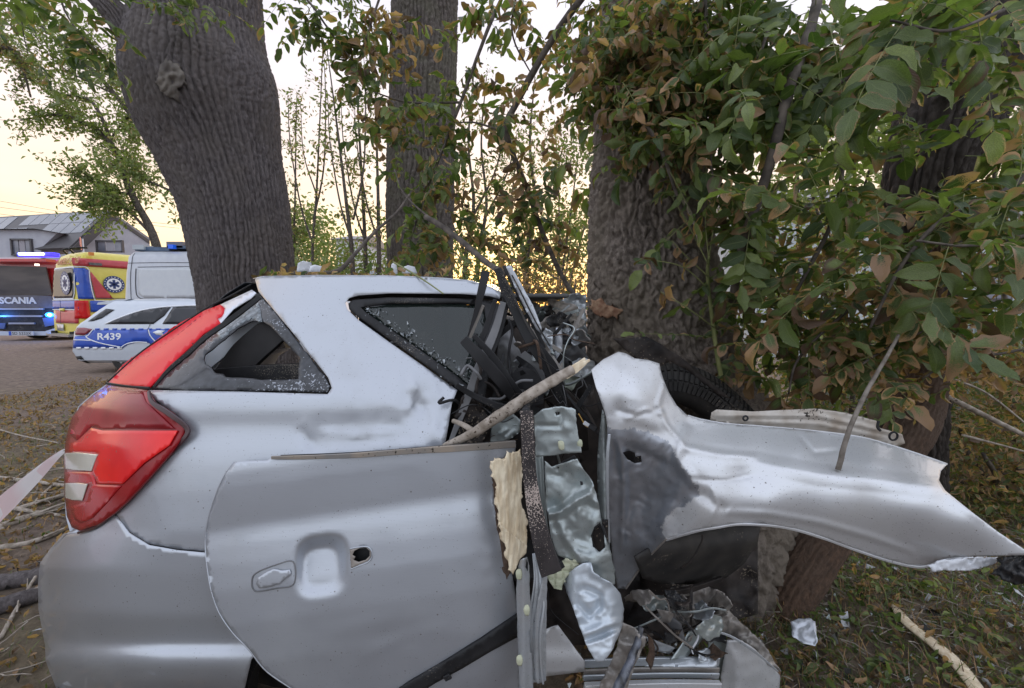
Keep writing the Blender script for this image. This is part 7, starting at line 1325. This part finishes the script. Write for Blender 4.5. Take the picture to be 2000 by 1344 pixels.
    rod('torn_edge', [(1366, 1232, 1.2), (1362, 1250, 1.19), (1352, 1268, 1.19), (1354, 1278, 1.19)], [3, 4, 2], M['white'], CAR, flat=.4); rod('torn_edge', [(1370, 1230, 1.24), (1420, 1240, 1.23), (1470, 1270, 1.22), (1520, 1312, 1.22)], [3, 5, 6, 3], M['silver_c'], CAR, flat=.4)
    # black tyre and liner above the wing
    P = [W(1255, 800, 1.72), W(1290, 752, 1.70), W(1345, 756, 1.68), (W(1395, 786, 1.68)), W(1450, 840, 1.68)]
    V, f = sweep_vf(spline(P, 60), np.full(60, .078), 18); ty = mk('front_tyre', V, f, M['tyre'], CAR); bm_ = MB(); S_ = spline(P, 60); T, N, Bn = frames(S_)
    for i in range(3, 57, 2):
        for a in (-.5, .0, .5, 1.0): 
            d = N[i] * math.cos(a + .6) + Bn[i] * math.sin(a + .6); c_ = S_[i] + d * .080; s_ = np.cross(T[i], d); v = [c_ + T[i] * x * .006 + s_ * y * .017 + d * z * .004 for x in (-1, 1) for y in (-1, 1) for z in (-1, 1)]; bm_.add(v, [[0, 1, 3, 2], [4, 6, 7, 5], [0, 4, 5, 1], [2, 3, 7, 6], [0, 2, 6, 4], [1, 5, 7, 3]])
    bm_.build('tyre_tread', M['tyre'], ty)
    sheet('black_liner', [(1198, 662), (1235, 660), (1262, 657), (1290, 672), (1330, 698), (1380, 740), (1430, 780), (1400, 770), (1350, 728), (1310, 706), (1290, 716), (1286, 740), (1240, 700)], flat(1.50, .04, 0, 1300, 700, .018, 40, 81), B_, CAR, step=8, th=.003, rag=2)
crush()
def wing():
    C = [(1155, 722, 1.10), (1208, 687, 1.16), (1240, 700, 1.14), (1288, 710, 1.14), (1200, 760, 1.07), (1260, 760, 1.08), (1295, 790, 1.10), (1200, 820, 1.065), (1260, 825, 1.06), (1310, 815, 1.10), (1345, 830, 1.125), (1420, 830, 1.16), (1500, 838, 1.175), (1620, 850, 1.18), (1740, 872, 1.17), (1850, 908, 1.15), (1340, 880, 1.05), (1440, 880, 1.075), (1560, 885, 1.085), (1700, 905, 1.07), (1800, 925, 1.06), (1352, 930, 1.03), (1450, 925, 1.045), (1540, 925, 1.035), (1700, 945, 1.015), (1820, 960, 1.0), (1400, 980, 1.0), (1500, 985, 1.0), (1620, 1000, 1.012), (1740, 1030, 1.008), (1860, 1050, .985), (1370, 1010, 1.02), (1450, 1015, 1.02), (1560, 1035, 1.04), (1680, 1065, 1.045), (1800, 1098, 1.04), (1900, 1080, .99), (1990, 1080, .95), (1950, 1040, .96), (1900, 1000, .975),
         (1190, 850, 1.075), (1240, 850, 1.065), (1300, 862, 1.062), (1368, 965, 1.025), (1300, 1050, 1.105), (1270, 900, 1.10), (1250, 980, 1.17), (1300, 980, 1.11), (1190, 950, 1.14), (1190, 1050, 1.21), (1215, 1148, 1.27), (1250, 1110, 1.23), (1335, 1010, 1.06)]
    base = tps(C, .01); inner = [(1180, 832), (1205, 840), (1235, 836), (1270, 846), (1305, 864), (1325, 897), (1350, 932), (1369, 966), (1332, 987), (1310, 1000), (1290, 1030), (1302, 1053), (1270, 1085), (1246, 1116), (1222, 1160), (1200, 1160), (1170, 1000), (1170, 850)]
    def inn(q):
        return inpoly(q + np.stack([fbm(np.c_[q / 16, q[:, 0] * 0], 3, 2), fbm(np.c_[q / 16, q[:, 0] * 0], 3, 6)], -1) * 9, inner)
    def D(q):
        d = base(q) + ridge(q, [(1400, 905), (1480, 905), (1600, 928), (1720, 940), (1850, 955), (1930, 1010)], 22, -.010, True) + ridge(q, [(1345, 830), (1325, 870), (1325, 900), (1350, 935), (1370, 965)], 16, -.012, True) + ridge(q, [(1325, 872), (1400, 888), (1480, 894)], 12, -.008, True) + ridge(q, [(1350, 950), (1385, 975), (1420, 1000)], 12, .010) + ridge(q, [(1400, 1000), (1500, 1003), (1600, 1020), (1700, 1048), (1790, 1080)], 10, -.006, True)
        d = d + bump_(q, (1238, 775), (22, 30), -.010) + bump_(q, (1210, 800), (14, 22), .010) + bump_(q, (1270, 842), (30, 10), .008, .3) + bump_(q, (1180, 740), (20, 20), .006) + np.clip((1330 - q[:, 0]) / 60, 0, 1) * crumple(q, .003, 46, 5, 2) + bump_(q, (1600, 890), (60, 20), .004) + ridge(q, [(1300, 740), (1285, 790), (1300, 830), (1345, 880)], 7, -.008, True) + ridge(q, [(1200, 800), (1240, 812), (1290, 800)], 7, .007, True) + ridge(q, [(1220, 820), (1262, 800), (1300, 810)], 6, -.006, True) + ridge(q, [(1345, 935), (1410, 940), (1470, 930)], 7, .005, True) + ridge(q, [(1560, 850), (1590, 885), (1640, 880)], 7, .005, True) + ridge(q, [(1380, 1030), (1400, 985), (1390, 950)], 7, -.006, True)
        w = np.clip((q[:, 1] - 838) / 20, 0, 1) * np.clip((1350 - q[:, 0]) / 40, 0, 1)
        return d + w * (crumple(q, .006, 32, 8, 3) + ridge(q, [(1200, 850), (1215, 890), (1220, 960), (1215, 1080)], 10, -.014, True) + ridge(q, [(1215, 870), (1250, 885), (1300, 905)], 9, .010) + bump_(q, (1200, 890), (10, 40), .012) + ridge(q, [(1340, 940), (1310, 990), (1290, 1030)], 9, -.009) + .002 * fbm(np.c_[q[:, 0] / 5, q[:, 1] / 40, q[:, 0] * 0], 2, 4))
    out = [(1155, 722), (1178, 702), (1208, 687), (1222, 690), (1240, 700), (1265, 703), (1288, 710), (1290, 722), (1296, 742), (1306, 766), (1322, 792), (1343, 812), (1372, 820), (1420, 828), (1500, 834), (1600, 843), (1680, 854), (1740, 870), (1790, 886), (1850, 907), (1838, 920), (1834, 938), (1846, 958), (1898, 1000), (1948, 1038), (2002, 1074), (2010, 1084), (1900, 1087), (1850, 1090), (1806, 1104), (1775, 1103), (1730, 1092), (1670, 1072), (1610, 1050), (1550, 1032), (1500, 1024), (1492, 1020), (1470, 1022), (1440, 1022), (1400, 1028), (1360, 1035), (1302, 1053), (1270, 1085), (1246, 1116), (1222, 1150), (1206, 1150), (1197, 1100), (1188, 1000), (1184, 900), (1186, 834), (1184, 815), (1176, 790), (1164, 756)]
    hole = [[(1216, 884), (1228, 880), (1240, 884), (1242, 892), (1252, 890), (1254, 904), (1240, 906), (1226, 898)]]
    w = sheet('front_wing', out, D, M['silver_d'], CAR, holes=hole, step=4.6, th=.0022, label='torn silver front wing sticking out to the right')
    w.data.materials.append(M['shaded_scrape']); nv = len(w.data.vertices); co = np.empty(nv * 3); w.data.vertices.foreach_get('co', co); co = co.reshape(-1, 3) + np.array(wbase(CAR)) - CAMP
    yc_ = co[:, 1] * cp - co[:, 2] * sp; qx = np.c_[1000 + F * co[:, 0] / yc_, 672 - F * (co[:, 1] * sp + co[:, 2] * cp) / yc_]; tri = np.array([list(p.vertices) for p in w.data.polygons]); w.data.polygons.foreach_set('material_index', inn(qx[tri].mean(1)).astype(np.int32))
    sheet('pillar_edge', [(1176, 800), (1186, 820), (1188, 860), (1188, 1000), (1192, 1090), (1178, 1040), (1168, 1000), (1166, 900), (1170, 850)], lambda q: 1.10 + .02 * np.abs(q[:, 0] - 1180) / 10 + crumple(q, .003, 40, 3), M['galv'], w, step=5, th=.002); rod('folded_edge', [(1190, 848, 1.06), (1186, 900, 1.06), (1187, 1000, 1.08), (1190, 1060, 1.09)], [6, 7, 6, 5], M['silver_c'], w, flat=.5)
    e = lambda pts, off=0: [(x, y, float(D(np.array([[x, y]], float))[0]) + off) for x, y in pts]
    rod('wing_rim', e([(1302, 1052), (1270, 1085), (1246, 1116), (1222, 1150)]) , 4, M['dirty'], w, flat=.8); rod('wing_rim', e([(1343, 812), (1372, 820), (1420, 828), (1500, 834), (1600, 843), (1680, 854), (1740, 870), (1790, 886), (1850, 907)], .003), 4, M['silver_d'], w, flat=.8)
    rod('wing_rim', e([(1300, 1053), (1360, 1036), (1400, 1029), (1440, 1023), (1500, 1025), (1550, 1033), (1610, 1051), (1670, 1073), (1730, 1093), (1775, 1104), (1806, 1105), (1850, 1091), (1900, 1088)], .004), 6, M['silver_d'], w, flat=1.2)
    fl = [(1387, 822), (1390, 806), (1400, 800), (1470, 804), (1530, 801), (1596, 798), (1650, 806), (1712, 822), (1716, 835), (1762, 848), (1768, 866), (1752, 872), (1700, 860), (1620, 846), (1500, 836), (1430, 829)]
    fg = sheet('mounting_flange', fl, lambda q: 1.215 + .0001 * (q[:, 0] - 1400) + ridge(q, [(1395, 812), (1600, 812), (1760, 850)], 5, -.008, True) + ridge(q, [(1440, 822), (1600, 828), (1740, 858)], 4, -.006, True), mat('grubby_flange', (.50, .47, .43), (.34, .29, .24), rough=.5, metal=.3, scale=16, speck=.12), w, step=4.5, th=.002)
    for x, y, s in ((1456, 817, 5), (1745, 852, 9)):
        p = WV(x, y, 1.2); a = np.linspace(0, 2 * np.pi, 14); tube('grommet', [tuple(p + Vector((math.cos(q) * s * .0013, 0, math.sin(q) * s * .0013))) for q in a], .0028, M['black'], fg, 30, world=True)
    rod('flange_slot', [(1716, 822, 1.20), (1714, 834, 1.20), (1720, 842, 1.20)], 5, M['black'], fg, flat=.6)
    sh = sheet('torn_bumper_piece', [(1815, 1106), (1840, 1095), (1900, 1088), (1952, 1090), (1944, 1102), (1900, 1114), (1850, 1114), (1822, 1116)], lambda q: 1.0 + crumple(q, .006, 16, 9), M['white'], w, step=4, rag=3, th=.003, label='crazed white strip under the tip of the wing')
    sheet('lamp_corner', [(1950, 1088), (2010, 1084), (2010, 1138), (1985, 1142), (1962, 1132), (1940, 1118), (1955, 1104)], lambda q: .97 + crumple(q, .02, 24, 11), M['black'], w, step=4, rag=3, th=.006)
wing()
# loose pieces lying on the wreck
def loose():
    t = thing('broken_stick', 'pale weathered stick with a freshly split end lying across the crushed doorway', 'stick', tuple(WV(1000, 800, 1.1)))
    tube('stick', [(868, 872, 1.10), (920, 848, 1.07), (960, 822, 1.05), (1000, 796, 1.04), (1040, 768, 1.05), (1080, 744, 1.08), (1118, 722, 1.10)], [.009, .013, .015, .014, .013], M['stick'], t, 60, 12, jit=.14); tube('side_stub', [(885, 822, 1.12), (905, 830, 1.10), (925, 842, 1.08), (935, 848, 1.07)], [.006, .009], M['stick'], t, 14, 8, jit=.3)
    for o in ((0, 0), (2, 5), (-3, -3)): rod('split_end', [(1102 + o[0], 732 + o[1], 1.09), (1125, 718 + o[1], 1.10), (1152 - abs(o[0]) * 3, 703 + o[1], 1.11)], [14 - abs(o[0]) * 2, 11, 5], M['wood'], t, flat=.5)
    t = thing('wood_slab', 'torn slab of fresh yellow wood with bark on its left edge, wedged beside the door', 'wood slab', tuple(WV(995, 1000, 1.0)))
    sheet('split_wood', [(962, 902), (975, 896), (985, 898), (992, 884), (1004, 886), (1016, 878), (1020, 920), (1018, 980), (1024, 1010), (1030, 1050), (1028, 1080), (1016, 1092), (1008, 1110), (1002, 1122), (994, 1108), (988, 1070), (978, 1030), (972, 990), (970, 950), (962, 925)], lambda q: .985 + .0006 * (q[:, 0] - 990) + .018 * np.minimum(.3, np.abs(pn(np.c_[q[:, 0] / 11, q[:, 1] / 90, q[:, 0] * 0], 3))) + .004 * fbm(np.c_[q[:, 0] / 5, q[:, 1] / 20, q[:, 0] * 0], 3, 5) - .012 * ((q[:, 1] - .8 * (q[:, 0] - 990) > 1035)), mat('fresh_split_wood', (.55, .43, .28), (.80, .70, .52), rough=.8, scale=26, stretch=(4, 4, .5), bump=.008, bscale=50), t, step=2.6, th=.010, rag=1.6)
    sheet('bark_edge', [(962, 915), (970, 930), (972, 985), (980, 1030), (990, 1075), (996, 1118), (990, 1132), (984, 1110), (980, 1080), (972, 1040), (966, 990)], lambda q: .995 + crumple(q, .006, 14, 2), M['redtwig'], t, step=3.5, th=.012, rag=3)
    p = WV(1040, 950, .97); t = thing('foam_bar', 'black curved bar flecked with pale specks hanging in front of the crushed pillar', 'car debris', tuple(p))
    m = mat('flecked_black', (.016, .012, .012), (.035, .028, .028), rough=.8, scale=20, speck=.20, speckcol=(.38, .31, .27), sscale=330, bump=.0015, bscale=250)
    o = rod('bar', [(1028, 802, .99), (1031, 860, .975), (1034, 920, .965), (1042, 980, .955), (1054, 1040, .95), (1070, 1096, .95), (1076, 1112, .95)], [26, 26, 27, 30, 36, 42, 44], m, t, flat=.8, n=50)
    rod('torn_lip', [(1062, 1118, .955), (1080, 1112, .95), (1100, 1100, .955)], [10, 16, 14], M['black'], t, flat=.6)
    # scraps on the roof
    r = np.random.default_rng(31); grp = 'scraps and leaves lying on the car roof'
    for k, (x, y, w, h, lab) in enumerate([(596, 520, 34, 22, 'bright curved scrap on the roof beside the thick trunk'), (618, 524, 30, 14, 'second bright curved scrap on the roof, flatter'), (728, 532, 12, 8, 'small square pale chip on the roof'), (770, 524, 14, 24, 'upright white shard on the roof left of the middle trunk'), (800, 526, 30, 16, 'crumpled white flake on the roof in front of the middle trunk')]):
        poly = [(x - w / 2, y + h / 2), (x - w * .4, y - h * .3), (x - w * .1, y - h / 2), (x + w * .35, y - h * .3), (x + w / 2, y + h / 2)]
        o = sheet('roof_scrap', poly, lambda q: 1.55 + .0015 * (q[:, 0] - x) + crumple(q, .004, 16, k), M['white'], None, step=3.5, th=.0015, rag=1); tag(o, lab, 'car debris', grp)
    Lv = Leaves()
    for i in range(150):
        x = r.uniform(500, 880); p = W(x, 537, 1.45 + r.random() * .5); p[2] = 1.415 + abs(r.normal(0, .008)); c = (r.random(), min(1, max(0, r.normal(.6, .3))), r.random()); d = r.normal(0, 1, 3); d[2] *= .3; Lv.add(p, d, r.normal(0, .5, 3) + [0, 0, 1], .05 * r.uniform(.5, 1.3), int(r.integers(9)), c)
    leaves_mesh('roof_leaf_litter', Lv); tag(bpy.data.objects['roof_leaf_litter'], 'dead leaves and twigs strewn along the car roof', 'leaf litter')
    for k, (x, y, h, lab) in enumerate([(598, 515, .075, 'curled olive leaf standing on the roof next to the thick trunk'), (635, 522, .08, 'withered grey leaf on the roof left of centre'), (812, 518, .06, 'rust brown leaf tip standing on the roof in front of the middle trunk'), (548, 522, .06, 'olive leaf at the base of the thick trunk on the roof')]):
        p = W(x, y + 12, 1.55); o = leaf_object((p, np.array([.2, .1, 1]), np.array([.3, -1, 0]), h, 5 + k % 4, (.8, .75, .6)), CAR, 'roof_leaf'); mw = o.matrix_local.copy(); mw.translation += wbase(CAR); o.parent = None; o.matrix_world = mw; tag(o, lab, 'leaf', grp)
loose()
# the scene ends here
